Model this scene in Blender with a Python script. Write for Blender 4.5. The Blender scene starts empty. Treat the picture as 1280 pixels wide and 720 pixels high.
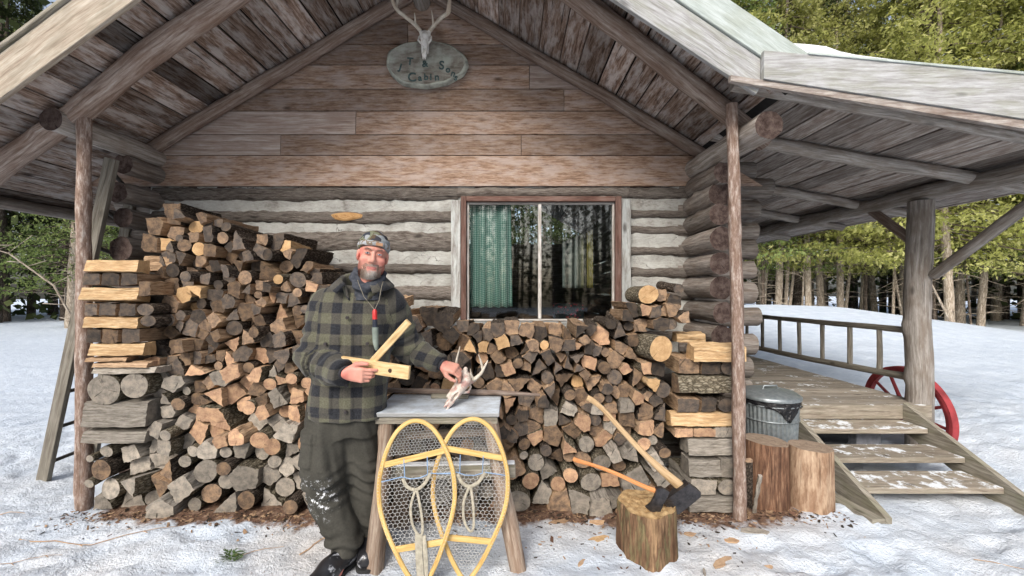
import bpy, math, random
import numpy as np
from mathutils import Vector, Matrix, noise as mn
rad = math.radians
R = random.Random(7)
sc = bpy.context.scene
C = sc.collection

# ---------------------------------------------------------------- camera
F_PX, CAM_Z, HOR = 500.0, 1.5, 364.0
cam_d = bpy.data.cameras.new('camera'); cam = bpy.data.objects.new('camera', cam_d); C.objects.link(cam)
cam.location = (0, 0, CAM_Z); cam.rotation_euler = (rad(90), 0, 0)
cam_d.sensor_width = 36; cam_d.lens = 36 * F_PX / 1280; cam_d.shift_y = (HOR - 360) / 1280
cam_d.clip_start = 0.05; cam_d.clip_end = 400
sc.camera = cam

# ---------------------------------------------------------------- world, sun, exposure
SUN_EL, SUN_AZ = 36, 200          # azimuth: direction the sun stands in, degrees from +Y clockwise
w = bpy.data.worlds.new('World'); sc.world = w; w.use_nodes = True
nt = w.node_tree; bg = nt.nodes['Background']
sky = nt.nodes.new('ShaderNodeTexSky'); sky.sky_type = 'NISHITA'; sky.sun_disc = False
sky.sun_elevation = rad(SUN_EL); sky.sun_rotation = rad(SUN_AZ); sky.air_density = 1.0; sky.dust_density = 4.0; sky.ozone_density = 1.0
hs = nt.nodes.new('ShaderNodeHueSaturation'); hs.inputs['Saturation'].default_value = 0.65
nt.links.new(sky.outputs[0], hs.inputs['Color']); nt.links.new(hs.outputs[0], bg.inputs[0])
bg.inputs[1].default_value = 0.15
sl = bpy.data.lights.new('sun', 'SUN'); sl.energy = 1.25; sl.angle = rad(24); sl.color = (1, 0.96, 0.9)
so = bpy.data.objects.new('sun', sl); C.objects.link(so)
so.rotation_euler = (rad(90 - SUN_EL), 0, rad(180 - SUN_AZ)); so.location = (-4, -8, 12)
sc.view_settings.view_transform = 'Standard'; sc.view_settings.look = 'None'
sc.view_settings.gamma = 1; sc.view_settings.use_curve_mapping = False
sc.view_settings.exposure = 0.78
sc.cycles.max_bounces = 7; sc.cycles.diffuse_bounces = 4; sc.cycles.transparent_max_bounces = 8

# ---------------------------------------------------------------- helpers
def V3(*a): return Vector(a)
def at(px, py, Y): return Vector(((px - 640) * Y / F_PX, Y, CAM_Z + (HOR - py) * Y / F_PX))   # measured photo point at depth Y
def nz(x, y, z=0.0): return mn.noise(Vector((x, y, z)))
def sstep(a, b, x):
    t = min(1, max(0, (x - a) / (b - a))); return t * t * (3 - 2 * t)

def tag(o, label=None, cat=None, group=None, kind=None):
    if label: o['label'] = label
    if cat: o['category'] = cat
    if group: o['group'] = group
    if kind: o['kind'] = kind
    return o
def thing(name, loc, label, cat, group=None):
    o = bpy.data.objects.new(name, None); C.objects.link(o); o.location = loc
    o.empty_display_size = .1
    return tag(o, label, cat, group)

class MB:
    """collects faces with grain-aligned UVs (u along the grain, v across, metres) and a tone value"""
    def __init__(s): s.V = []; s.F = []; s.U = []; s.M = []; s.S = []; s.T = []
    def face(s, pts, uv, mi=0, sm=False, tone=.5):
        b = len(s.V); s.V += [Vector(p) for p in pts]; s.F.append(list(range(b, b + len(pts)))); s.U.append(uv); s.M.append(mi); s.S.append(sm); s.T.append(tone)
    def grid(s, rows, uvf, mi=0, sm=True, tone=.5, loop=False):
        b = len(s.V); n = len(rows[0])
        for r in rows: s.V += [Vector(p) for p in r]
        for i in range(len(rows) - 1):
            for j in range(n if loop else n - 1):
                k = (j + 1) % n
                s.F.append([b + i * n + j, b + i * n + k, b + (i + 1) * n + k, b + (i + 1) * n + j])
                s.U.append([uvf(i, j), uvf(i, j + 1), uvf(i + 1, j + 1), uvf(i + 1, j)]); s.M.append(mi); s.S.append(sm); s.T.append(tone)
    def box(s, c, size, rot=None, grain=0, mi=0, tone=None, bev=.0):
        """oriented box; grain = local axis the grain runs along; small chamfer bev"""
        c = Vector(c); M = rot if rot else Matrix.Identity(3)
        if tone is None: tone = R.random()
        o = (R.uniform(-40, 40), R.uniform(-40, 40))
        h = [x / 2 for x in size]
        for ax in range(3):
            a, b_ = [i for i in range(3) if i != ax]
            g, q = (a, b_) if a == grain else ((b_, a) if b_ == grain else (a, b_))
            for sg in (-1, 1):
                pts = []; uv = []
                for sa, sb in ((-1, -1), (1, -1), (1, 1), (-1, 1)):
                    p = [0, 0, 0]; p[ax] = sg * h[ax]; p[a] = sa * (h[a] - bev); p[b_] = sb * (h[b_] - bev)
                    pts.append(c + M @ Vector(p)); uv.append((p[g] + o[0], p[q] + o[1] + ax * .37))
                flip = (sg > 0) == (ax == 1)
                if flip: pts.reverse(); uv.reverse()
                s.face(pts, uv, mi, False, tone)
        if bev > 0:
            for ax in range(3):     # chamfer strips along each axis
                a, b_ = [i for i in range(3) if i != ax]
                for sa in (-1, 1):
                    for sb in (-1, 1):
                        pts = []
                        for e, (da, db) in ((-1, (0, 1)), (1, (0, 1)), (1, (1, 0)), (-1, (1, 0))):
                            p = [0, 0, 0]; p[ax] = e * (h[ax] - bev); p[a] = sa * (h[a] - da * bev); p[b_] = sb * (h[b_] - db * bev)
                            pts.append(Vector(p))
                        nrm = (pts[1] - pts[0]).cross(pts[2] - pts[0]); mid = sum(pts, Vector()) / 4
                        uv = [(p[grain] + o[0], o[1] + p[a] + p[b_]) for p in pts]
                        if nrm.dot(mid) < 0: pts.reverse(); uv.reverse()
                        s.face([c + M @ p for p in pts], uv, mi, False, tone)
            for sx in (-1, 1):
                for sy in (-1, 1):
                    for sz in (-1, 1):
                        q = [Vector((sx * (h[0] - (0 if k == 0 else bev)), sy * (h[1] - (0 if k == 1 else bev)), sz * (h[2] - (0 if k == 2 else bev)))) for k in range(3)]
                        if (q[1] - q[0]).cross(q[2] - q[0]).dot(q[0]) < 0: q.reverse()
                        s.face([c + M @ p for p in q], [(p[grain] + o[0], o[1]) for p in q], mi, False, tone)
    def plank(s, p0, p1, wd, th, up, mi=0, tone=None, bev=.002, ragged=0):
        """board from p0 to p1, width wd across, thickness th along `up`"""
        p0 = Vector(p0); p1 = Vector(p1); x = (p1 - p0).normalized(); up = Vector(up); z = (up - x * up.dot(x)).normalized(); y = z.cross(x)
        s.box((p0 + p1) / 2, ((p1 - p0).length, wd, th), Matrix((x, y, z)).transposed(), 0, mi, tone, bev)
    def log(s, pts, r, seg=12, mi=0, me=None, rough=.06, tone=None, rings=None, flat=None, capn=2, seed=None, knots=0):
        """round timber through pts (list of points), r = radius or list; mi side material, me end material"""
        pts = [Vector(p) for p in pts]
        if not hasattr(r, '__len__'): r = [r] * len(pts)
        if tone is None: tone = R.random()
        L = [0.0]
        for a, b in zip(pts, pts[1:]): L.append(L[-1] + (b - a).length)
        n = rings or max(2, int(L[-1] / .09) + 1)
        sd = seed if seed is not None else R.uniform(0, 90)
        ax = (pts[-1] - pts[0]).normalized()
        ref = Vector((0, 0, 1)) if abs(ax.z) < .85 else Vector((0, 1, 0))
        e1 = (ref - ax * ref.dot(ax)).normalized(); e2 = ax.cross(e1)   # seam faces e1 (up / back)
        kn = [(R.uniform(0, L[-1]), R.uniform(0, 6.28)) for _ in range(knots)]
        rows = []; cs = []
        for i in range(n):
            d = L[-1] * i / (n - 1); k = 0
            while k < len(L) - 2 and d > L[k + 1]: k += 1
            t = (d - L[k]) / max(1e-6, L[k + 1] - L[k]); c = pts[k].lerp(pts[k + 1], t); rr = r[k] * (1 - t) + r[k + 1] * t
            c = c + e1 * nz(d * 1.3, sd) * rr * .25 + e2 * nz(d * 1.3, sd + 9) * rr * .25
            row = []
            for j in range(seg):
                a = 6.28319 * j / seg
                q = rr * (1 + rough * 1.6 * nz(math.cos(a) * 1.6 + sd, math.sin(a) * 1.6, d * 3) + rough * .8 * nz(math.cos(a) * 5 + sd, math.sin(a) * 5, d * 9))
                for kd, ka in kn:
                    q += rr * .28 * math.exp(-((d - kd) / (rr * .5)) ** 2 - (math.atan2(math.sin(a - ka), math.cos(a - ka)) / .45) ** 2)
                v = e1 * math.cos(a) * q + e2 * math.sin(a) * q
                if flat:
                    fn, fd = flat; f = v.dot(Vector(fn))
                    if f > fd: v -= Vector(fn) * (f - fd) * .85
                row.append(c + v)
            rows.append(row); cs.append(c)
        o = (R.uniform(-40, 40), R.uniform(-40, 40)); rm = max(r)
        s.grid(rows, lambda i, j: (o[0] + L[-1] * i / (n - 1), o[1] + 6.28 * rm * j / seg), mi, True, tone, loop=True)
        for e, (row, c) in enumerate(((rows[0], cs[0]), (rows[-1], cs[-1]))):
            if e == 0 and capn == 0 or e == 1 and capn == 0: continue
            ro = (R.uniform(-.006, .006), R.uniform(-.006, .006))
            uv = [((p - c).dot(e1) + ro[0], (p - c).dot(e2) + ro[1]) for p in row]
            q = list(row)
            if e == 0: pass
            else: q.reverse(); uv.reverse()
            s.face(q, uv, mi if me is None else me, False, tone)
    def tube(s, pts, r, seg=6, mi=0, tone=.5, closed=False, cap=True, ell=None):
        pts = [Vector(p) for p in pts]; n = len(pts)
        if not hasattr(r, '__len__'): r = [r] * n
        rows = []; prev = None; d = 0; ds = []
        for i in range(n):
            a = pts[i - 1] if (i or closed) else pts[0]; b = pts[(i + 1) % n] if (i < n - 1 or closed) else pts[-1]
            t = (b - a).normalized()
            if prev is None:
                ref = Vector((0, 0, 1)) if abs(t.z) < .9 else Vector((0, 1, 0)); e1 = (ref - t * ref.dot(t)).normalized()
            else: e1 = (prev - t * prev.dot(t)).normalized()
            prev = e1; e2 = t.cross(e1)
            if i: d += (pts[i] - pts[i - 1]).length
            ds.append(d)
            if ell:
                up, wa, wb = ell; nn = Vector(up); uu = t.cross(nn).normalized()
                rows.append([pts[i] + uu * wa * math.copysign(abs(math.cos(q)) ** .6, math.cos(q)) + nn * wb * math.copysign(abs(math.sin(q)) ** .6, math.sin(q)) for q in [6.28319 * j / seg for j in range(seg)]])
            else: rows.append([pts[i] + (e1 * math.cos(q) + e2 * math.sin(q)) * r[i] for q in [6.28319 * j / seg for j in range(seg)]])
        if closed: rows.append(rows[0]); ds.append(d + .1)
        s.grid(rows, lambda i, j: (ds[i], r[0] * 6.28 * j / seg), mi, True, tone, loop=True)
        if cap and not closed:
            s.face(list(rows[0]), [(0, 0)] * seg, mi, False, tone); s.face(list(reversed(rows[-1])), [(0, 0)] * seg, mi, False, tone)
    def lathe(s, c, prof, seg=32, mi=0, tone=.5, fn=None):
        """prof = [(radius, z)]; fn(angle, i) adds to the radius"""
        c = Vector(c); rows = []
        for i, (r_, z) in enumerate(prof):
            rows.append([c + Vector(((r_ + (fn(a, i) if fn else 0)) * math.cos(a), (r_ + (fn(a, i) if fn else 0)) * math.sin(a), z)) for a in [6.28319 * j / seg for j in range(seg)]])
        rows.reverse()
        z = [p[1] for p in prof][::-1]; rm = max(p[0] for p in prof)
        s.grid(rows, lambda i, j: (z[i], rm * 6.28319 * j / seg), mi, True, tone, loop=True)
    def build(s, name, mats, parent=None, org=None, merge=False):
        if not isinstance(mats, (list, tuple)): mats = [mats]
        o3 = Vector(org) if org is not None else (parent_world(parent) if parent else Vector((0, 0, 0)))
        me = bpy.data.meshes.new(name); me.from_pydata([tuple(v - o3) for v in s.V], [], s.F)
        for m in mats: me.materials.append(m)
        uvl = me.uv_layers.new(name='UVMap'); flat = [c for f in s.U for p in f for c in p]; uvl.data.foreach_set('uv', flat)
        at_ = me.attributes.new('tone', 'FLOAT', 'FACE'); at_.data.foreach_set('value', s.T)
        me.polygons.foreach_set('material_index', s.M); me.polygons.foreach_set('use_smooth', s.S); me.update()
        ob = bpy.data.objects.new(name, me); C.objects.link(ob)
        if parent: ob.parent = parent
        elif org is not None: ob.location = o3
        return ob
def parent_world(p):
    v = Vector((0, 0, 0))
    while p: v += p.location; p = p.parent
    return v

# ---------------------------------------------------------------- material helpers
class NT:
    def __init__(s, name, rough=.8, spec=.3):
        s.m = bpy.data.materials.new(name); s.m.use_nodes = True; s.t = s.m.node_tree; s.b = s.t.nodes['Principled BSDF']
        s.b.inputs['Roughness'].default_value = rough; s.b.inputs['Specular IOR Level'].default_value = spec
    def n(s, typ, ins=None, **kw):
        x = s.t.nodes.new('ShaderNode' + typ)
        for k, v in kw.items(): setattr(x, k, v)
        for k, v in (ins or {}).items(): s.set(x.inputs[k], v)
        return x
    def set(s, i, v):
        if isinstance(v, bpy.types.NodeSocket): s.t.links.new(v, i)
        elif isinstance(v, bpy.types.Node): s.t.links.new(v.outputs[0], i)
        else:
            if hasattr(i.default_value, '__len__') and len(i.default_value) == 4 and len(v) == 3: v = (*v, 1)
            i.default_value = v
    def math(s, op, a, b=None, clamp=False):
        x = s.n('Math', operation=op, use_clamp=clamp); s.set(x.inputs[0], a)
        if b is not None: s.set(x.inputs[1], b)
        return x.outputs[0]
    def mix(s, f, a, b, bt='MIX'):
        x = s.n('Mix', data_type='RGBA', blend_type=bt); s.set(x.inputs[0], f); s.set(x.inputs[6], a); s.set(x.inputs[7], b); return x.outputs[2]
    def ramp(s, f, stops, interp='LINEAR'):
        x = s.n('ValToRGB'); r = x.color_ramp; r.interpolation = interp
        while len(r.elements) < len(stops): r.elements.new(.5)
        for e, (p, c) in zip(r.elements, stops): e.position = p; e.color = (*c, 1) if len(c) == 3 else c
        s.set(x.inputs[0], f); return x.outputs[0]
    def rng(s, f, a, b, c=0, d=1):
        x = s.n('MapRange'); s.set(x.inputs[0], f)
        for i, v in enumerate((a, b, c, d)): x.inputs[i + 1].default_value = v
        return x.outputs[0]
    def noise(s, vec, scale, det=4, rough=.55, dist=0):
        x = s.n('TexNoise', {'Scale': scale, 'Detail': det, 'Roughness': rough, 'Distortion': dist}); s.set(x.inputs['Vector'], vec); return x.outputs[0]
    def mapv(s, vec, scale, loc=(0, 0, 0)):
        x = s.n('Mapping'); s.set(x.inputs['Vector'], vec); x.inputs['Scale'].default_value = scale; x.inputs['Location'].default_value = loc; return x.outputs[0]
    def bump(s, h, st=.4, dist=.01):
        x = s.n('Bump', {'Strength': st, 'Distance': dist}); s.set(x.inputs['Height'], h); s.set(s.b.inputs['Normal'], x.outputs[0])
    def col(s, c): s.set(s.b.inputs['Base Color'], c)
def plain(name, c, rough=.6, metal=0, spec=.4, var=.25, scale=20, bump=.2):
    k = NT(name, rough, spec); tc = k.n('TexCoord').outputs['Object']
    f = k.noise(tc, scale, 4)
    k.col(k.ramp(f, [(.3, tuple(x * (1 - var) for x in c)), (.7, tuple(min(1, x * (1 + var)) for x in c))]))
    k.b.inputs['Metallic'].default_value = metal
    if bump: k.bump(f, bump, .004)
    return k.m

def wood(name, dark, mid, light, gs=(1.6, 26), rough=.85, stain=None, stain_amt=.5, tonevar=.5, bump=.5, knot=True, crack=.35, snow=0, objrand=0):
    """weathered timber whose grain follows the UVs"""
    k = NT(name, rough, .2)
    uv = k.n('TexCoord').outputs['UV']
    tone = k.n('Attribute', attribute_name='tone').outputs['Fac']
    if objrand: tone = k.math('FRACT', k.math('ADD', tone, k.n('ObjectInfo').outputs['Random']))
    warp = k.noise(k.mapv(uv, (1.5, 4, 1)), 1, 2)
    uvw = k.n('VectorMath', operation='ADD'); k.set(uvw.inputs[0], uv)
    cx = k.n('CombineXYZ'); k.set(cx.inputs[1], k.math('MULTIPLY', warp, .05)); k.set(uvw.inputs[1], cx)
    g = k.noise(k.mapv(uvw.outputs[0], (gs[0], gs[1], 1)), 2.2, 8, .68)
    fine = k.noise(k.mapv(uvw.outputs[0], (gs[0] * 4, gs[1] * 5, 1)), 2.2, 4, .6)
    broad = k.noise(k.mapv(uvw.outputs[0], (3.0, 10, 1)), 1.3, 7, .68)
    c = k.ramp(k.math('ADD', k.math('MULTIPLY', g, .75), k.math('MULTIPLY', fine, .25)), [(.38, dark), (.5, mid), (.62, light)])
    if stain: c = k.mix(k.rng(broad, .46, .60, 0, stain_amt), c, stain)
    if knot:
        vo = k.n('TexVoronoi', {'Scale': 1.0}); k.set(vo.inputs['Vector'], k.mapv(uv, (2.3, 5.5, 1)))
        kf = k.rng(vo.outputs['Distance'], .05, .13, .8, 0); c = k.mix(kf, c, tuple(x * .45 for x in dark))
    if crack:
        cr = k.noise(k.mapv(uvw.outputs[0], (.9, 34, 1)), 1.7, 3, .5); cf = k.rng(cr, .36, .30, 0, crack); c = k.mix(cf, c, tuple(x * .3 for x in dark))
    f = k.rng(tone, 0, 1, 1 - tonevar / 2, 1 + tonevar / 2)
    vm = k.n('VectorMath', operation='SCALE'); k.set(vm.inputs[0], c); k.set(vm.inputs['Scale'], f); c = vm.outputs[0]
    if snow:
        ge = k.n('NewGeometry'); up = k.n('SeparateXYZ'); k.set(up.inputs[0], ge.outputs['Normal'])
        sn = k.noise(k.n('TexCoord').outputs['Object'], 7, 6, .7)
        sf = k.math('MULTIPLY', k.rng(up.outputs[2], .6, .9), k.rng(sn, .62 - snow * .25, .66 - snow * .2)); c = k.mix(sf, c, (.8, .84, .88))
    k.col(c)
    h = k.math('ADD', k.math('MULTIPLY', g, 1.0), k.math('MULTIPLY', fine, .4))
    if crack: h = k.math('SUBTRACT', h, k.math('MULTIPLY', cf, 1.5))
    k.bump(h, bump, .008)
    return k.m

def endgrain(name, dark, light, ring=260, tonevar=.5, crackc=.25, rough=.9, objrand=1, tint=None):
    k = NT(name, rough, .15)
    uv = k.n('TexCoord').outputs['UV']; tone = k.n('Attribute', attribute_name='tone').outputs['Fac']
    if objrand: tone = k.math('FRACT', k.math('ADD', tone, k.n('ObjectInfo').outputs['Random']))
    sx = k.n('SeparateXYZ'); k.set(sx.inputs[0], uv)
    ln = k.n('VectorMath', operation='LENGTH'); k.set(ln.inputs[0], uv)
    ds = k.noise(uv, 14, 3)
    r = k.math('ADD', ln.outputs['Value'], k.math('MULTIPLY', ds, .02))
    rg = k.noise(k.n('CombineXYZ', {'X': k.math('MULTIPLY', r, ring)}).outputs[0], 1, 3, .7)
    ang = k.math('ARCTAN2', sx.outputs[1], sx.outputs[0])
    an = k.noise(k.n('CombineXYZ', {'X': k.math('MULTIPLY', ang, 4.5), 'Y': k.math('MULTIPLY', ln.outputs['Value'], 6), 'Z': k.math('MULTIPLY', tone, 40)}).outputs[0], 1, 2)
    cf = k.rng(an, .33, .28, 0, crackc * 2.2)
    br = k.noise(k.n('VectorMath', {0: uv, 1: k.n('CombineXYZ', {'X': k.math('MULTIPLY', tone, 37)}).outputs[0]}, operation='ADD').outputs[0], 22, 5, .65)
    c = k.ramp(k.math('ADD', k.math('MULTIPLY', rg, .5), k.math('MULTIPLY', br, .5)), [(.37, dark), (.63, light)])
    if tint: c = k.mix(k.rng(br, .45, .7, 0, .6), c, tint)
    c = k.mix(cf, c, tuple(x * .25 for x in dark))
    vm = k.n('VectorMath', operation='SCALE'); k.set(vm.inputs[0], c); k.set(vm.inputs['Scale'], k.rng(tone, 0, 1, 1 - tonevar / 2, 1 + tonevar / 2))
    k.col(vm.outputs[0]); k.bump(k.math('SUBTRACT', k.math('ADD', rg, br), k.math('MULTIPLY', cf, 2)), .5, .004)
    return k.m

def bark(name, c1, c2, c3, sc_=(7, 26), rough=.95, tonevar=.4, objrand=1, bump=.9):
    k = NT(name, rough, .1); uv = k.n('TexCoord').outputs['UV']
    tone = k.n('Attribute', attribute_name='tone').outputs['Fac']
    if objrand: tone = k.math('FRACT', k.math('ADD', tone, k.n('ObjectInfo').outputs['Random']))
    v = k.mapv(uv, (sc_[0], sc_[1], 1))
    vo = k.n('TexVoronoi', {'Scale': 1.6}, feature='DISTANCE_TO_EDGE'); dn = k.n('TexNoise', {'Scale': 2.0, 'Detail': 4})
    k.set(dn.inputs['Vector'], v); ad = k.n('VectorMath', operation='ADD'); k.set(ad.inputs[0], v); k.set(ad.inputs[1], dn.outputs['Color']); k.set(vo.inputs['Vector'], ad.outputs[0])
    nn = k.noise(v, 1.5, 7, .7)
    h = k.math('MULTIPLY', k.rng(vo.outputs['Distance'], 0, .25), k.rng(nn, .25, .7))
    c = k.ramp(h, [(.0, c1), (.4, c2), (.9, c3)])
    vm = k.n('VectorMath', operation='SCALE'); k.set(vm.inputs[0], c); k.set(vm.inputs['Scale'], k.rng(tone, 0, 1, 1 - tonevar / 2, 1 + tonevar / 2))
    k.col(vm.outputs[0]); k.bump(h, bump, .012)
    return k.m

M = {}
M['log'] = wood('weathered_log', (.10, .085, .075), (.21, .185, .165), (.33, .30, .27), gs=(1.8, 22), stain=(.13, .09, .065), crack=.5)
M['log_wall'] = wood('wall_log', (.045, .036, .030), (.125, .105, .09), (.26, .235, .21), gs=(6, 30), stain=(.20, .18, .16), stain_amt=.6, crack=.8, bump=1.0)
M['pole'] = wood('debarked_pole', (.13, .09, .07), (.26, .20, .165), (.38, .33, .29), gs=(1.5, 24), stain=(.16, .095, .065), crack=.45)
M['pole_red'] = wood('rough_red_pole', (.11, .07, .052), (.23, .165, .135), (.43, .38, .34), gs=(5, 20), stain=(.16, .10, .07), crack=.4, bump=.8)
M['pole_grey'] = wood('grey_pole', (.16, .14, .12), (.33, .30, .27), (.48, .45, .42), gs=(1.4, 22), stain=(.20, .155, .12), stain_amt=.6, crack=.7)
M['roof'] = wood('roof_board', (.06, .036, .026), (.19, .13, .098), (.37, .305, .265), gs=(2.0, 24), stain=(.48, .45, .43), stain_amt=.7, tonevar=1.35, crack=.9)
M['gap_shade'] = plain('roof_gap_shade', (.02, .018, .017), .95)  # near-black sheet colour, stands in for shade between the roof boards
M['roof_porch'] = wood('porch_roof_board', (.17, .135, .115), (.33, .29, .26), (.52, .485, .45), gs=(2, 22), stain=(.15, .095, .07), stain_amt=.5, tonevar=.8, crack=.45)
M['gable'] = wood('gable_board', (.12, .072, .048), (.245, .162, .115), (.35, .268, .21), gs=(3.2, 26), stain=(.37, .31, .28), stain_amt=.6, tonevar=.6, crack=.3)
M['gable_pale'] = wood('pale_gable_board', (.22, .16, .13), (.36, .29, .25), (.46, .4, .36), gs=(1.1, 20), stain=(.24, .15, .11), stain_amt=.4, tonevar=.3)
M['barge'] = wood('barge_board', (.24, .185, .14), (.40, .34, .27), (.52, .47, .40), gs=(1.0, 16), stain=(.22, .20, .15), stain_amt=.4, tonevar=.2, crack=.25)
M['fascia'] = wood('grey_fascia', (.24, .235, .225), (.37, .37, .37), (.50, .51, .52), gs=(1.6, 22), stain=(.24, .25, .17), stain_amt=.35, tonevar=.2, crack=.35)
M['flash'] = wood('roof_edge_board', (.33, .37, .35), (.42, .47, .45), (.52, .57, .56), gs=(1.6, 14), stain=(.30, .32, .25), stain_amt=.35, tonevar=.1, crack=.15, knot=False)
M['deck'] = wood('deck_board', (.15, .125, .10), (.27, .235, .19), (.38, .34, .29), gs=(1.8, 24), stain=(.33, .31, .28), tonevar=.4, crack=.5, snow=.12)
M['step'] = wood('step_board', (.16, .13, .10), (.29, .25, .20), (.41, .37, .31), gs=(2, 22), stain=(.22, .20, .15), tonevar=.3, crack=.5, snow=.42)
M['string'] = wood('stringer_board', (.15, .13, .10), (.27, .245, .20), (.38, .355, .30), gs=(1.8, 22), stain=(.20, .20, .13), tonevar=.2)
M['ladder'] = wood('ladder_wood', (.12, .105, .085), (.21, .19, .155), (.30, .28, .24), gs=(1.4, 24))
M['trim'] = wood('flaking_trim', (.15, .13, .115), (.29, .285, .27), (.47, .49, .48), gs=(2, 14), stain=(.46, .50, .50), stain_amt=.5, bump=.8)
M['frame'] = wood('brown_window_frame', (.07, .035, .027), (.13, .07, .055), (.2, .13, .11), gs=(2, 20), stain=(.2, .16, .14), stain_amt=.3, knot=False)
M['glaze'] = wood('white_glazing_bar', (.25, .23, .20), (.45, .435, .41), (.62, .61, .59), gs=(3, 20), stain=(.25, .2, .17), stain_amt=.5, knot=False, crack=.5)
M['end_dark'] = endgrain('dark_log_end', (.026, .016, .014), (.125, .085, .072), ring=200, crackc=.45, tint=(.15, .12, .105))
M['end_grey'] = endgrain('grey_log_end', (.16, .14, .12), (.34, .31, .28), ring=160)
FW = {   # firewood: end grain, split faces, bark
 'charcoal': (endgrain('charcoal_end', (.036, .030, .027), (.125, .105, .09), tonevar=1.0, tint=(.17, .115, .07)), wood('charcoal_split', (.15, .10, .065), (.30, .20, .125), (.44, .32, .21), gs=(5, 45), objrand=1, tonevar=.7)),
 'brown': (endgrain('brown_end', (.07, .05, .038), (.25, .175, .12), tonevar=1.0, tint=(.33, .21, .115)), wood('brown_split', (.19, .12, .07), (.38, .25, .15), (.54, .39, .25), gs=(5, 45), objrand=1, tonevar=.6)),
 'tan': (endgrain('tan_end', (.23, .13, .08), (.50, .33, .22), tonevar=.5, tint=(.56, .36, .19)), wood('tan_split', (.22, .14, .085), (.38, .26, .165), (.5, .37, .25), gs=(5, 45), objrand=1, tonevar=.5)),
 'grey': (endgrain('grey_end', (.13, .115, .095), (.36, .325, .28), tonevar=.7, tint=(.36, .30, .23), crackc=.4), wood('grey_split', (.13, .115, .095), (.25, .225, .19), (.37, .34, .30), gs=(5, 45), objrand=1, tonevar=.5, crack=.6)),
 'fresh': (endgrain('fresh_end', (.33, .19, .09), (.60, .41, .22), tonevar=.3, crackc=.25), wood('fresh_split', (.30, .18, .085), (.54, .37, .20), (.68, .53, .34), gs=(4, 40), objrand=1, tonevar=.3, crack=.45, bump=.8, stain=(.36, .22, .11), stain_amt=.6)),
}
M['bark_fw'] = bark('firewood_bark', (.025, .02, .017), (.12, .095, .075), (.25, .21, .17), sc_=(16, 50))
M['bark_pale'] = bark('pale_bark', (.06, .05, .035), (.25, .215, .155), (.42, .385, .30), sc_=(14, 40))
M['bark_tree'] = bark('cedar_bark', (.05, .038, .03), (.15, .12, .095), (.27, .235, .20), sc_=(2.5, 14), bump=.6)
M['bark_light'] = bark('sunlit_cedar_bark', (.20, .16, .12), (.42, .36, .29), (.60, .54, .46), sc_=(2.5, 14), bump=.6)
# ---------------------------------------------------------------- ground
def gz(x, y):
    h = .035 * nz(x * .7, y * .7) + .02 * nz(x * 2.1 + 7, y * 2.1)
    flat = sstep(3.3, 2.6, y) if -3.1 < x < 2 else 0
    cab = 1 if (-3.2 < x < 3.9 and y > 2.75) else 0
    h *= (1 - .7 * max(flat, cab))
    m = .80 * math.exp(-((x - 8.0) / 6.2) ** 2 - ((y - 12.0) / 4.2) ** 2) * sstep(3.6, 6, x)
    m += .26 * sstep(3.2, 5, x) * sstep(2.0, 4.2, y) * sstep(16, 9, x)
    h += m + .12 * nz(x * .16, y * .16) * sstep(7, 16, y) + .06 * sstep(-3, -6, x) * nz(x * .4, y * .4 + 3)
    h += .035 * sstep(3.2, 2.2, y) * nz(x * 1.1 + 3, y * 1.4)
    return h
PRINTS = []
_rp = random.Random(31)
for (xa, ya, xb, yb, n_) in ((-4.6, 2.2, -1.6, 2.35, 9), (-4.8, 4.6, -3.7, 2.3, 7), (-2.6, 2.1, .6, 2.0, 8), (.9, 1.95, 3.4, 2.35, 8), (1.4, 2.3, 4.6, 1.9, 9), (3.2, 2.5, 6.0, 3.4, 8), (4.2, 2.4, 7.5, 6.5, 11)):
    for i in range(n_):
        t = i / n_; a = math.atan2(yb - ya, xb - xa); sd = .10 * (-1) ** i; PRINTS.append((xa + (xb - xa) * t - sd * math.sin(a) + _rp.gauss(0, .04), ya + (yb - ya) * t + sd * math.cos(a) + _rp.gauss(0, .04), a + _rp.gauss(0, .2)))
def gfine(x, y):
    h = gz(x, y)
    for px_, py_, a in PRINTS:
        dx, dy = x - px_, y - py_
        if dx * dx + dy * dy < .07:
            u, v = (dx * math.cos(a) + dy * math.sin(a)) / .155, (-dx * math.sin(a) + dy * math.cos(a)) / .060; r = math.hypot(u, v) 
            h += -.020 * sstep(1.2, .75, r) + .006 * math.exp(-((r - 1.25) / .2) ** 2)
    e = sstep(9, 5, y) * sstep(8.5, 6, abs(x))
    if e > 0:
        lump = abs(nz(x * 5.5, y * 5.5, 2)) * .022 + .013 * nz(x * 11, y * 11) + .009 * nz(x * 29, y * 29)
        foot = sstep(.12, .30, nz(x * 3.4 + 20, y * 2.4, 5)) * .014
        h += e * (lump - foot)
    return h
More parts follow.
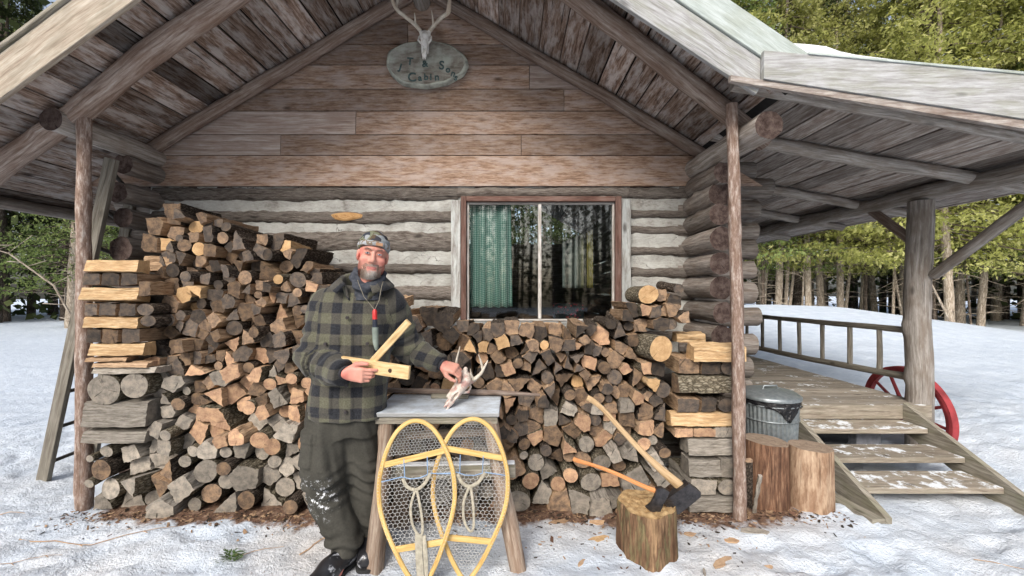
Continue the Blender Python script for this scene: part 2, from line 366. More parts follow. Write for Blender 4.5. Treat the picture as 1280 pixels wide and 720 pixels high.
def ground():
    def axis(segs):
        v = [segs[0][0]]
        for a, b, st in segs:
            n = int(round((b - a) / st)); v += [a + (b - a) * (i + 1) / n for i in range(n)]
        return v
    xs = axis([(-90, -20, 7), (-20, -6, .7), (-6, 6.5, .035), (6.5, 20, .45), (20, 90, 7)])
    ys = axis([(-30, 0, 3), (0, 1.5, .1), (1.5, 4.6, .03), (4.6, 8, .09), (8, 26, .5), (26, 120, 6)])
    V = [(x, y, gfine(x, y)) for y in ys for x in xs]; n = len(xs)
    Fs = [(j * n + i, j * n + i + 1, (j + 1) * n + i + 1, (j + 1) * n + i) for j in range(len(ys) - 1) for i in range(n - 1)]
    me = bpy.data.meshes.new('snow_ground'); me.from_pydata(V, [], Fs); me.polygons.foreach_set('use_smooth', [True] * len(Fs))
    k = NT('trodden_snow', .65, .35); P = k.n('TexCoord').outputs['Object']
    s3 = k.n('SeparateXYZ'); k.set(s3.inputs[0], P); X, Y = s3.outputs[0], s3.outputs[1]
    n1 = k.noise(P, 5, 6, .65); n2 = k.noise(P, 22, 5, .7); n3 = k.noise(P, 70, 3, .6); n4 = k.noise(P, 1.1, 3)
    snow = k.ramp(n1, [(.3, (.50, .57, .66)), (.7, (.66, .72, .79))])
    # trampled bark dust and needles around the woodpile
    strip = k.math('MULTIPLY', k.math('MULTIPLY', k.rng(Y, 2.42, 2.72), k.rng(Y, 3.9, 3.2)), k.math('MULTIPLY', k.rng(X, -3.1, -2.5), k.rng(X, 2.3, 1.7)))
    duff = k.ramp(n2, [(.3, (.045, .028, .02)), (.5, (.15, .085, .055)), (.7, (.33, .23, .16))])
    m1 = k.math('ADD', k.math('MULTIPLY', strip, 1.0), k.math('MULTIPLY', k.math('SUBTRACT', n1, .5), 1.6))
    f1 = k.math('MULTIPLY', k.rng(m1, .42, .62), k.rng(strip, .02, .12))
    near = k.math('MULTIPLY', k.rng(Y, 4.5, 2.6), k.math('MULTIPLY', k.rng(X, -3.6, -2.4, .35, 1), k.rng(X, 3.2, 1.6, .5, 1)))
    sp = k.math('MULTIPLY', k.math('MULTIPLY', k.rng(n3, .635, .69), k.rng(n4, .4, .62)), near)
    sp2 = k.math('MULTIPLY', k.rng(n2, .64, .72), k.math('MULTIPLY', near, k.rng(n4, .45, .6)))
    dirty = k.mix(k.math('MULTIPLY', k.rng(n4, .42, .68), near), snow, (.60, .585, .57))
    c = k.mix(sp, dirty, (.17, .115, .08)); c = k.mix(k.math('MULTIPLY', sp2, .55), c, (.36, .27, .2)); c = k.mix(f1, c, duff)
    k.col(c)
    k.bump(k.math('ADD', k.math('ADD', n2, k.math('MULTIPLY', n3, .7)), k.math('MULTIPLY', k.noise(P, 9, 4), 1.2)), .75, .02)
    k.b.inputs['Subsurface Weight'].default_value = 0
    me.materials.append(k.m); o = bpy.data.objects.new('snow_ground', me); C.objects.link(o); tag(o, kind='structure')
ground()
k = NT('clean_snow', .6, .3); P = k.n('TexCoord').outputs['Object']; n1 = k.noise(P, 14, 6, .7)
k.col(k.ramp(n1, [(.3, (.70, .74, .78)), (.7, (.84, .86, .88))])); k.bump(n1, .5, .02); M['snow'] = k.m

# ---------------------------------------------------------------- the cabin
WY = 3.5                                     # front face of the log wall
RX, RZ, SL = -.77, 4.14, .594                # ridge and slope of the roof's underside
def rz(x): return RZ - SL * abs(x - RX)
cabin = thing('log_cabin', (RX, WY, 0), 'weathered log cabin with white chinking, brown board gable and open porch at its side', 'cabin')

# front wall: chinking sheet behind hewn logs
k = NT('chinking', .9, .2); P = k.n('TexCoord').outputs['Object']; a = k.noise(P, 5, 6, .65); b = k.noise(k.mapv(P, (1, 1, 3)), 30, 5, .7)
vo = k.n('TexVoronoi', {'Scale': 2.2}, feature='DISTANCE_TO_EDGE'); wv = k.n('VectorMath', operation='ADD'); k.set(wv.inputs[0], P); dn = k.n('TexNoise', {'Scale': 9.0, 'Detail': 4}); k.set(dn.inputs['Vector'], P); ds_ = k.n('VectorMath', operation='SCALE'); k.set(ds_.inputs[0], dn.outputs['Color']); ds_.inputs['Scale'].default_value = .18; k.set(wv.inputs[1], ds_.outputs[0]); k.set(vo.inputs['Vector'], k.mapv(wv.outputs[0], (1.1, 1, 2.4)))
cr = k.rng(vo.outputs['Distance'], .0, .012, 1, 0)
c = k.ramp(k.math('ADD', k.math('MULTIPLY', a, .6), k.math('MULTIPLY', b, .4)), [(.34, (.20, .185, .165)), (.46, (.36, .355, .33)), (.64, (.50, .51, .485))])
k.col(k.mix(k.math('MULTIPLY', cr, k.rng(a, .54, .60)), c, (.12, .11, .10))); k.bump(k.math('SUBTRACT', b, k.math('MULTIPLY', cr, .6)), .7, .01); M['chink'] = k.m

def wall_logs():
    mb = MB()
    def sheet(x0, x1, z0, z1):
        nx = int((x1 - x0) / .025); nzz = int((z1 - z0) / .03)
        rows = [[(x0 + (x1 - x0) * i / nx, WY - .012 + .02 * nz((x0 + (x1 - x0) * i / nx) * 3, 5, j * .3) + .010 * nz(i * .31, 9, j * .4), z0 + (z1 - z0) * j / nzz) for i in range(nx + 1)] for j in range(nzz + 1)]
        mb.grid(rows, lambda i, j: (j * .03, i * .03), 1, True)
    wx0, wx1, wz0, wz1 = -.47, 1.0, 1.19, 2.29
    sheet(-3.15, wx0, 0, 2.46); sheet(wx1, 1.62, 0, 2.46); sheet(wx0, wx1, 0, wz0); sheet(wx0, wx1, wz1, 2.46)
    def z_of(py): return CAM_Z + (HOR - py) * 3.44 / F_PX
    left = [(231, 251), (261, 279), (286, 315), (328, 343), (356, 377), (388, 402), (413, 430), (440, 458), (468, 488), (498, 516), (527, 545), (556, 575)]
    right = [(231, 248), (260, 271), (281, 294), (306, 320), (332, 348), (360, 376), (387, 402), (413, 430), (440, 458), (468, 488), (498, 516), (527, 545), (556, 575)]
    def band(x0, x1, top, bot):
        z1_, z0_ = z_of(top), z_of(bot); n = int((x1 - x0) / .02); sd = R.uniform(0, 99); tn = R.random(); o = R.uniform(-30, 30); rows = []
        m = 7
        for j in range(m + 1):
            t = j / m; row = []
            for i in range(n + 1):
                x = x0 + (x1 - x0) * i / n
                w1 = .016 * nz(x * 1.1, sd) + .011 * nz(x * 6, sd + 4) + .010 * nz(x * 20, sd + 6); w0 = .016 * nz(x * 1.1, sd + 20) + .011 * nz(x * 6, sd + 24) + .010 * nz(x * 20, sd + 26)
                z = (z0_ + w0) * (1 - t) + (z1_ + w1) * t
                y = WY + .01 - .052 * min(1, math.sin(math.pi * t) ** .45 if 0 < t < 1 else 0) - .012 * nz(x * 2, t * 2, sd) - .004 * nz(x * 17, t * 6, sd)
                row.append((x, y, z))
            rows.append(row)
        mb.grid(rows, lambda i, j: (o + (x1 - x0) * j / n, o + i * .03 + 0.0), 0, True, tn)
    for t, b_ in left: band(-3.12, wx0 - .0 if b_ < 600 else wx0, t, b_)
    for t, b_ in right: band(wx1, 1.58, t, b_)
    for t, b_ in left[7:]: band(wx0 - .01, wx1 + .01, t + 1, b_ + 1)
    band(wx0 - .01, wx1 + .01, 231, 246)
    # a bare orange scar on the second log and a sawn knot face near the window
    q = MB()
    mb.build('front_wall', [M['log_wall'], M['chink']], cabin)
    rows = []
    cx, cz = (432 - 640) * 3.44 / 500, z_of(270)
    for j in range(6):
        rr = j / 5 
        rows.append([(cx + .135 * rr * math.cos(t) * (1 + .25 * nz(t, 1)), WY - .052 + .010 * rr ** 4, cz + .035 * rr * math.sin(t) * (1 + .3 * nz(t, 7))) for t in [6.283 * i / 18 for i in range(18)]])
    rows.reverse()
    q.grid(rows, lambda i, j: (j * .03, i * .02), 0, True, .6, loop=True)
    q.build('bare_wood_scar', wood('orange_scar', (.22, .12, .05), (.42, .24, .10), (.5, .34, .18), gs=(4, 30)), cabin)
wall_logs()

def side_logs():
    # right wall, log ends proud of the corner
    def z_at(py, y=3.0): return CAM_Z + (HOR - py) * y / F_PX
    mb = MB()
    ends = [(217, 2.97), (241, 3.03), (268, 3.0), (299, 2.98), (329, 3.0), (359, 3.02), (392, 2.97), (420, 3.0), (450, 3.0), (481, 3.03), (511, 3.0), (541, 3.0), (571, 3.0), (598, 3.0)]
    for i, (py, y0) in enumerate(ends):
        z = z_at(py, 3.0); x = 1.575 + R.uniform(-.012, .012)
        mb.log([(x, y0, z), (x + .01, 8.6, z + .02)], [.084 + R.uniform(-.006, .008), .09], 18, 0, 1, .07, rings=60, knots=3)
    mb.build('side_wall', [M['log'], M['end_dark']], cabin)
    mb = MB()
    for i, (py, r) in enumerate([(207, .078), (243, .08), (273, .078), (311, .095), (346, .085), (380, .085), (414, .085), (448, .085), (482, .085), (516, .085), (550, .085), (582, .085)]):
        z = z_at(py, 3.18); x = -3.06 + (-.035 if i in (1, 3) else .0)
        mb.log([(x - .01, 3.17 + R.uniform(-.03, .03), z), (-3.1, 8.6, z)], r, 18, 0, 1, .07, rings=60, knots=3)
    mb.build('side_wall', [M['log'], M['end_dark']], cabin)
    # ends of the front wall's logs past both corners
    mb = MB()
    for i, (py, xe) in enumerate([(213, 2.13), (235, 2.28), (263, 2.17), (289, 2.16), (313, 2.14), (340, 2.13), (365, 2.14), (397, 2.18), (430, 2.14), (457, 2.1), (486, 2.1), (515, 2.1), (545, 2.1)]):
        z = CAM_Z + (HOR - py) * 3.55 / F_PX
        mb.log([(1.45, 3.56, z), (xe, 3.56, z + R.uniform(-.01, .01))], .088 + R.uniform(-.008, .008), 16, 0, 1, .08, rings=9)
    mb.build('corner_log_ends', [M['log'], M['end_grey']], cabin); mb = MB()
    for i, py in enumerate([225, 258, 290, 325, 360, 395, 430, 465, 500, 535, 568]):
        z = CAM_Z + (HOR - py) * 3.55 / F_PX
        mb.log([(-2.95, 3.57, z), (-3.42 - R.uniform(0, .06), 3.57, z)], .085, 14, 0, 1, .08, rings=9)
    mb.build('corner_log_ends', [M['log'], M['end_grey']], cabin)
    # rear wall, closes the cabin
    mb = MB(); mb.box((RX, 8.6, 1.25), (4.7, .16, 2.5), None, 0); mb.build('rear_wall', M['log'], cabin)
    mb = MB(); mb.box((RX, 6.02, .44), (4.4, 5.0, .04), None, 0); mb.build('cabin_floor', M['ladder'], cabin)
side_logs()

def gable():
    mb = MB(); y = 3.46
    zs = [CAM_Z + (HOR - p) * y / F_PX for p in (233, 194.5, 168.5, 139, 111.5, 81.5, 56, 25, -8, -40, -75)]
    joints = [[], [.08, -2.0], [-1.35], [.45], [.15, -2.1], [], [-.9], [-.2], [], []]
    for i in range(len(zs) - 1):
        z0, z1 = zs[i], zs[i + 1]
        hw = (RZ - z0) / SL + .02
        if z0 > RZ: break
        xs = [RX - hw] + sorted(joints[i]) + [RX + hw]
        for a, b in zip(xs, xs[1:]):
            pale = (i == 1 and a == RX - hw) or (i == 4 and a > 0) or (i == 2 and b < -1)
            n = max(2, int((b - a) / .05)); o = (R.uniform(-30, 30), R.uniform(-30, 30)); tn = R.random()
            g = .0025; p = []
            def cl(x, z):  # keep the board under the roof line
                return max(RX - (RZ + .03 - z) / SL, min(RX + (RZ + .03 - z) / SL, x))
            th = .022; sl_ = .004 + R.uniform(0, .006)
            q = [(cl(a + g, z0 + g), y - sl_, z0 + g), (cl(b - g, z0 + g), y - sl_, z0 + g), (cl(b - g, z1 - g), y, z1 - g), (cl(a + g, z1 - g), y, z1 - g)]
            uv = [(v[0] + o[0], v[2] + o[1]) for v in q]
            mb.face(q, uv, 1 if pale else 0, False, tn)
            bk = [(v[0], y + th, v[2]) for v in q]
            for e in range(4):
                f = (e + 1) % 4; mb.face([q[f], q[e], bk[e], bk[f]], [uv[f], uv[e], uv[e], uv[f]], 0, False, tn * .5)
    mb.face([(RX - 2.4, y + .03, 2.4), (RX + 2.4, y + .03, 2.4), (RX + 2.4, y + .03, 2.75), (RX, y + .03, RZ), (RX - 2.4, y + .03, 2.75)], [(0, 0)] * 5, 2)
    mb.build('gable_boards', [M['gable'], M['gable_pale'], M['end_dark']], cabin)
gable()

XL, XR = -4.08, 1.62
def y_edge(x): d = abs(x - RX); return (2.20 + .10 * d) if x < RX else (2.22 + .08 * d)
def roof():
    mb = MB(); x = RX
    for sgn, lim in ((-1, XL), (1, XR)):
        x = RX
        while (x > lim if sgn < 0 else x < lim):
            w_ = R.uniform(.165, .215); x2 = x + sgn * w_ * .86
            if (x2 < lim if sgn < 0 else x2 > lim): x2 = lim
            xm = (x + x2) / 2; u = Vector((x2 - x, 0, rz(x2) - rz(x))).normalized(); gap = R.choice([.006, .009, .018, .008, .013])
            wd = math.hypot(x2 - x, rz(x2) - rz(x)) - gap
            up = Vector((SL * sgn, 0, 1)).normalized(); off = up * (.0125 + R.uniform(0, .006))
            c = Vector((xm, 0, rz(xm))) + off
            ye = y_edge(xm) + .03; ys = [ye] + [ye + R.uniform(1.5, 3.0)] + [8.9]
            for a, b in zip(ys, ys[1:]):
                mb.plank((c.x, a + .003, c.z), (c.x, b - .003, c.z), wd, .025, up, 0, None, .002)
            x = x2
    mb.build('roof_boards', M['roof'], cabin)
    # roofing sheet, coloured near-black as shade in the board gaps, and snow above
    mb = MB()
    for sgn, lim in ((-1, XL - .03), (1, XR + .06)):
        up = Vector((SL * sgn, 0, 1)).normalized()
        c0, c1 = Vector((RX, 0, RZ)) + up * .040, Vector((lim, 0, rz(lim))) + up * .040
        for mi, t0, t1 in ((0, 0, .014), (1, .016, .125)):
            rows = []
            n = 26
            for i in range(n + 1):
                q = c0.lerp(c1, i / n); ye = y_edge(q.x) + .05 * mi
                jag = (.02 * nz(i * .5, 3) if mi else 0)
                top = q + up * (t1 + (.02 * nz(i * .7, 8) if mi else 0)); bot = q + up * t0
                rows.append([(bot.x, 8.95, bot.z), (bot.x, ye - .01 + jag, bot.z), (top.x, ye + .0 + jag, top.z), (top.x, 5.5, top.z + (.03 * nz(i * .4, 5) if mi else 0)), (top.x, 8.95, top.z)])
            mb.grid(rows, lambda i, j: (i * .2, j), mi, False)
    mb.build('roofing', [M['gap_shade'], M['snow']], cabin)
    # barge boards
    def bargeb(xa, xb, h0, h1, dy, mat, th=.03, edge=0):
        m = MB(); pa, pb = Vector((xa, y_edge(xa) + dy, rz(xa))), Vector((xb, y_edge(xb) + dy, rz(xb)))
        d = (pb - pa).normalized(); up = Vector((0, 0, 1))
        nrm = Vector((0, -1, 0)); upp = (nrm.cross(d)); upp = upp if upp.z > 0 else -upp
        ca, cb = pa + upp * (h0 + h1) / 2, pb + upp * (h0 + h1) / 2
        m.plank(ca, cb, h1 - h0, th, nrm, 0, .5, .003)
        return m
    bargeb(RX + .02, XR - .10, -.115, .075, .005, 0).build('barge_board', M['fascia'], cabin)
    bargeb(RX + .02, XR + .13, .082, .255, -.005, 0).build('barge_board', M['flash'], cabin)
    bargeb(RX - .02, XL - .02, -.10, .12, -.02, 0).build('barge_board', M['barge'], cabin)
    mm = bargeb(RX - .02, XL - .02, .125, .15, -.03, 0, .045); mm.build('drip_edge', M['string'], cabin)
    # log rafters under the boards and against the gable
    def rafter(xa, xb, ya, yb, r, mat, name='rafter', over=0):
        m = MB(); dn = r / math.cos(math.atan(SL)) + .004
        m.log([(xa, ya, rz(xa) - dn), (xb, yb, rz(xb) - dn)], r, 18, 0, 1, .09, knots=8, seed=R.uniform(0, 50)); return m.build(name, [mat, M['end_grey']], cabin)
    rafter(RX + .01, 1.78, 2.30, 2.80, .062, M['pole'])
    rafter(RX - .01, -4.0, 2.47, 2.87, .072, M['pole'])
    rafter(RX + .01, 1.72, 3.40, 3.40, .048, M['pole'])
    rafter(RX - .01, -3.1, 3.40, 3.40, .052, M['pole'])
    for y in (5.0, 6.8, 8.4):
        rafter(RX - .01, -4.0, y, y, .06, M['pole'])
    # ridge log and the two wall plates that run out under the overhang
    m = MB(); m.log([(RX, 2.34, RZ - .16), (RX, 8.7, RZ - .16)], .07, 16, 0, 1, .05, knots=5); m.build('ridge_log', [M['pole_grey'], M['end_dark']], cabin)
    m = MB(); m.log([(1.59, 2.47, 2.53), (1.60, 8.8, 2.63)], .088, 22, 0, 1, .05, rings=50, knots=5); m.build('purlin', [M['pole_grey'], M['end_dark']], cabin)
    m = MB(); m.log([(-3.06, 2.66, 2.645), (-3.06, 8.8, 2.645)], .078, 22, 0, 1, .05, rings=50, knots=5); m.build('purlin', [M['pole_grey'], M['end_dark']], cabin)
    m = MB(); m.log([(-3.98, 2.75, 2.19), (-3.98, 8.9, 2.19)], .05, 12, 0, 1, .05, rings=40); m.build('eave_log', [M['log'], M['end_dark']], cabin)
roof()

# front posts
def post(x0, x1, y, r0, r1, z1, mat, z0=-.05):
    m = MB(); m.log([(x1, y, z0), ((x0 + x1) / 2 + .006, y, z1 * .5), (x0, y, z1)], [r1, (r0 + r1) / 2, r0], 16, 0, 1, .13, knots=14); m.build('post', [mat, M['end_grey']], cabin)
post(-2.942, -2.948, 2.75, .038, .044, 2.70, M['pole_red'])
post(1.455, 1.505, 2.64, .035, .041, 2.735, M['pole_red'])

# ---------------------------------------------------------------- window
def window():
    y = 3.44
    def zz(py): return CAM_Z + (HOR - py) * y / F_PX
    def xx(px): return (px - 640) * y / F_PX
    f = MB()
    def bar(m, xa, xb, za, zb, ya, yb, mi=0, g=None):
        sx, sz = xb - xa, zb - za; m.box(((xa + xb) / 2, (ya + yb) / 2, (za + zb) / 2), (sx, yb - ya, sz), None, (0 if sx > sz else 2) if g is None else g, mi, None, .003)
    xo0, xo1, zo1, zo0 = xx(577), xx(775), zz(247), zz(401)
    bar(f, xo0, xo0 + .045, zo0, zo1, y - .055, y + .06); bar(f, xo1 - .05, xo1, zo0, zo1, y - .055, y + .06)
    bar(f, xo0 + .046, xo1 - .051, zo1 - .042, zo1, y - .053, y + .06)
    wf = f.build('window', M['frame'], cabin)
    t = MB()
    bar(t, xo0 - .085, xo0 - .004, zo0 - .08, zo1 - .03, y - .045, y + .03); t.build('trim', M['trim'], wf); t = MB(); bar(t, xo1 + .004, xo1 + .082, zo0 - .02, zo1 - .02, y - .045, y + .03)
    t.build('trim', M['trim'], wf)
    s = MB(); bar(s, xo0 - .02, xo1 + .03, zo0 - .072, zo0 - .003, y - .10, y + .05); bar(s, xo0 - .01, xo1 + .01, zo0 - .10, zo0 - .075, y - .075, y + .04); s.build('sill', M['trim'], wf)
    g = MB(); a0, a1, b1, b0 = xo0 + .047, xo1 - .052, zo1 - .044, zo0 + .001; w_ = .018
    bar(g, a0, a0 + w_, b0, b1, y - .02, y + .02); bar(g, a1 - w_, a1, b0, b1, y - .02, y + .02)
    bar(g, a0 + w_, a1 - w_, b1 - w_, b1, y - .018, y + .02); bar(g, a0 + w_, a1 - w_, b0, b0 + w_ * .8, y - .018, y + .02)
    xm = xx(674.5); bar(g, xm - .014, xm + .014, b0 + w_, b1 - w_, y - .026, y + .02)
    g.build('sash', M['glaze'], wf)
    gm = NT('window_glass', .02, .5); gm.b.inputs['Base Color'].default_value = (.9, .95, .94, 1); gm.t.nodes.remove(gm.b)
    gl = gm.n('BsdfGlossy', {'Roughness': .03}); tr = gm.n('BsdfTransparent', {'Color': (.86, .9, .89)}); fr = gm.n('Fresnel', {'IOR': 1.5})
    mx = gm.n('MixShader'); gm.set(mx.inputs[0], gm.math('MULTIPLY', fr.outputs[0], 1.6)); gm.set(mx.inputs[1], tr.outputs[0]); gm.set(mx.inputs[2], gl.outputs[0])
    gm.t.links.new(mx.outputs[0], gm.t.nodes['Material Output'].inputs[0])
    for p, q in ((a0 + w_, xm - .014), (xm + .014, a1 - w_)):
        m = MB(); m.box(((p + q) / 2, y + .0, (b0 + b1) / 2), (q - p, .004, b1 - b0 - 2 * w_ + .004), None, 0); m.build('pane', gm.m, wf)
    # gingham curtain inside
    k = NT('green_gingham', .9, .1); uv = k.n('TexCoord').outputs['UV']; s3 = k.n('SeparateXYZ'); k.set(s3.inputs[0], uv)
    P = .016
    sx_ = k.math('LESS_THAN', k.math('FRACT', k.math('DIVIDE', s3.outputs[0], P)), .5); sy_ = k.math('LESS_THAN', k.math('FRACT', k.math('DIVIDE', s3.outputs[1], P)), .5)
    ss = k.math('MULTIPLY', k.math('ADD', sx_, sy_), .5)
    k.col(k.ramp(ss, [(0, (.56, .64, .61)), (.5, (.25, .42, .37)), (1, (.08, .24, .20))])); k.b.inputs['Sheen Weight'].default_value = .2
    m = MB(); x0, x1, z1, z0 = xx(586), xx(637.5), zz(254), zz(384.5); nx, nn = 60, 20; rows = []
    for j in range(nn + 1):
        t_ = j / nn; row = []
        for i in range(nx + 1):
            u = i / nx; fl = (.5 + .5 * t_)
            xr = x0 + (x1 - x0) * u * (1 - .0 * t_) + .015 * t_ * u
            row.append((xr + .006 * math.sin(u * 38 + 1), y + .075 + .016 * math.sin(u * 33 + 1.2 * math.sin(u * 9)) * fl + .010 * math.sin(u * 13 + t_), z1 + (z0 - z1) * t_ - .006 * math.sin(u * 30) * t_))
        rows.append(row)
    m.grid(rows, lambda i, j: (j * .44 / nx, i * .9 / nn), 0, True)
    o = m.build('curtain', k.m, None, org=((x0 + x1) / 2, y + .075, z1)); tag(o, 'green and white gingham curtain hanging inside the left window pane', 'curtain')
    o.modifiers.new('thick', 'SOLIDIFY').thickness = .002
    # faded striped curtain on a rod across the right pane, seen through the glass
    m = MB(); cols = [(.35, .37, .36), (.08, .09, .09), (.5, .5, .48), (.12, .13, .12), (.44, .45, .43), (.2, .2, .17), (.42, .38, .26), (.06, .06, .05), (.45, .36, .12), (.38, .30, .08)]
    xa, xb = xx(703), xx(741); rows = []
    for j in range(13):
        t_ = j / 12; row = []
        for i in range(61):
            u = i / 60; yy = y + .42 + .10 * (1 - u) + .018 * math.sin(u * 40)
            top = zz(303 - 16 * u) + (.004 * math.sin(u * 60)); bot = zz(360)
            row.append(((xa + (xb - xa) * u) * yy / y, yy, CAM_Z + (top + (bot - top) * t_ - CAM_Z) * yy / y))
        rows.append(row)
    k = NT('striped_cloth', .9, .1); uv = k.n('TexCoord').outputs['UV']; s3 = k.n('SeparateXYZ'); k.set(s3.inputs[0], uv)
    k.col(k.ramp(s3.outputs[0], [(i / 10, c_) for i, c_ in enumerate(cols)], 'CONSTANT'))
    m.grid(rows, lambda i, j: (j / 60, i / 12), 0, True)
    o = m.build('curtain', k.m, None, org=(xa, y + .45, zz(300))); tag(o, 'pale grey and yellow striped curtain bunched behind the right window pane', 'curtain'); o.modifiers.new('thick', 'SOLIDIFY').thickness = .002
    # table with a patterned cloth just inside
    k = NT('dark_tablecloth', .8, .2); P_ = k.n('TexCoord').outputs['Object']; vo = k.n('TexVoronoi', {'Scale': 34}); k.set(vo.inputs['Vector'], P_)
    k.col(k.ramp(vo.outputs['Distance'], [(.2, (.28, .03, .04)), (.42, (.02, .025, .03))]))
    tb = thing('table', (.55, 4.15, .46), 'dark table with red patterned cloth inside the cabin window', 'table')
    m = MB(); m.box((.55, 4.15, 1.22), (.85, .5, .03), None, 0); m.build('tabletop', M['frame'], tb)
    m = MB(); m.box((.55, 3.893, 1.285), (.30, .012, .17), None, 0, 0, .5, .003); m.box((.55, 4.02, 1.375), (.3, .25, .01), None, 0, 0, .5, .002); m.build('tablecloth', k.m, tb)
    for sx in (-1, 1):
        for sy in (-1, 1): m = MB(); m.box((.55 + sx * .38, 4.15 + sy * .2, .83), (.05, .05, .74), None, 2); m.build('leg', M['frame'], tb)
window()

# ---------------------------------------------------------------- side porch
BX = 3.70
def zp(x): return 2.82 + .05 - .18 * (x - 1.37)          # underside of the porch roof boards
def porch():
    mb = MB(); x = 1.56; lim = 4.35
    while x < lim:
        w_ = R.uniform(.17, .23); x2 = min(lim, x + w_); xm = (x + x2) / 2; up = Vector((.18, 0, 1)).normalized()
        c = Vector((xm, 0, zp(xm))) + up * (.0125 + R.uniform(0, .006)); ye = 2.47
        ys = [ye, ye + R.uniform(1.5, 3.2), 8.9]
        for a, b in zip(ys, ys[1:]): mb.plank((c.x, a + .003, c.z), (c.x, b - .003, c.z), x2 - x - R.choice([.005, .008, .012]), .025, up)
        x = x2
    pr = mb.build('porch_roof', M['roof_porch'], cabin)
    mb = MB(); up = Vector((.18, 0, 1)).normalized()
    for mi, t0, t1 in ((0, .034, .05), (1, .052, .215)):
        rows = []
        for i in range(31):
            x = 1.60 + (4.42 - 1.60) * i / 30; q = Vector((x, 0, zp(x))); top = q + up * (t1 + (.018 * nz(i * .5, 2) if mi else 0)); bot = q + up * t0; j_ = .03 * nz(i * .6, 4) if mi else 0
            rows.append([(bot.x, 8.95, bot.z), (bot.x, 2.44 + j_, bot.z), (top.x, 2.45 + j_, top.z), (top.x, 5, top.z), (top.x, 8.95, top.z)])
        mb.grid(rows, lambda i, j: (i * .2, j), mi, False)
        r = rows[-1]; mb.face([r[0], r[1], r[2], r[3], r[4]], [(0, 0)] * 5, mi); 
    mb.build('roofing', [M['gap_shade'], M['snow']], pr)
    # front fascia, a board that widens to the right, with a lighter strip below and a roof edge above
    def taper(name, xa, xb, za0, za1, zb0, zb1, y, mat, th=.03):
        m = MB(); P = [(xa, y, za0), (xb, y, zb0), (xb, y, zb1), (xa, y, za1)]; Q = [(p[0], y + th, p[2]) for p in P]; uv = [(p[0], p[2]) for p in P]
        m.face(P, uv, 0, False, .5); m.face(Q[::-1], uv, 0, False, .5)
        for e in range(4): f = (e + 1) % 4; m.face([P[f], P[e], Q[e], Q[f]], [uv[f], uv[e], (uv[e][0], uv[e][1] + .03), (uv[f][0], uv[f][1] + .03)], 0, False, .5)
        return m.build(name, mat, cabin)
    Y = 2.35
    def zY(py, y=Y): return CAM_Z + (HOR - py) * y / F_PX
    def xY(px, y=Y): return (px - 640) * y / F_PX
    def ext(x, p0, p1, q0, q1):  # line through two image points carried on to x
        t = (x - xY(q0)) / (xY(q1) - xY(q0)); return zY(p0) * (1 - t) + zY(p1) * t
    x0, x1 = xY(955), 4.4
    taper('fascia_board', x0, x1, zY(98), zY(63), ext(x1, 98, 148, 955, 1280), ext(x1, 63, 93, 955, 1280), Y, M['fascia'])
    taper('fascia_board', xY(915), x1, ext(xY(915), 106, 157, 955, 1280), ext(xY(915), 98.6, 148.8, 955, 1280), ext(x1, 106, 159, 955, 1280), ext(x1, 98.6, 148.8, 955, 1280), Y + .012, M['roof_porch'])
    taper('fascia_board', xY(1010), x1, zY(68.2), zY(66), ext(x1, 63.5, 93.5, 955, 1280), ext(x1, 52, 86, 955, 1280), Y - .008, M['flash'])
    # pole joists
    def joist(xa, ya, za, xb, yb, zb, r, mat):
        m = MB(); m.log([(xa, ya, za), (xb, yb, zb)], r, 14, 0, 1, .12, knots=7); m.build('joist', [mat, M['end_grey']], cabin)
    joist(xY(915, 2.52), 2.52, CAM_Z + 258 * 2.52 / 500, 3.98, 2.52, zp(3.98) - .055, .040, M['pole_grey'])
    for y, r in ((3.2, .05), (4.22, .045), (5.1, .045), (6.1, .045), (7.1, .045), (8.1, .045)):
        joist(1.62, y + .03, zp(1.62) - r - .01, 4.2, y - .02, zp(4.2) - r - .006, r, M['pole_grey'])
    m = MB(); m.log([(BX + .02, 2.40, 2.36), (BX, 3.6, 2.375), (BX - .02, 8.8, 2.39)], [.07, .07, .075], 18, 0, 1, .05, rings=60, knots=8); m.build('beam', [M['pole_grey'], M['end_grey']], cabin)
    m = MB(); m.log([(BX - .02, 3.62, -.1), (BX - .01, 3.62, 1.2), (BX - .01, 3.62, 2.31)], [.098, .093, .090], 26, 0, 1, .045, rings=40, knots=6); m.build('porch_post', [M['pole_grey'], M['end_grey']], cabin)
    m = MB(); m.log([(BX - .02, 6.6, .3), (BX - .01, 6.6, 2.32)], .10, 18, 0, 1, .045, knots=4); m.build('porch_post', [M['pole_grey'], M['end_grey']], cabin)
    m = MB(); m.log([(BX, 3.70, 1.97), (BX, 4.12, 2.33)], .042, 12, 0, 1, .06); m.build('brace', [M['pole'], M['end_grey']], cabin)
    m = MB(); m.log([(BX + .02, 3.53, 1.64), (BX + .02, 2.62, 2.32)], .043, 14, 0, 1, .05); m.build('brace', [M['pole_grey'], M['end_grey']], cabin)
    # deck
    mb = MB(); y = 3.56
    while y < 8.8:
        w_ = R.uniform(.135, .15); mb.box((2.70, y + w_ / 2, .478 + R.uniform(-.002, .002)), (2.02, w_ - .007, .035), None, 0, 0, None, .003); y += w_
    mb.box((2.70, 3.54, .435), (2.0, .035, .12), None, 0, 1, .5, .003)
    for x in (1.8, 3.66): mb.box((x, 6.2, .39), (.05, 5.2, .14), None, 1, 1)
    mb.build('porch_deck', [M['deck'], M['step']], cabin)
    # railing
    rl = MB(); rl.log([(BX, 3.72, 1.135), (BX, 8.5, 1.11)], .030, 12, 0, 1, .08, rings=50); ro = rl.build('railing', [M['ladder'], M['end_grey']], cabin)
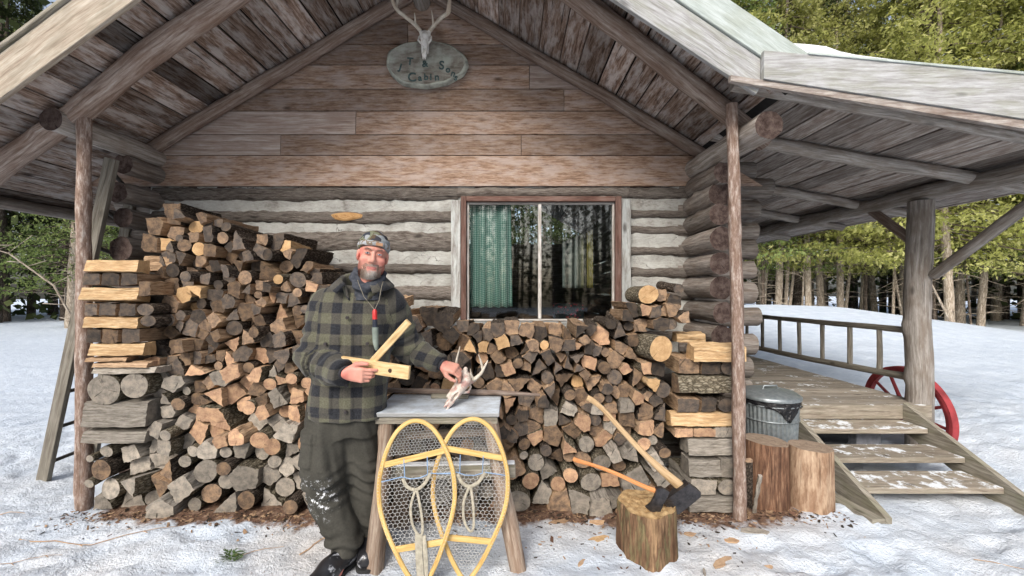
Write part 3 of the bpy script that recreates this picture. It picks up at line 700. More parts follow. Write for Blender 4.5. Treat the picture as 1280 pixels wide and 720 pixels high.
    m = MB(); m.log([(BX, 3.72, .70), (BX, 5, .655), (BX, 8.5, .63)], [.034, .034, .034], 12, 0, 1, .08, rings=50); m.build('bottom_rail', [M['ladder'], M['end_grey']], ro)
    for y in (4.03, 4.38, 4.77, 5.15, 5.52, 5.91, 6.3, 6.95, 7.35, 7.75, 8.15):
        m = MB(); m.log([(BX + R.uniform(-.005, .005), y, .68), (BX, y + R.uniform(-.01, .01), 1.115)], .023, 10, 0, 1, .12, knots=3); m.build('baluster', [M['ladder'], M['end_grey']], ro)
porch()

# steps
st = thing('porch_steps', (2.93, 3.0, 0), 'three worn wooden steps with sloping side boards, dusted with snow, up to the porch', 'steps')
for y, z in ((3.30, .365), (3.03, .239), (2.79, .127)):
    m = MB(); m.box((2.935, y + .135, z - .021), (1.0, .27, .042), None, 0, 0, None, .004); m.build('tread', M['step'], st)
for x in (2.408, 3.462):
    m = MB(); P = [(x, 3.54, .50), (x, 3.54, .22), (x, 2.95, -.03), (x, 2.60, -.03), (x, 2.58, .04)]
    # side board as a sloping plank with cut foot
    pts = [(3.52, .52), (3.52, .27), (2.80, -.04), (2.56, -.04), (2.555, .05)]
    L_ = [(x - .021, a, b) for a, b in pts]; Rr = [(x + .021, a, b) for a, b in pts]; uv = [(a, b) for a, b in pts]
    m.face(L_, uv, 0, False, .5); m.face(Rr[::-1], uv[::-1], 0, False, .5)
    for e in range(5): f = (e + 1) % 5; m.face([L_[f], L_[e], Rr[e], Rr[f]], [uv[f], uv[e], (uv[e][0], uv[e][1] + .04), (uv[f][0], uv[f][1] + .04)], 0, False, .5)
    o = m.build('stringer', M['string'], st)
m = MB(); m.plank((2.30, 2.95, .02), (2.34, 2.55, .03), .09, .03, (0, 0, 1)); o = m.build('board', M['string'], None, org=(2.32, 2.75, .02)); tag(o, 'short grey board lying in the snow at the foot of the steps beside the stump', 'board')
# black pipe under the steps
k = plain('black_pipe', (.03, .032, .036), .4, .6, var=.3)
m = MB(); m.tube([(2.2, 3.72, .2), (2.98, 3.60, .205)], .075, 20, 0); o = m.build('stovepipe', k, None, org=(2.6, 3.66, .13)); tag(o, 'length of black stovepipe lying under the porch steps', 'pipe')
k = plain('grey_block', (.24, .25, .28), .8)
m = MB(); m.box((3.15, 3.60, .19), (.22, .14, .14), None, 0, 0, .5, .006); o = m.build('concrete_block', k, None, org=(3.15, 3.6, .12)); tag(o, 'grey concrete block under the porch steps at the end of the black pipe', 'block')
# ---------------------------------------------------------------- firewood
YF = 2.70                                     # front plane of the stack near the ground
def front_y(z): return YF + .10 * z
def px2w(px, py):
    y = YF
    for _ in range(4): z = CAM_Z + (HOR - py) * y / F_PX; y = front_y(z)
    return ((px - 640) * y / F_PX, CAM_Z + (HOR - py) * y / F_PX)
OUT = [(106, 640), (106, 470), (106, 470), (196, 466), (190, 330), (186, 300), (192, 272), (215, 262), (240, 270), (285, 284), (318, 300), (345, 298), (366, 316), (388, 330), (398, 356), (440, 380), (500, 380), (516, 392), (540, 390), (562, 405), (600, 412), (625, 404), (650, 410), (690, 414), (730, 410), (762, 406), (780, 392), (800, 376), (822, 362), (848, 356), (862, 372), (880, 384), (880, 412), (846, 416), (842, 500), (846, 640)]
OUTW = [px2w(*p) for p in OUT]
for i, (x, z) in enumerate(OUTW):
    if OUT[i][1] >= 640: OUTW[i] = (x, .0)
def inside(x, z, poly):
    c = False; n = len(poly)
    for i in range(n):
        x1, y1 = poly[i]; x2, y2 = poly[(i + 1) % n]
        if (y1 > z) != (y2 > z) and x < (x2 - x1) * (z - y1) / (y2 - y1) + x1: c = not c
    return c
CRIB = [px2w(*p) for p in [(100, 486), (196, 486), (196, 318), (100, 318)]] + []
# reserved rectangles for pieces placed one by one (in wall metres)
def rectw(a, b, c, d): p, q = px2w(a, d), px2w(c, b); return (p[0], p[1], q[0], q[1])
RES = [rectw(100, 318, 190, 492), rectw(100, 495, 187, 556), rectw(842, 415, 930, 648), rectw(800, 417, 835, 449)]
def reserved(x, z, m=0): return any(a - m < x < c + m and b - m < z < d + m for a, b, c, d in RES)
sites = []
rs = random.Random(21)
def dens(x, z):      # local spacing: bigger rounds low down on the left
    s = .108
    if x < -1.2: s = .110 if z < .70 else (.094 if z < 1.3 else .085)
    if x > -.9: s = .085 if z > .55 else .096
    if z < .30: s *= 1.28
    return s
tries = 0
x0_, x1_ = -3.0, 1.2
while tries < 26000:
    tries += 1; x, z = rs.uniform(x0_, x1_), rs.uniform(.045, 2.12)
    if not inside(x, z, OUTW) or reserved(x, z, .035): continue
    s = dens(x, z) * rs.choice([.62, .78, .92, 1, 1.1, 1.3])
    if all((x - a) ** 2 + (z - b) ** 2 > ((s + c) * .5) ** 2 for a, b, c in sites): sites.append((x, z, s))
# reserved zones as guard sites so that cells stop at them
guard = []
for a, b, c, d in RES:
    nx_, nz_ = max(1, int((c - a) / .07)), max(1, int((d - b) / .07))
    for i in range(nx_ + 1):
        for j in range(nz_ + 1): guard.append((a + .03 + (c - a - .06) * i / nx_, b + .03 + (d - b - .06) * j / nz_, .07))
def clip(poly, nx_, nz_, d):        # keep n.p <= d
    out = []
    for i in range(len(poly)):
        p, q = poly[i], poly[(i + 1) % len(poly)]; a, b = nx_ * p[0] + nz_ * p[1] - d, nx_ * q[0] + nz_ * q[1] - d
        if a <= 0: out.append(p)
        if (a < 0) != (b < 0) and a != b: t = a / (a - b); out.append((p[0] + (q[0] - p[0]) * t, p[1] + (q[1] - p[1]) * t))
    return out
def area(p): return abs(sum(p[i][0] * p[(i + 1) % len(p)][1] - p[(i + 1) % len(p)][0] * p[i][1] for i in range(len(p)))) / 2
allS = sites + guard
cells = []
for i, (x, z, s) in enumerate(sites):
    h = s * .82; xl, xh = max(-2.87, x - h), min(1.42 if z > 1.1 else 1.16, x + h); poly = [(xl, max(.004, z - h)), (xh, max(.004, z - h)), (xh, z + h), (xl, z + h)]
    for j, (a, b, c) in enumerate(allS):
        if j == i: continue
        dx, dz = a - x, b - z; L2 = dx * dx + dz * dz
        if L2 > .09: continue
        L = math.sqrt(L2); t = (L2 + s * s * .25 - c * c * .25) / (2 * L)     # power diagram
        poly = clip(poly, dx / L, dz / L, (x * dx + z * dz) / L + t - .0013)
        if len(poly) < 3: break
    # stay inside the outline at the top
    if len(poly) >= 3 and area(poly) > .0012: cells.append((x, z, s, poly))

def prism(poly, L, y0, kind, seed, barkside=None, ax='Y', bow=.0, tilt=(0, 0), jag=.0022):
    """split or round billet: outline poly (2-D), length L; returns a mesh builder in local coords centred on the outline, front at 0"""
    m = MB(); n = len(poly); cx = sum(p[0] for p in poly) / n; cz = sum(p[1] for p in poly) / n
    pts = []; side = []
    for i in range(n):
        p, q = poly[i], poly[(i + 1) % n]; L_ = math.hypot(q[0] - p[0], q[1] - p[1]); k_ = max(1, int(L_ / .018))
        isb = barkside is not None and (i in barkside)
        nx_, nz_ = (q[1] - p[1]) / L_, -(q[0] - p[0]) / L_
        for a in range(k_):
            t = a / k_; j_ = rs.uniform(-jag, jag) - (0 if not isb else 0); b_ = (4 * t * (1 - t)) * bow * (1 if isb else 0)
            pts.append((p[0] + (q[0] - p[0]) * t + nx_ * (j_ + b_) - cx, p[1] + (q[1] - p[1]) * t + nz_ * (j_ + b_) - cz)); side.append(isb)
    N_ = len(pts)
    if sum(pts[i][0] * pts[(i + 1) % N_][1] - pts[(i + 1) % N_][0] * pts[i][1] for i in range(N_)) < 0: pts.reverse(); side = side[::-1]; side = side[1:] + side[:1]
    nr = 8; rows = []; jt = 0 if kind == 'round' else .0032
    for r_ in range(nr + 1):
        t = r_ / nr; k_ = 1 - .05 * t * rs.random(); w1, w2 = .004 * math.sin(t * 5 + seed), .004 * math.cos(t * 4 + seed)
        sc_ = (.985 if r_ == 0 else 1) * k_
        rows.append([(p[0] * sc_ + w1 * t + rs.uniform(-jt, jt), L * t + (tilt[0] * p[0] + tilt[1] * p[1]) * (1 - t) , p[1] * sc_ + w2 * t + rs.uniform(-jt, jt)) for p in pts])
    per = [0]
    for i in range(N_): q = (i + 1) % N_; per.append(per[-1] + math.hypot(pts[q][0] - pts[i][0], pts[q][1] - pts[i][1]))
    b = len(m.V)
    for r in rows: m.V += [Vector(p) for p in r]
    o = (rs.uniform(-40, 40), rs.uniform(-40, 40)); tn = rs.random()
    rd = kind == 'round'
    for i in range(nr):
        for j in range(N_):
            k_ = (j + 1) % N_
            m.F.append([b + i * N_ + j, b + i * N_ + k_, b + (i + 1) * N_ + k_, b + (i + 1) * N_ + j])
            m.U.append([(o[0] + L * i / nr, o[1] + per[j]), (o[0] + L * i / nr, o[1] + per[j + 1]), (o[0] + L * (i + 1) / nr, o[1] + per[j + 1]), (o[0] + L * (i + 1) / nr, o[1] + per[j])])
            m.M.append(2 if (rd or side[j]) else 1); m.S.append(rd); m.T.append(tn)
    # pith for the growth rings: centre of a round, the corner opposite the bark on a split
    if rd: pith = (rs.uniform(-.006, .006), rs.uniform(-.006, .006))
    else:
        if barkside: i = barkside[0]; e = ((poly[i][0] + poly[(i + 1) % n][0]) / 2 - cx, (poly[i][1] + poly[(i + 1) % n][1]) / 2 - cz); pith = (-e[0] * 1.6, -e[1] * 1.6)
        else: a = rs.uniform(0, 6.28); pith = (.09 * math.cos(a), .09 * math.sin(a))
    m.face([rows[0][j] for j in range(N_)][::-1] if False else [rows[0][j] for j in range(N_)], [(p[0] - pith[0], p[1] - pith[1]) for p in pts], 0, False, tn)
    m.face([rows[-1][j] for j in range(N_)][::-1], [(p[0] - pith[0], p[1] - pith[1]) for p in pts][::-1], 0, False, tn)
    return m, (cx, cz)
def reduce_poly(poly, target):
    p = list(poly)
    while len(p) > target:
        best = min(range(len(p)), key=lambda i: area([p[i - 1], p[i], p[(i + 1) % len(p)]])); p.pop(best)
    return p
def shade_kind(x, z):
    """which firewood (species, age) lies where in the stack"""
    u = rs.random()
    if x < -1.15:
        if z < .42: return 'grey' if u < .85 else 'brown'
        if z < .95 and x > -2.25: return 'tan' if u < .76 else ('brown' if u < .85 else 'grey')
        if z < .95: return 'grey' if u < .8 else 'brown'
        if z > 1.8: return 'brown' if u < .5 else ('charcoal' if u < .85 else 'fresh')
        return 'charcoal' if u < .48 else ('brown' if u < .88 else ('tan' if u < .965 else 'fresh'))
    if z < .42: return 'grey' if u < .7 else ('brown' if u < .92 else 'tan')
    if z < .75: return 'charcoal' if u < .35 else ('brown' if u < .7 else ('grey' if u < .88 else 'tan'))
    return 'charcoal' if u < .48 else ('brown' if u < .87 else ('tan' if u < .95 else 'fresh'))
TONE = {'charcoal': 'dark', 'brown': 'brown', 'tan': 'tan', 'grey': 'grey', 'fresh': 'pale fresh'}
def zone(x, z):
    lv = 'topmost' if z > 1.75 else 'upper' if z > 1.3 else 'middle' if z > .85 else 'lower' if z > .4 else 'bottom'
    if x < -1.15: return lv + ' courses ' + ('by the left post' if x < -2.3 else 'mid left stack' if x < -1.7 else 'left of the man')
    lv = 'topmost' if z > 1.25 else 'upper' if z > .95 else 'middle' if z > .65 else 'lower' if z > .35 else 'bottom'
    if x < -.55: return lv + ' courses behind the man'
    if x < .05: return lv + ' courses behind the table'
    return lv + ' courses ' + ('right of the table' if x < .42 else 'behind the axes' if x < .85 else 'near the right post')
pieces = []
for x, z, s, poly in cells:
    kd = shade_kind(x, z); ar = area(poly); big = ar > .008
    rnd = rs.random() < (.38 if z < .5 else .22)
    yj = front_y(z) + rs.gauss(0, .022) + (rs.choice([0, 0, 0, -.05, .06]))
    if x > -.2 and z < .35: yj += .0
    if rnd:
        # inscribed circle of the cell
        cx = sum(p[0] for p in poly) / len(poly); cz = sum(p[1] for p in poly) / len(poly)
        def dist(cx, cz): return min(abs((q[0] - p[0]) * (p[1] - cz) - (p[0] - cx) * (q[1] - p[1])) / max(1e-6, math.hypot(q[0] - p[0], q[1] - p[1])) for p, q in zip(poly, poly[1:] + poly[:1]))
        for _ in range(60):
            a, b_ = cx + rs.uniform(-.01, .01), cz + rs.uniform(-.01, .01)
            if inside(a, b_, poly) and dist(a, b_) > dist(cx, cz): cx, cz = a, b_
        r_ = dist(cx, cz) * 1.02; e = rs.uniform(.92, 1); ph = rs.uniform(0, 6)
        if r_ < .018: continue
        pp = [(cx + r_ * math.cos(t) * (1 + .05 * math.sin(2 * t + ph) + .03 * math.sin(3 * t + ph * 2)), cz + r_ * e * math.sin(t) * (1 + .05 * math.sin(2 * t + ph))) for t in [6.283 * i / 16 for i in range(16)]]
        m, c = prism(pp, rs.uniform(.34, .42), 0, 'round', rs.uniform(0, 9), None, jag=.0012, tilt=(rs.uniform(-.1, .1), rs.uniform(-.08, .08)))
        name, lab = 'round_log', TONE[kd] + (' thick round log, ' if r_ > .045 else ' thin round log, ') + zone(x, z)
    else:
        t = rs.choice([3, 4, 4, 5, 5]) if len(poly) > 3 else 3
        pp = reduce_poly(poly, t)
        if area(pp) < .0011: pp = poly
        le = max(range(len(pp)), key=lambda i: math.hypot(pp[i][0] - pp[(i + 1) % len(pp)][0], pp[i][1] - pp[(i + 1) % len(pp)][1]))
        bs = [le] if rs.random() < .75 else [le, (le + 1) % len(pp)] if rs.random() < .4 else None
        m, c = prism(pp, rs.uniform(.34, .42), 0, 'split', rs.uniform(0, 9), bs, bow=rs.uniform(.002, .010), tilt=(rs.uniform(-.25, .25), rs.uniform(-.16, .16)), jag=.0042)
        name, lab = 'split_log', TONE[kd] + ' ' + {3: 'wedge', 4: 'blocky', 5: 'rounded'}.get(len(pp), 'rounded') + ' split log, ' + zone(x, z)
    hidden = (-1.12 < c[0] < -.60 and z < 1.35) and not (c[0] > -.66 and z > 1.1)
    pieces.append(dict(m=m, c=(c[0], yj, c[1]), kd=kd, ar=ar * (0.01 if hidden else 1), name=name, lab=lab, rot=(rs.gauss(0, .04), rs.gauss(0, .03), rs.gauss(0, .055))))
# pieces lying along the front, the crossed ends that hold the stacks, and other singled-out billets
special = []
def flat_piece(x0, x1, z0, z1, kd, label, y=None, dep=.10, slope=0, name='split_log', barkf=False, yaw=0):
    """billet lying across, its long face to the front"""
    L = x1 - x0; h = (z1 - z0) / 2
    pp = [(-dep / 2, -h), (dep / 2, -h * .8), (dep / 2 * .7, h * .85), (-dep / 2 * .9, h)]
    m, c = prism(pp, L, 0, 'split', rs.uniform(0, 9), [1] if barkf else [3], bow=.004, jag=.003)
    o = dict(m=m, kd=kd, name=name, lab=label, x=x0, z=(z0 + z1) / 2, y=(y if y is not None else front_y((z0 + z1) / 2) + dep / 2 - .02), slope=slope, bark=barkf, yaw=yaw)
    special.append(o)
def W(px, py): return px2w(px, py)
def WL(px, py): return ((px - 640) * 2.68 / F_PX, CAM_Z + (HOR - py) * 2.68 / F_PX)
def fp(a, b, c, d, kd, label, **k_):
    if c < 200: (xa, zb), (xc, zt) = WL(a, d), WL(c, b); k_['y'] = 2.665 + k_.get('dep', .10) / 2
    else: (xa, zb), (xc, zt) = W(a, d), W(c, b)
    k_ = dict(k_); flat_piece(xa, xc, zb, zt, kd, label, **k_)
def endp(cx_, cy_, w_, h_, kd, label, rnd=False, ln=.36, dy=0):
    L_ = cx_ < 205; x, z = WL(cx_, cy_) if L_ else W(cx_, cy_); s = (2.70 if L_ else 2.85) / 500; a, b = w_ * s / 2, h_ * s / 2
    if rnd: pp = [(x + a * math.cos(t) * (1 + .03 * math.sin(3 * t + cx_)), z + b * math.sin(t)) for t in [6.283 * i / 20 for i in range(20)]]; m, c = prism(pp, ln, 0, 'round', cx_, None, jag=.001)
    else: pp = [(x - a, z - b), (x + a * rs.uniform(.85, 1), z - b * rs.uniform(.85, 1)), (x + a, z + b * rs.uniform(.8, 1)), (x - a * rs.uniform(.8, 1), z + b)]; m, c = prism(pp, ln, 0, 'split', cx_, [rs.choice([0, 2])], bow=.004)
    pieces.append(dict(m=m, c=(c[0], (2.675 if L_ else front_y(z) - .012) + dy, c[1]), kd=kd, ar=9, name='round_log' if rnd else 'split_log', lab=label, rot=(0, 0, rs.gauss(0, .02))))
cl = 'at the left crossed end'
fp(108, 324, 173, 341, 'fresh', 'topmost pale split log lying across ' + cl, slope=.05)
for i, (a, b) in enumerate(((103, 126), (127, 150), (151, 173))): endp((a + b) / 2, 349, b - a - 1, 15, 'charcoal', 'dark split end under the topmost log ' + cl)
fp(102, 359, 174, 377, 'fresh', 'broad pale split log lying across, second from the top ' + cl, slope=.09)
endp(182, 361, 15, 18, 'brown', 'square grey brown log end beside the second crosswise log ' + cl)
fp(176, 318, 214, 340, 'brown', 'bark edged split log beside the topmost crosswise log ' + cl, y=2.93)
fp(174, 342, 214, 356, 'fresh', 'pale split log lying behind the second crosswise log ' + cl, y=2.96, slope=-.1)
for i, (a, b) in enumerate(((106, 123), (124, 146), (149, 171), (172, 193))): endp((a + b) / 2, 387, b - a - 1, 15, 'charcoal', 'dark log end below the second log ' + cl, rnd=(i in (3,)))
fp(106, 395, 173, 411, 'fresh', 'narrow pale split log lying across, third from the top ' + cl)
endp(186, 401, 20, 14, 'charcoal', 'round dark log right of the third crosswise log ' + cl, rnd=True)
for i, (a, b) in enumerate(((108, 127), (128, 149), (153, 176))): endp((a + b) / 2, 420, b - a - 1, 17, 'charcoal' if i != 1 else 'brown', 'squared end under the third log ' + cl)
fp(113, 429, 182, 446, 'fresh', 'smooth pale split log lying across, fourth from the top ' + cl, slope=.05)
fp(108, 447, 160, 452, 'brown', 'thin brown board lying below the fourth crosswise log ' + cl)
fp(117, 453, 186, 460, 'tan', 'thin tan slab lying across low ' + cl, slope=.06)
fp(117, 460, 196, 468, 'grey', 'thin grey slab bearing the crosswise logs ' + cl, slope=.06, dep=.14)
endp(131, 487, 42, 38, 'grey', 'largest cut round log at the outer edge of the left stack', rnd=True, ln=.4)
endp(169, 482, 33, 31, 'grey', 'cracked pale round log right of the largest round in the left stack', rnd=True, ln=.4)
fp(104, 501, 184, 536, 'grey', 'wide mossy split log lying across under the large rounds of the left stack', dep=.16)
fp(104, 538, 183, 555, 'grey', 'flat grey split log lying across above the bottom rounds of the left stack', dep=.14, slope=.04)
cr_ = 'at the right crossed end'
fp(853, 418, 889, 430, 'fresh', 'short pale split log behind the orange beam ' + cr_, y=2.95, slope=-.1)
fp(862, 429, 925, 450, 'fresh', 'long orange split log sticking out past the right post', y=2.79, slope=-.16, dep=.13)
fp(848, 468, 920, 494, 'brown', 'ridged bark covered log lying across ' + cr_, barkf=True, slope=.1, dep=.14)
for i, (a, b) in enumerate(((846, 874), (875, 895), (896, 919))): endp((a + b) / 2, 506, b - a - 1, 17, 'charcoal', 'dark log end above the pale slab ' + cr_, rnd=(i == 2))
fp(838, 515, 922, 534, 'fresh', 'pale yellow split log lying across, lowest fresh one ' + cr_, slope=.10)
endp(860, 457, 26, 18, 'brown', 'brown wedge of wood over the bark covered log ' + cr_)
endp(888, 458, 24, 18, 'charcoal', 'dark split end over the bark covered log ' + cr_)
endp(908, 459, 15, 17, 'charcoal', 'small dark round over the bark covered log ' + cr_, rnd=True)
endp(854, 540, 22, 10, 'tan', 'small tan wedge under the pale yellow slab ' + cr_)
endp(880, 540, 27, 10, 'tan', 'flat tan wedge under the pale yellow slab ' + cr_)
endp(905, 540, 26, 12, 'grey', 'flat grey wedge under the pale yellow slab ' + cr_)
fp(860, 547, 926, 570, 'grey', 'weathered grey split log lying across under the tan wedges ' + cr_, dep=.15)
fp(861, 573, 900, 597, 'grey', 'grey brown weathered block lying across low ' + cr_, dep=.15)
endp(911, 584, 22, 22, 'grey', 'grey curved split end low beside the right post')
endp(878, 608, 34, 19, 'grey', 'wide grey wedge near the ground ' + cr_)
endp(908, 608, 22, 19, 'grey', 'rounded grey log end near the ground ' + cr_, rnd=True)
fp(861, 619, 924, 640, 'grey', 'lowest grey split log lying across on the ground ' + cr_, dep=.16, slope=-.05)
# the big freshly sawn round on the right stack
x, z = W(818.5, 433); pp = [(x + .085 * math.cos(t) * (1 + .04 * math.sin(2 * t)), z + .088 * math.sin(t)) for t in [6.283 * i / 24 for i in range(24)]]
m, c = prism(pp, .40, 0, 'round', 1, None, jag=.001); pieces.append(dict(m=m, c=(c[0], front_y(z) - .12, c[1]), kd='fresh', ar=9, name='round_log', lab='big round log with a bright freshly sawn face on top of the right stack', rot=(0, 0, .22)))
pieces.sort(key=lambda p: -p['ar'])
NIND = 300 - len(special)
ORD = ['first', 'second', 'third', 'fourth', 'fifth', 'sixth', 'seventh', 'eighth', 'ninth', 'tenth', 'eleventh', 'twelfth']
CARD = ['one', 'two', 'three', 'four', 'five', 'six', 'seven', 'eight', 'nine', 'ten', 'eleven', 'twelve']
def ordinals(items, key, setl):
    d = {}
    for it in items: d.setdefault(key(it)[0], []).append(it)
    for lab, g in d.items():
        if len(g) > 1:
            g.sort(key=lambda it: key(it)[1])
            for i, it in enumerate(g): setl(it, lab + ', ' + ORD[min(i, 11)] + (' of ' + CARD[min(len(g) - 1, 11)] if len(lab.split()) < 12 else '') + ' from left')
ordinals(pieces[:NIND], lambda p: (p['lab'], p['c'][0]), lambda p, l: p.__setitem__('lab', l))
GRP = 'firewood logs stacked against the cabin'
def fw_mats(kd): return [FW[kd][0], FW[kd][1], M['bark_pale'] if kd in ('grey', 'tan', 'fresh') else M['bark_fw']]
from mathutils import Euler
for p in pieces[:NIND]:
    o = p['m'].build(p['name'], fw_mats(p['kd']), None, org=(0, 0, 0)); o.location = p['c']; o.rotation_euler = p['rot']; tag(o, p['lab'], 'log', GRP)
rest = MB(); mats = []; kidx = {}
for kd in FW: kidx[kd] = len(mats); mats += fw_mats(kd)
for p in pieces[NIND:]:
    Mx = Matrix.Translation(p['c']) @ Euler(p['rot']).to_matrix().to_4x4(); b = len(rest.V); m = p['m']
    rest.V += [Mx @ v for v in m.V]; rest.F += [[b + i for i in f] for f in m.F]; rest.U += m.U; rest.M += [kidx[p['kd']] + i for i in m.M]; rest.S += m.S; rest.T += [(t + hash(p['c']) % 97 / 97) % 1 for t in m.T]
if rest.V: tag(rest.build('firewood', mats), 'small and hidden firewood pieces filling the stacks between the larger logs', 'firewood', None, 'stuff')
for s in special:
    mt = fw_mats(s['kd']); 
    if s['bark']: mt = [mt[0], M['bark_pale'], M['bark_pale']]
    o = s['m'].build(s['name'], mt, None, org=(0, 0, 0)); o.location = (s['x'], s['y'], s['z']); o.rotation_euler = (0, -s['slope'], -rad(90) + s['yaw']); tag(o, s['lab'], 'log', GRP)
print('PIECES', len(pieces), len(special))

# loose pieces on the ground by the stacks
def loose(name, x, y, z, L, r, rot, kd, lab, cat='log', rnd=False):
    pp = [(r * math.cos(t) * rs.uniform(.85, 1.1), r * math.sin(t) * rs.uniform(.7, 1)) for t in [6.283 * i / (10 if rnd else 5) for i in range(10 if rnd else 5)]]
    m, c = prism(pp, L, 0, 'round' if rnd else 'split', x, None if rnd else [2], bow=.002); o = m.build(name, fw_mats(kd), None, org=(0, 0, 0)); o.location = (x, y, z); o.rotation_euler = rot; tag(o, lab, cat); return o
loose('branch', 1.54, 2.60, .40, .47, .024, (-1.12, 0, -.55 - rad(0)), 'brown', 'bark covered branch leaning behind the right post against the stump', 'branch', True)
loose('split_stick', 1.575, 2.54, .33, .36, .014, (-1.1, 0, -.35), 'grey', 'thin grey split stick leaning beside the branch behind the right post', 'stick')
# ---------------------------------------------------------------- distance-field modelling (numpy surface nets)
class SDF:
    def __init__(s, lo, hi, h):
        s.lo = np.array(lo, float); s.h = h; s.n = tuple(int(math.ceil((b - a) / h)) + 1 for a, b in zip(lo, hi)); s.v = np.full(s.n, .2, np.float32)
        s.ax = [s.lo[i] + h * np.arange(s.n[i]) for i in range(3)]
    def reg(s, lo, hi, pad):
        sl = []
        for i in range(3):
            a = int(max(0, math.floor((lo[i] - pad - s.lo[i]) / s.h))); b = int(min(s.n[i], math.ceil((hi[i] + pad - s.lo[i]) / s.h) + 1)); sl.append(slice(a, max(a, b)))
        P = np.meshgrid(*[s.ax[i][sl[i]] for i in range(3)], indexing='ij', sparse=True)
        return tuple(sl), P
    def comb(s, sl, d, k, op):
        a = s.v[sl]; d = d.astype(np.float32)
        if op == 'u':
            if k > 0: hh = np.maximum(k - np.abs(a - d), 0) / k; s.v[sl] = np.minimum(a, d) - hh * hh * k * .25
            else: s.v[sl] = np.minimum(a, d)
        elif op == 's':
            d = -d
            if k > 0: hh = np.maximum(k - np.abs(a - d), 0) / k; s.v[sl] = np.maximum(a, d) + hh * hh * k * .25
            else: s.v[sl] = np.maximum(a, d)
    def cone(s, a, b, ra, rb, k=.01, op='u'):
        a = np.array(a, float); b = np.array(b, float); rm = max(ra, rb); sl, P = s.reg(np.minimum(a, b) - rm, np.maximum(a, b) + rm, .03 + k)
        ab = b - a; L2 = float(ab @ ab) + 1e-12; t = np.clip(((P[0] - a[0]) * ab[0] + (P[1] - a[1]) * ab[1] + (P[2] - a[2]) * ab[2]) / L2, 0, 1)
        d = np.sqrt((P[0] - a[0] - ab[0] * t) ** 2 + (P[1] - a[1] - ab[1] * t) ** 2 + (P[2] - a[2] - ab[2] * t) ** 2) - (ra + (rb - ra) * t)
        s.comb(sl, d, k, op)
    def chain(s, pts, rr, k=.01, op='u'):
        for i in range(len(pts) - 1): s.cone(pts[i], pts[i + 1], rr[i], rr[i + 1], k, op)
    def ell(s, c, r, Rm=None, k=.01, op='u'):
        c = np.array(c, float); r = np.array(r, float); rm = r.max(); sl, P = s.reg(c - rm, c + rm, .03 + k)
        q = [P[i] - c[i] for i in range(3)]
        if Rm is not None: Rm = np.array(Rm); q = [q[0] * Rm[0, i] + q[1] * Rm[1, i] + q[2] * Rm[2, i] for i in range(3)]
        k0 = np.sqrt((q[0] / r[0]) ** 2 + (q[1] / r[1]) ** 2 + (q[2] / r[2]) ** 2); k1 = np.sqrt((q[0] / r[0] ** 2) ** 2 + (q[1] / r[1] ** 2) ** 2 + (q[2] / r[2] ** 2) ** 2) + 1e-9
        s.comb(sl, k0 * (k0 - 1) / k1, k, op)
    def rings(s, rr, k=.02, op='u', p=2.3):
        """stack of ellipse sections [(cx, cy, z, a, b)] interpolated along z"""
        Z = np.array([r[2] for r in rr]); A = np.array(rr)
        lo = [min(r[0] - r[3] for r in rr), min(r[1] - r[4] for r in rr), Z.min()]; hi = [max(r[0] + r[3] for r in rr), max(r[1] + r[4] for r in rr), Z.max()]
        sl, P = s.reg(lo, hi, .04); z = P[2]; zc = np.clip(z, Z.min(), Z.max())
        cx, cy, a, b = [np.interp(zc.ravel(), Z, A[:, i]).reshape(zc.shape) for i in (0, 1, 3, 4)]
        k0 = ((np.abs(P[0] - cx) / a) ** p + (np.abs(P[1] - cy) / b) ** p) ** (1 / p); d = (k0 - 1) * np.minimum(a, b)
        d = np.maximum(d, np.abs(z - (Z.min() + Z.max()) / 2) - (Z.max() - Z.min()) / 2)
        s.comb(sl, d, k, op)
    def half(s, pt, nrm, lo=None, hi=None):
        """cut away everything on the normal's side of a plane"""
        lo = s.lo if lo is None else lo; hi = s.lo + s.h * np.array(s.n) if hi is None else hi
        sl, P = s.reg(lo, hi, 0); nrm = np.array(nrm, float); nrm /= np.linalg.norm(nrm)
        d = (P[0] - pt[0]) * nrm[0] + (P[1] - pt[1]) * nrm[1] + (P[2] - pt[2]) * nrm[2]; s.v[sl] = np.maximum(s.v[sl], d.astype(np.float32))
    def mesh(s):
        v = s.v; inn = v < 0; nx, ny, nzz = v.shape
        c = np.zeros((nx - 1, ny - 1, nzz - 1), np.int8)
        for dx in (0, 1):
            for dy in (0, 1):
                for dz in (0, 1): c += inn[dx:nx - 1 + dx, dy:ny - 1 + dy, dz:nzz - 1 + dz]
        act = np.argwhere((c > 0) & (c < 8)); idx = np.full(c.shape, -1, np.int32); idx[tuple(act.T)] = np.arange(len(act))
        acc = np.zeros((len(act), 3)); cnt = np.zeros(len(act))
        for axx in range(3):
            o = [i for i in range(3) if i != axx]
            for u in (0, 1):
                for w_ in (0, 1):
                    a = act.copy(); a[:, o[0]] += u; a[:, o[1]] += w_; b = a.copy(); b[:, axx] += 1
                    va, vb = v[tuple(a.T)], v[tuple(b.T)]; m = (va < 0) != (vb < 0); t = np.where(m, va / np.where(va == vb, 1, va - vb), 0)
                    p = a.astype(float); p[:, axx] += t; acc[m] += p[m]; cnt[m] += 1
        V = s.lo + s.h * acc / np.maximum(cnt, 1)[:, None]; Q = []
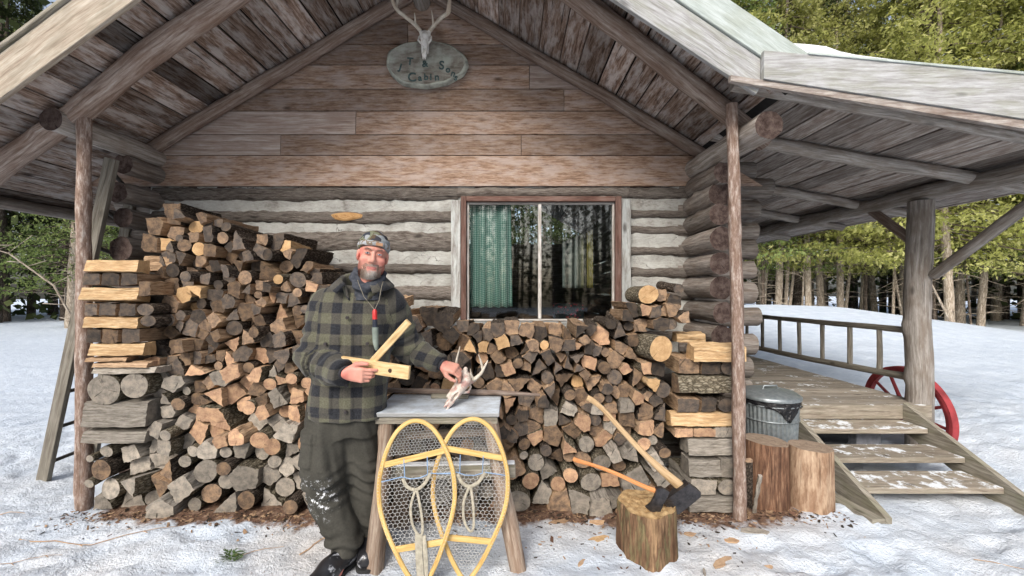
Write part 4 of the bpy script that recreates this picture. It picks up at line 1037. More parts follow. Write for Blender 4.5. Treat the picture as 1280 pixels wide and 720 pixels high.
        for axx in range(3):
            o = [(axx + 1) % 3, (axx + 2) % 3]; a = inn; sla = [slice(None)] * 3; slb = [slice(None)] * 3; sla[axx] = slice(0, -1); slb[axx] = slice(1, None)
            ch = np.argwhere(inn[tuple(sla)] != inn[tuple(slb)])
            ok = (ch[:, o[0]] > 0) & (ch[:, o[1]] > 0) & (ch[:, o[0]] < v.shape[o[0]] - 1) & (ch[:, o[1]] < v.shape[o[1]] - 1); ch = ch[ok]
            def cell(du, dv): q = ch.copy(); q[:, o[0]] -= du; q[:, o[1]] -= dv; return idx[tuple(q.T)]
            q = np.stack([cell(1, 1), cell(0, 1), cell(0, 0), cell(1, 0)], 1); s_in = inn[tuple(ch.T)]
            q[~s_in] = q[~s_in][:, ::-1]; Q.append(q)
        return V, np.concatenate(Q)
def add_mesh(name, V, Q, mats, parent=None, org=None, mi=None, uv=None, smooth=True, sm_iter=0):
    V = np.asarray(V, float).copy()
    if sm_iter:
        e = np.concatenate([Q[:, [0, 1]], Q[:, [1, 2]], Q[:, [2, 3]], Q[:, [3, 0]]]) if Q.shape[1] == 4 else Q[:, :2]
        for _ in range(sm_iter):
            a = np.zeros_like(V); n_ = np.zeros(len(V)); np.add.at(a, e[:, 0], V[e[:, 1]]); np.add.at(a, e[:, 1], V[e[:, 0]]); np.add.at(n_, e[:, 0], 1); np.add.at(n_, e[:, 1], 1); V = V * .5 + .5 * a / np.maximum(n_, 1)[:, None]
    o3 = np.array(org if org is not None else (parent_world(parent) if parent else (0, 0, 0)), float)
    me = bpy.data.meshes.new(name); me.from_pydata((V - o3).tolist(), [], Q.tolist())
    for m in (mats if isinstance(mats, (list, tuple)) else [mats]): me.materials.append(m)
    if mi is not None: me.polygons.foreach_set('material_index', np.asarray(mi, np.int32))
    if uv is not None:
        l = me.uv_layers.new(name='UVMap'); l.data.foreach_set('uv', np.asarray(uv, np.float32)[Q.ravel()].ravel())
    me.polygons.foreach_set('use_smooth', [smooth] * len(me.polygons)); me.update()
    ob = bpy.data.objects.new(name, me); C.objects.link(ob)
    if parent: ob.parent = parent
    elif org is not None: ob.location = tuple(o3)
    return ob

# ---------------------------------------------------------------- the man
def man():
    FX, FY = -.93, 2.24
    root = thing('person', (FX, FY, 0), 'smiling bearded man in a green plaid wool jacket and camouflage beanie beside the small table', 'person')
    # head frame
    HC = np.array([-.765, 2.20, 1.695]); S_ = 1.0
    roll, yaw, pit = rad(8), rad(21), rad(2)
    Rh = np.array(Matrix.Rotation(roll, 3, 'Y') @ Matrix.Rotation(yaw, 3, 'Z') @ Matrix.Rotation(pit, 3, 'X'))
    def H(*p): return HC + Rh @ (np.array(p) * S_)
    def hand(g, wrist, kn, palmn, side, curls, spread=.0, thumb=None, sc_=1.0):
        """palm, four unequal bent fingers and a thumb from the side of the palm"""
        w_ = np.array(wrist, float); d = np.array(kn, float); d /= np.linalg.norm(d); n = np.array(palmn, float); n -= d * (n @ d); n /= np.linalg.norm(n); a = np.cross(n, d) * side   # a points to the index-finger side
        palm_end = w_ + d * .088 * sc_
        for q in (-.028, -.010, .010, .028): g.cone(w_ + d * .018 * sc_ + a * q * .75, palm_end + a * q, .0145, .0125, .012)
        g.ell(w_ + d * .045 + n * .004, (.036, .040, .017), np.stack([a, d, n], 1), .01)
        lens = [(.042, .026, .020), (.046, .029, .021), (.043, .027, .020), (.034, .021, .018)]
        for f in range(4):
            q = .029 - f * .0195; p = palm_end + a * q; dd = d.copy() + a * (spread * (1.5 - f)); dd /= np.linalg.norm(dd); r = [.0098, .0092, .0084, .0074][0:4]; r = [x * (1 if f < 3 else .88) for x in r]; nn = n.copy()
            for k_ in range(3):
                c = curls[f][k_]; dd2 = dd * math.cos(c) + nn * math.sin(c); nn = nn * math.cos(c) - dd * math.sin(c); dd = dd2
                e = p + dd * lens[f][k_] * sc_; g.cone(p, e, r[k_], r[k_ + 1], .004); p = e
        b0 = w_ + d * .022 + a * .026 + n * .006
        T = thumb or [(.8, .6, .35), (.9, .2, .35), (1, 0, .1)]
        p = b0; rr = [.0145, .0120, .0105, .0088]
        for k_, (u, v, t) in enumerate(T):
            dd = d * u + a * v + n * t; dd /= np.linalg.norm(dd); e = p + dd * (.040, .034, .027)[k_] * sc_; g.cone(p, e, rr[k_], rr[k_ + 1], .008); p = e
    # joints
    shR, elR, wrR = np.array([-1.075, 2.27, 1.435]), np.array([-1.085, 2.21, 1.135]), np.array([-.845, 2.03, 1.085])
    shL, elL, wrL = np.array([-.665, 2.29, 1.435]), np.array([-.635, 2.43, 1.165]), np.array([-.415, 2.365, 1.065])
    hipR, knR, anR = np.array([-1.03, 2.27, .90]), np.array([-1.02, 2.19, .48]), np.array([-.905, 2.17, .10])
    hipL, knL, anL = np.array([-.86, 2.30, .90]), np.array([-.855, 2.31, .50]), np.array([-.83, 2.33, .10])
    # body: one continuous surface
    g = SDF((-1.26, 1.86, -.01), (-.26, 2.60, 1.86), .0034)
    g.ell(H(0, .018, .035), (.074, .093, .086), Rh, .02); g.ell(H(0, -.020, -.035), (.056, .068, .076), Rh, .02)
    g.ell(H(0, -.057, -.088), (.033, .032, .028), Rh, .03)
    for sd in (-1, 1):
        g.ell(H(sd * .040, -.024, -.062), (.023, .040, .036), Rh, .03); g.ell(H(sd * .042, -.060, -.022), (.022, .020, .018), Rh, .025)
        g.cone(H(sd * .010, -.082, .036), H(sd * .048, -.072, .034), .010, .008, .012)
    for sd in (-1, 1):
        g.ell(H(sd * .031, -.096, .012), (.018, .015, .0115), Rh, .012, 's'); g.ell(H(sd * .031, -.0735, .011), (.0155, .0145, .0125), Rh, .004)
        g.ell(H(sd * .076, .012, -.005), (.009, .020, .032), Rh, .006)
    g.cone(H(0, -.080, .014), H(0, -.102, -.026), .0085, .0125, .012); 
    for sd in (-1, 1): g.ell(H(sd * .0125, -.092, -.031), (.0085, .012, .0075), Rh, .006)
    g.cone(H(-.022, -.081, -.058), H(.022, -.081, -.058), .0065, .0065, .008); g.ell(H(0, -.086, -.067), (.021, .010, .0065), Rh, .006)
    g.cone(H(-.029, -.082, -.0585), H(0, -.0945, -.0650), .0016, .0016, .002, 's'); g.cone(H(.029, -.082, -.0575), H(0, -.0945, -.0650), .0016, .0016, .002, 's')
    g.cone(H(0, .01, -.06), (-.83, 2.26, 1.44), .060, .066, .03)
    g.rings([(-.90, 2.27, .88, .17, .12), (-.89, 2.27, 1.05, .15, .11), (-.88, 2.27, 1.25, .17, .115), (-.87, 2.27, 1.42, .19, .105), (-.86, 2.27, 1.48, .13, .09), (-.85, 2.27, 1.5, .10, .08)], .04)
    for a, b, c, r in ((shR, elR, wrR, (.056, .044, .029)), (shL, elL, wrL, (.056, .044, .029))): g.chain([a, b, c], r, .02)
    for a, b, c in ((hipR, knR, anR), (hipL, knL, anL)): g.chain([a, b, c], (.088, .060, .042), .03); g.cone(c, (c[0], c[1] - .10, .045), .034, .026, .02)
    hand(g, wrR, (.95, -.10, -.10), (.05, .98, .0), -1, [(.15, .45, .4), (.35, .8, .7), (.55, 1.0, .8), (.75, 1.1, .8)], thumb=[(.75, .62, -.15), (.96, .25, -.12), (1, .02, .0)])
    hand(g, wrL, (.86, -.22, -.22), (-.15, .62, -.76), 1, [(.55, .75, .5), (.75, .85, .6), (.9, .95, .7), (1.0, 1.0, .7)], thumb=[(.8, .55, .45), (.95, .1, .45), (1, -.05, .3)])
    V, Q = g.mesh()
    # paint regions: face local coords
    k = NT('skin', .5, .4); P = k.n('TexCoord').outputs['Object']; n1 = k.noise(P, 26, 4); n2 = k.noise(P, 9, 3)
    k.col(k.mix(k.rng(n2, .4, .62, 0, .75), k.ramp(n1, [(.3, (.50, .235, .175)), (.7, (.60, .31, .24))]), (.64, .19, .155))); k.b.inputs['Subsurface Weight'].default_value = .08; k.b.inputs['Subsurface Radius'].default_value = (.02, .008, .004); k.bump(n1, .1, .002); skin = k.m
    lips = plain('lips', (.46, .16, .14), .45, bump=0)
    cen = V[Q].mean(1); L = (cen - HC) @ Rh   # local coordinates (R^T p)
    mi = np.zeros(len(Q), int); mi[(np.abs(L[:, 0]) < .023) & (L[:, 1] < -.07) & (L[:, 2] < -.059) & (L[:, 2] > -.071)] = 1
    add_mesh('body', V, Q, [skin, lips], root, mi=mi, sm_iter=1)
    # eyes
    white = plain('eye_white', (.5, .46, .45), .2, bump=0); iris = plain('iris', (.05, .08, .11), .15, bump=0); lid = plain('eyelid_line', (.16, .075, .06), .6, bump=0)
    for sd in (-1, 1):
        m = MB(); c = H(sd * .031, -.0865, .0105)
        n_ = 12
        def disc(cx, cz, rx, rz_, y, mi_):
            m.face([Vector(H(sd * .031 + cx + rx * math.cos(t), y + .35 * (cx + rx * math.cos(t)) ** 2 * 20, .0105 + cz + rz_ * math.sin(t))) for t in [6.283 * i / n_ for i in range(n_)]], [(0, 0)] * n_, mi_, True, .5)
        disc(0, .0008, .0135, .0056, -.0892, 2); disc(0, -.0002, .0108, .0034, -.0898, 0); disc(.0, 0, .0046, .0036, -.0904, 1)
        m.build('eye', [white, iris, lid], root)
    # beard, moustache and brows: short fibres over the jaw
    k = NT('beard_hair', .9, .2); P = k.n('TexCoord').outputs['Object']; n1 = k.noise(P, 60, 4, .7)
    sx = k.n('Attribute', attribute_name='tone').outputs['Fac']
    k.col(k.mix(sx, k.ramp(n1, [(.3, (.10, .055, .035)), (.7, (.22, .135, .09))]), k.ramp(n1, [(.3, (.34, .31, .28)), (.7, (.58, .55, .51))]))); k.bump(n1, .8, .004); bm = k.m
    m = MB(); rb = random.Random(3); Lv = (V - HC) @ Rh; N_ = len(V)
    for i in rb.sample(range(N_), N_):
        x, y, z = Lv[i]
        if not (-.125 < z < -.01 and y < .02 and abs(x) < .085): continue
        jaw = z < -.050 + .75 * max(0, abs(x) - .046) + .004 * math.sin(x * 300) and (z < -.078 or abs(x) > .034 or (abs(x) > .026 and z < -.060))
        mous = (-.058 < z < -.043 and abs(x) < .034 and y < -.06)
        side_ = abs(x) > .062 and z < -.010 and -.045 < y < -.005
        if not (jaw or mous or side_): continue
        if abs(x) < .023 and -.076 < z < -.056 and y < -.07: continue
        n3 = np.array([x, (y + .0) * 1.0, (z + .03) * .8]); n3 = n3 / (np.linalg.norm(n3) + 1e-9)
        if z > -.075 and abs(x) > .036 and rb.random() < .45: continue
        l = rb.uniform(.004, .0075) * (1.4 if z < -.085 else 1)
        p = np.array([x, y, z]) + n3 * .0005; e = p + n3 * l * .55 + np.array([rb.uniform(-.003, .003), 0, -l * .9]); s_ = np.array([.0013, 0, 0]) if abs(x) < .05 else np.array([0, .0013, 0])
        grey = max(.25, min(1, 1.35 - abs(x) / .032)) * (1 if z < -.072 else .6) * rb.uniform(.6, 1.1)
        m.face([Vector(H(*(p - s_))), Vector(H(*(p + s_))), Vector(H(*e))], [(0, 0)] * 3, 0, False, min(1, grey))
    m.build('beard', bm, root)
    m = MB()
    for sd in (-1, 1):
        for _ in range(90):
            t = rb.random(); x = sd * (.014 + .036 * t); z = .0305 + .005 * math.sin(t * 3) + rb.uniform(-.0028, .0028); p = np.array([x, -.0925 + .020 * t * t, z])
            m.face([Vector(H(*(p + [0, 0, -.0008]))), Vector(H(*(p + [0, 0, .0008]))), Vector(H(*(p + [sd * .007, -.001, .001])))], [(0, 0)] * 3, 0, False, .12)
    m.build('eyebrows', bm, root)
    # beanie
    g = SDF(HC - .15, HC + .17, .0034)
    g.ell(H(0, .020, .050), (.085, .104, .088), Rh, .0); g.half(H(0, -.06, .047), Rh @ np.array([0, -.34, -.94]))
    V, Q = g.mesh(); Lc = (V - HC) @ Rh
    k = NT('camouflage_knit', .9, .1); P = k.n('TexCoord').outputs['Object']; a = k.noise(P, 17, 2, .4); b = k.noise(k.mapv(P, (1, 1, 1), (3, 5, 1)), 15, 2, .4)
    c = k.ramp(a, [(.0, (.045, .045, .055)), (.44, (.10, .075, .05)), (.52, (.16, .17, .115)), (.62, (.04, .045, .06))], 'CONSTANT')
    k.col(k.mix(k.rng(b, .53, .55), c, (.27, .29, .30))); k.bump(k.noise(P, 190, 2), .5, .003)
    add_mesh('beanie', V + .0015 * np.sin(V[:, [2]] * 200), Q, k.m, root, sm_iter=1)
    k2 = NT('camouflage_band', .9, .1); P = k2.n('TexCoord').outputs['Object']; a = k2.noise(P, 22, 2); k2.col(k2.ramp(a, [(.0, (.30, .32, .33)), (.47, (.20, .16, .12)), (.56, (.36, .38, .40))], 'CONSTANT'))
    m = MB(); n_ = 44; rows = []
    for j in range(6):
        row = []
        for i in range(n_):
            t = 6.283 * i / n_; cx, cy = math.cos(t), math.sin(t); z = .046 + .022 * (-cy if cy < 0 else -cy * 1.4) * 1.0 + (j / 5 - .5) * .026
            bl = .0045 * math.sin(math.pi * j / 5); row.append(Vector(H((.0835 + bl) * cx, .016 + (.100 + bl) * cy, z)))
        rows.append(row)
    m.grid(rows, lambda i, j: (j * .01, i * .01), 0, True, .5, loop=True); m.build('beanie_band', k2.m, root)
    patch = plain('leather_patch', (.40, .22, .12), .6)
    m = MB(); m.box(Vector(H(.022, -.0895, .064)), (.036, .004, .017), Matrix(Rh.tolist()) @ Matrix.Rotation(rad(10), 3, 'Z') @ Matrix.Rotation(rad(-14), 3, 'X'), 0, 0, .5, .001); m.build('leather_patch', patch, root)
    # neck gaiter
    g = SDF((-1.0, 2.05, 1.42), (-.62, 2.45, 1.68), .0045)
    g.rings([(-.80, 2.235, 1.45, .085, .080), (-.80, 2.24, 1.52, .078, .074), (-.80, 2.245, 1.58, .072, .07), (-.805, 2.25, 1.62, .072, .070)], 0)
    g.chain([(-.785, 2.145, 1.515), (-.835, 2.16, 1.530), (-.868, 2.20, 1.575), (-.875, 2.25, 1.62)], (.021, .022, .022, .016), .02); g.chain([(-.785, 2.145, 1.515), (-.745, 2.165, 1.53), (-.722, 2.21, 1.57), (-.72, 2.25, 1.60)], (.021, .021, .021, .016), .02)
    g.ell(H(0, -.03, -.045), (.062, .085, .088), Rh, .008, 's')
    V, Q = g.mesh(); V[:, 1] += .0025 * np.sin(V[:, 2] * 190 + V[:, 0] * 90)
    k = NT('charcoal_fleece', .95, .1); P = k.n('TexCoord').outputs['Object']; k.col(k.ramp(k.noise(P, 60, 4), [(.3, (.035, .04, .05)), (.7, (.075, .08, .095))])); k.bump(k.noise(P, 120, 3), .4, .003)
    add_mesh('neck_gaiter', V, Q, k.m, root, sm_iter=1)
    # plaid jacket
    g = SDF((-1.30, 1.88, .70), (-.30, 2.62, 1.62), .0052)
    g.rings([(-.935, 2.275, .80, .215, .150), (-.93, 2.275, .87, .212, .148), (-.92, 2.275, .98, .205, .142), (-.905, 2.275, 1.12, .205, .142), (-.89, 2.275, 1.27, .212, .142), (-.878, 2.275, 1.38, .212, .132), (-.872, 2.275, 1.44, .19, .118), (-.865, 2.275, 1.49, .125, .10), (-.855, 2.27, 1.53, .085, .085)], .03, p=2.4)
    g.chain([shR + [.03, 0, -.01], elR, wrR + (elR - wrR) * .02], (.098, .088, .058), .045); g.chain([shL + [-.03, 0, -.01], elL, wrL + (elL - wrL) * .02], (.094, .084, .055), .04)
    g.cone(wrR + (elR - wrR) * .10 + [0, 0, -.015], wrR + (elR - wrR) * .45 + [0, 0, -.045], .055, .06, .03)
    for c_, d_ in ((wrR, wrR - elR), (wrL, wrL - elL)): d_ = d_ / np.linalg.norm(d_); g.half(c_ - d_ * .006, d_, c_ - .11, c_ + .11)
    V, Q = g.mesh()
    # folds: sleeves crease around the elbows, the body hangs in soft verticals
    def seg(P_, a, b): ab = b - a; t = np.clip(((P_ - a) @ ab) / (ab @ ab), 0, 1); return t, np.linalg.norm(P_ - a - t[:, None] * ab, axis=1)
    tR1, dR1 = seg(V, shR, elR); tR2, dR2 = seg(V, elR, wrR); tL1, dL1 = seg(V, shL, elL); tL2, dL2 = seg(V, elL, wrL)
    lenR1, lenL1 = np.linalg.norm(elR - shR), np.linalg.norm(elL - shL); lenR2, lenL2 = np.linalg.norm(wrR - elR), np.linalg.norm(wrL - elL)
    sR = np.where(dR2 - .06 < dR1 - .09, lenR1 + tR2 * lenR2, tR1 * lenR1); sL = np.where(dL2 - .06 < dL1 - .09, lenL1 + tL2 * lenL2, tL1 * lenL1)
    dR, dL = np.minimum(dR1 - .02, dR2), np.minimum(dL1 - .02, dL2)
    tor = np.sqrt(((V[:, 0] + .89) / .205) ** 2 + ((V[:, 1] - 2.275) / .14) ** 2)
    isR = (dR < .085) & ((V[:, 0] < -1.045) | ((V[:, 1] < 2.115) & (V[:, 2] < 1.19) & (V[:, 2] > .93))); isL = (dL < .085) & (V[:, 0] > -.725) & ((V[:, 1] > 2.2) | (V[:, 0] > -.68))
    nrm = np.zeros_like(V); fn = np.cross(V[Q[:, 2]] - V[Q[:, 0]], V[Q[:, 3]] - V[Q[:, 1]])
    for j in range(4): np.add.at(nrm, Q[:, j], fn)
    nrm /= np.linalg.norm(nrm, axis=1)[:, None] + 1e-9
    disp = np.array([.007 * nz(v[0] * 9, v[1] * 9, v[2] * 6) + .0035 * nz(v[0] * 25, v[1] * 25, v[2] * 18) for v in V])
    for isS, s_, Lh, p0 in ((isR, sR, lenR1, 1.0), (isL, sL, lenL1, 2.2)):
        bend = np.exp(-((s_ - Lh) / .12) ** 2); a_ = np.array([.5 + nz(v[0] * 6, v[1] * 6 + p0, v[2] * 6) for v in V]); disp += np.where(isS, .010 * bend * np.sin(s_ * 105 + 5 * a_) + .004 * np.sin(s_ * 60 + 6 * a_), 0)
    front = nrm[:, 1] < -.3
    disp += np.where(~isR & ~isL & (V[:, 2] < 1.08), .008 * np.sin(V[:, 0] * 45 + 3 * np.sin(V[:, 2] * 7)) * (1.10 - V[:, 2]), 0)
    def raised(cx, z0, z1, w_, t_):
        inx = np.clip((w_ - np.abs(V[:, 0] - cx)) / .006, 0, 1); inz = np.clip((V[:, 2] - z0) / .006, 0, 1) * np.clip((z1 - V[:, 2]) / .006, 0, 1); return t_ * inx * inz * front * ~isR * ~isL
    disp += raised(-.985, 1.205, 1.265, .075, .010) + raised(-.985, 1.07, 1.21, .068, .004) + raised(-.765, 1.205, 1.265, .060, .010) + raised(-.765, 1.08, 1.21, .055, .004)
    disp += raised(-.87, .81, 1.47, .026, .006) + raised(-1.03, .84, .99, .075, .008) + raised(-.745, .84, .99, .06, .007)
    hem = np.clip((.845 - V[:, 2]) / .02, 0, 1) * .003; disp += hem
    V = V + nrm * disp[:, None]
    u = V[:, 0].copy() + .012 * (V[:, 1] - 2.13); v = V[:, 2].copy() * 1.0 + .03 * V[:, 0]
    # sides of the body: carry on with depth so squares stay square
    sidey = np.abs(nrm[:, 0]) > .72; u = np.where(sidey & ~isR & ~isL, V[:, 1] * .97 + .4, u)
    u = np.where(isR, (V[:, 0] - V[:, 1] * .75) * .9 + .05, u); v = np.where(isR, -sR + .07, v)
    u = np.where(isR & (sR > lenR1), V[:, 2] * 1.1 - V[:, 1] * .2, u)
    u = np.where(isL, (V[:, 0] * .8 + V[:, 2] * .0 + V[:, 1] * .4), u); v = np.where(isL, -sL + .03, v); u = np.where(isL & (sL > lenL1), V[:, 2] * 1.0 + V[:, 0] * .3, u)
    k = NT('plaid_wool', .95, .08); uvn = k.n('TexCoord').outputs['UV']; P = k.n('TexCoord').outputs['Object']; wob = k.noise(P, 7, 2)
    s3 = k.n('SeparateXYZ'); k.set(s3.inputs[0], uvn); PR = .112
    def stripe(x, ph): q = k.math('FRACT', k.math('ADD', k.math('DIVIDE', k.math('ADD', x, k.math('MULTIPLY', wob, .012)), PR), ph)); return k.math('MULTIPLY', k.rng(q, .46, .50), k.rng(q, 1.0, .96))
    a, b = stripe(s3.outputs[0], .1), stripe(s3.outputs[1], .35); fz = k.noise(P, 130, 3, .7)
    base = k.ramp(fz, [(.3, (.078, .077, .052)), (.7, (.14, .137, .098))]); blk = k.ramp(fz, [(.3, (.012, .013, .016)), (.7, (.034, .036, .042))]); half = k.ramp(fz, [(.3, (.050, .048, .042)), (.7, (.088, .082, .068))])
    c = k.mix(k.math('MAXIMUM', a, b), base, half); c = k.mix(k.math('MULTIPLY', a, b), c, blk); k.col(c); k.bump(fz, .5, .004); k.b.inputs['Sheen Weight'].default_value = .15; plaid = k.m
    jk = add_mesh('jacket', V, Q, plaid, root, uv=np.stack([u, v], 1), sm_iter=0)
    # collar, standing open
    m = MB(); n_ = 40; rows = []
    for j in range(7):
        t_ = j / 6; row = []
        for i in range(n_ + 1):
            a = rad(-62 + 304 * i / n_) ; ca, sa = math.cos(a), math.sin(a)     # opening at the front (-90 deg)
            dfr = min(1, min(i, n_ - i) / 7); flare = .035 * math.sin(t_ * math.pi * .5)
            up_ = .150 * t_ * (.75 + .25 * dfr) if t_ < .62 else .150 * (.62 - (t_ - .62) * .95)
            out = (.098 + .016 * t_) if t_ < .62 else (.098 + .010 + (t_ - .62) * .14)
            wdr = .0 if dfr == 1 else (1 - dfr) * .035 * t_
            row.append(Vector((-.828 + (out + wdr) * ca * 1.02, 2.235 + (out * .92) * sa, 1.500 + up_ - (1 - dfr) * .050 + .030 * max(0, sa) - .02 * (ca > .2) * dfr * ca)))
        rows.append(row)
    m.grid(rows, lambda i, j: (j * .62 / n_, i * .018 + .05), 0, True)
    cl_ = m.build('collar', plaid, jk); sdm = cl_.modifiers.new('thick', 'SOLIDIFY'); sdm.thickness = .007; sdm.offset = 0
    btn = plain('button', (.035, .03, .03), .3)
    for x, y_, z in ((-.985, 2.112, 1.222), (-.765, 2.118, 1.222), (-.872, 2.118, 1.36), (-.872, 2.11, 1.0), (-.88, 2.115, .86)):
        m = MB(); m.tube([(x, y_ - .006, z), (x, y_ + .004, z)], .0085, 12, 0); m.build('button', btn, jk)
    # undershirt cuffs
    cuff = plain('dark_cuff', (.03, .03, .035), .9)
    for wv, el in ((wrR, elR), (wrL, elL)):
        d_ = (wv - el) / np.linalg.norm(wv - el); m = MB(); m.tube([wv - d_ * .03, wv + d_ * .006], [.040, .036], 18, 0); m.build('cuff', cuff, root)
    # trousers
    g = SDF((-1.30, 2.0, .05), (-.60, 2.55, .96), .0055)
    g.rings([(-.94, 2.285, .70, .185, .125), (-.94, 2.285, .80, .20, .13), (-.94, 2.285, .93, .19, .125)], .03)
    g.chain([hipR + [-.01, .005, -.06], knR + [-.005, 0, .03], knR + [.01, .015, -.14], anR + [.0, .01, .03]], (.122, .104, .086, .080), .04)
    g.chain([hipL + [0, 0, -.06], knL + [0, 0, .0], anL + [0, 0, .02]], (.114, .094, .082), .04)
    g.half((0, 0, .070), (0, 0, -1)); V, Q = g.mesh()
    nrm = np.zeros_like(V); fn = np.cross(V[Q[:, 2]] - V[Q[:, 0]], V[Q[:, 3]] - V[Q[:, 1]])
    for j in range(4): np.add.at(nrm, Q[:, j], fn)
    nrm /= np.linalg.norm(nrm, axis=1)[:, None] + 1e-9
    d = np.array([.013 * nz(v[0] * 7, v[1] * 7, v[2] * 3.2) + .006 * nz(v[0] * 18, v[1] * 18, v[2] * 9 + v[0] * 30) for v in V])
    legx = np.abs(V[:, 0] + .98) < .25; fold = np.exp(-((V[:, 2] - .44) / .10) ** 2) + np.exp(-((V[:, 2] - .13) / .08) ** 2) * 1.4
    d += .008 * fold * np.sin(V[:, 2] * 95 + 14 * V[:, 0] + 2 * np.sin(V[:, 0] * 30)) + .006 * np.sin(V[:, 0] * 60 + V[:, 2] * 9) * (V[:, 2] > .55) * (V[:, 2] < .8)
    pk = np.clip((V[:, 2] - .56) / .008, 0, 1) * np.clip((.74 - V[:, 2]) / .008, 0, 1) * (V[:, 0] < -1.06) * .012; pk2 = np.clip((V[:, 2] - .68) / .008, 0, 1) * np.clip((.75 - V[:, 2]) / .008, 0, 1) * (V[:, 0] < -1.04) * .006
    V = V + nrm * (d + pk + pk2)[:, None]
    k = NT('olive_work_trousers', .92, .12); P = k.n('TexCoord').outputs['Object']; n1 = k.noise(P, 90, 3, .7); n2 = k.noise(P, 6, 4)
    c = k.ramp(k.math('ADD', k.math('MULTIPLY', n1, .4), k.math('MULTIPLY', n2, .6)), [(.3, (.036, .035, .030)), (.7, (.078, .075, .064))])
    s3 = k.n('SeparateXYZ'); k.set(s3.inputs[0], P); knee = k.n('VectorMath', operation='DISTANCE'); k.set(knee.inputs[0], P); knee.inputs[1].default_value = (-1.03 - FX, 2.07 - FY, .40)
    sn = k.math('MULTIPLY', k.rng(k.noise(P, 42, 5, .75), .56, .62), k.rng(knee.outputs['Value'], .15, .05)); k.col(k.mix(sn, c, (.78, .80, .84))); k.bump(n1, .3, .003)
    add_mesh('trousers', V, Q, k.m, root)
    # boots
    bt = NT('black_boot_leather', .32, .5); P = bt.n('TexCoord').outputs['Object']; n1 = bt.noise(P, 18, 4); bt.col(bt.mix(bt.rng(bt.noise(P, 11, 4, .7), .58, .68), bt.ramp(n1, [(.3, (.010, .010, .012)), (.7, (.030, .030, .033))]), (.6, .62, .66))); bt.bump(n1, .3, .004)
    for an, dx, dy in ((anR, -.085, -.235), (anL, .05, -.20)):
        g = SDF((an[0] - .2, an[1] - .36, -.02), (an[0] + .2, an[1] + .16, .30), .0045); dd = np.array([dx, dy, 0.]); 
        g.cone((an[0], an[1] + .01, .20), (an[0], an[1] + .015, .07), .056, .052, .02); g.ell((an[0], an[1] + .03, .055), (.048, .055, .05), None, .02)
        g.chain([(an[0], an[1], .075), (an[0] + dx * .45, an[1] + dy * .45, .062), (an[0] + dx * .80, an[1] + dy * .80, .050)], (.054, .054, .050), .03)
        g.half((0, 0, .004), (0, 0, -1)); V, Q = g.mesh(); b = add_mesh('boot', V, Q, bt.m, root, sm_iter=1)
        g = SDF((an[0] - .2, an[1] - .36, -.02), (an[0] + .2, an[1] + .16, .06), .0045)
        g.chain([(an[0], an[1] + .04, .014), (an[0] + dx * .45, an[1] + dy * .45, .014), (an[0] + dx * .84, an[1] + dy * .84, .014)], (.056, .050, .054), .02); g.half((0, 0, .022), (0, 0, 1)); g.half((0, 0, -.004), (0, 0, -1))
        V, Q = g.mesh(); add_mesh('sole', V, Q, plain('rubber_sole', (.02, .02, .02), .8), b)
    # whistle-like sheath knife hanging on a cord
    kn = thing('neck_knife', (-.795, 2.10, 1.22), 'small neck knife with red top in a grey green sheath hanging on the jacket', 'knife')
    red, dk, sh, cd = plain('red_cap', (.5, .03, .03), .4), plain('dark_handle', (.02, .025, .04), .4), plain('sheath', (.20, .24, .21), .6), plain('cord', (.20, .18, .14), .8)
    def P3(px, py, y): return Vector(((px - 640) * y / F_PX, y, CAM_Z + (HOR - py) * y / F_PX))
    y = 2.098
    m = MB(); m.tube([P3(468.5, 399, y), P3(468.5, 389, y), P3(468.5, 386.5, y)], [.0125, .012, .006], 14, 0); m.build('cap', red, kn)
    m = MB(); m.tube([P3(468.5, 399, y), P3(469, 410, y)], [.012, .0135], 14, 0); m.build('handle', dk, kn)
    m = MB(); m.tube([P3(469, 409, y), P3(469, 412, y), P3(469.5, 427, y), P3(470.5, 435, y), P3(470.5, 438, y)], [.0165, .0165, .015, .011, .005], 14, 0); m.build('sheath', sh, kn)
    m = MB(); m.tube([P3(447, 350, 2.14), P3(449, 356, 2.108), P3(455, 371, 2.098), P3(468, 387, y)], .0018, 6, 0); m.tube([P3(468.5, 387, y), P3(474, 375, 2.10), P3(477, 358, 2.112), P3(479, 352, 2.14)], .0018, 6, 0); m.build('cord', cd, kn)
    # two split sticks held in the right hand
    pp = [(-.014, -.030), (.014, -.030), (.014, .030), (-.014, .030)]
    def stick(name, p0, p1, w_, th, lab, knot=None, nrm_=(0, -1, 0)):
        m = MB(); m.plank(p0, p1, w_, th, nrm_, 0, .5, .0025); o = m.build(name, wood(name, (.42, .27, .12), (.60, .43, .22), (.72, .57, .35), gs=(3, 34), tonevar=.1, crack=.15, knot=False, bump=.3), None, org=(Vector(p0) + Vector(p1)) / 2)
        tag(o, lab, 'stick'); return o
    a, b = P3(427, 453, 2.085), P3(512, 466, 2.015)
    o = stick('split_stick', a, b, .068, .020, 'flat pale split stick with a dark knot, held level in the man\'s hand')
    kt = MB(); c = P3(487.5, 463.5, 2.021); rows = []
    for j in range(4): rows.append([c + Vector((.0035 * j * math.cos(t), -.0015 + .001 * j - (.004 if j == 0 else 0), .0038 * j * math.sin(t))) for t in [6.283 * i / 14 for i in range(14)]])
    kt.grid(rows, lambda i, j: (i * .01, j * .01), 0, True, .3, loop=True); kt.build('knot', plain('dark_knot', (.07, .035, .02), .8), o)
    stick('split_stick', P3(463, 455, 2.075), P3(511, 402, 2.00), .035, .018, 'narrow pale split stick rising slantwise from the man\'s hand')
man()
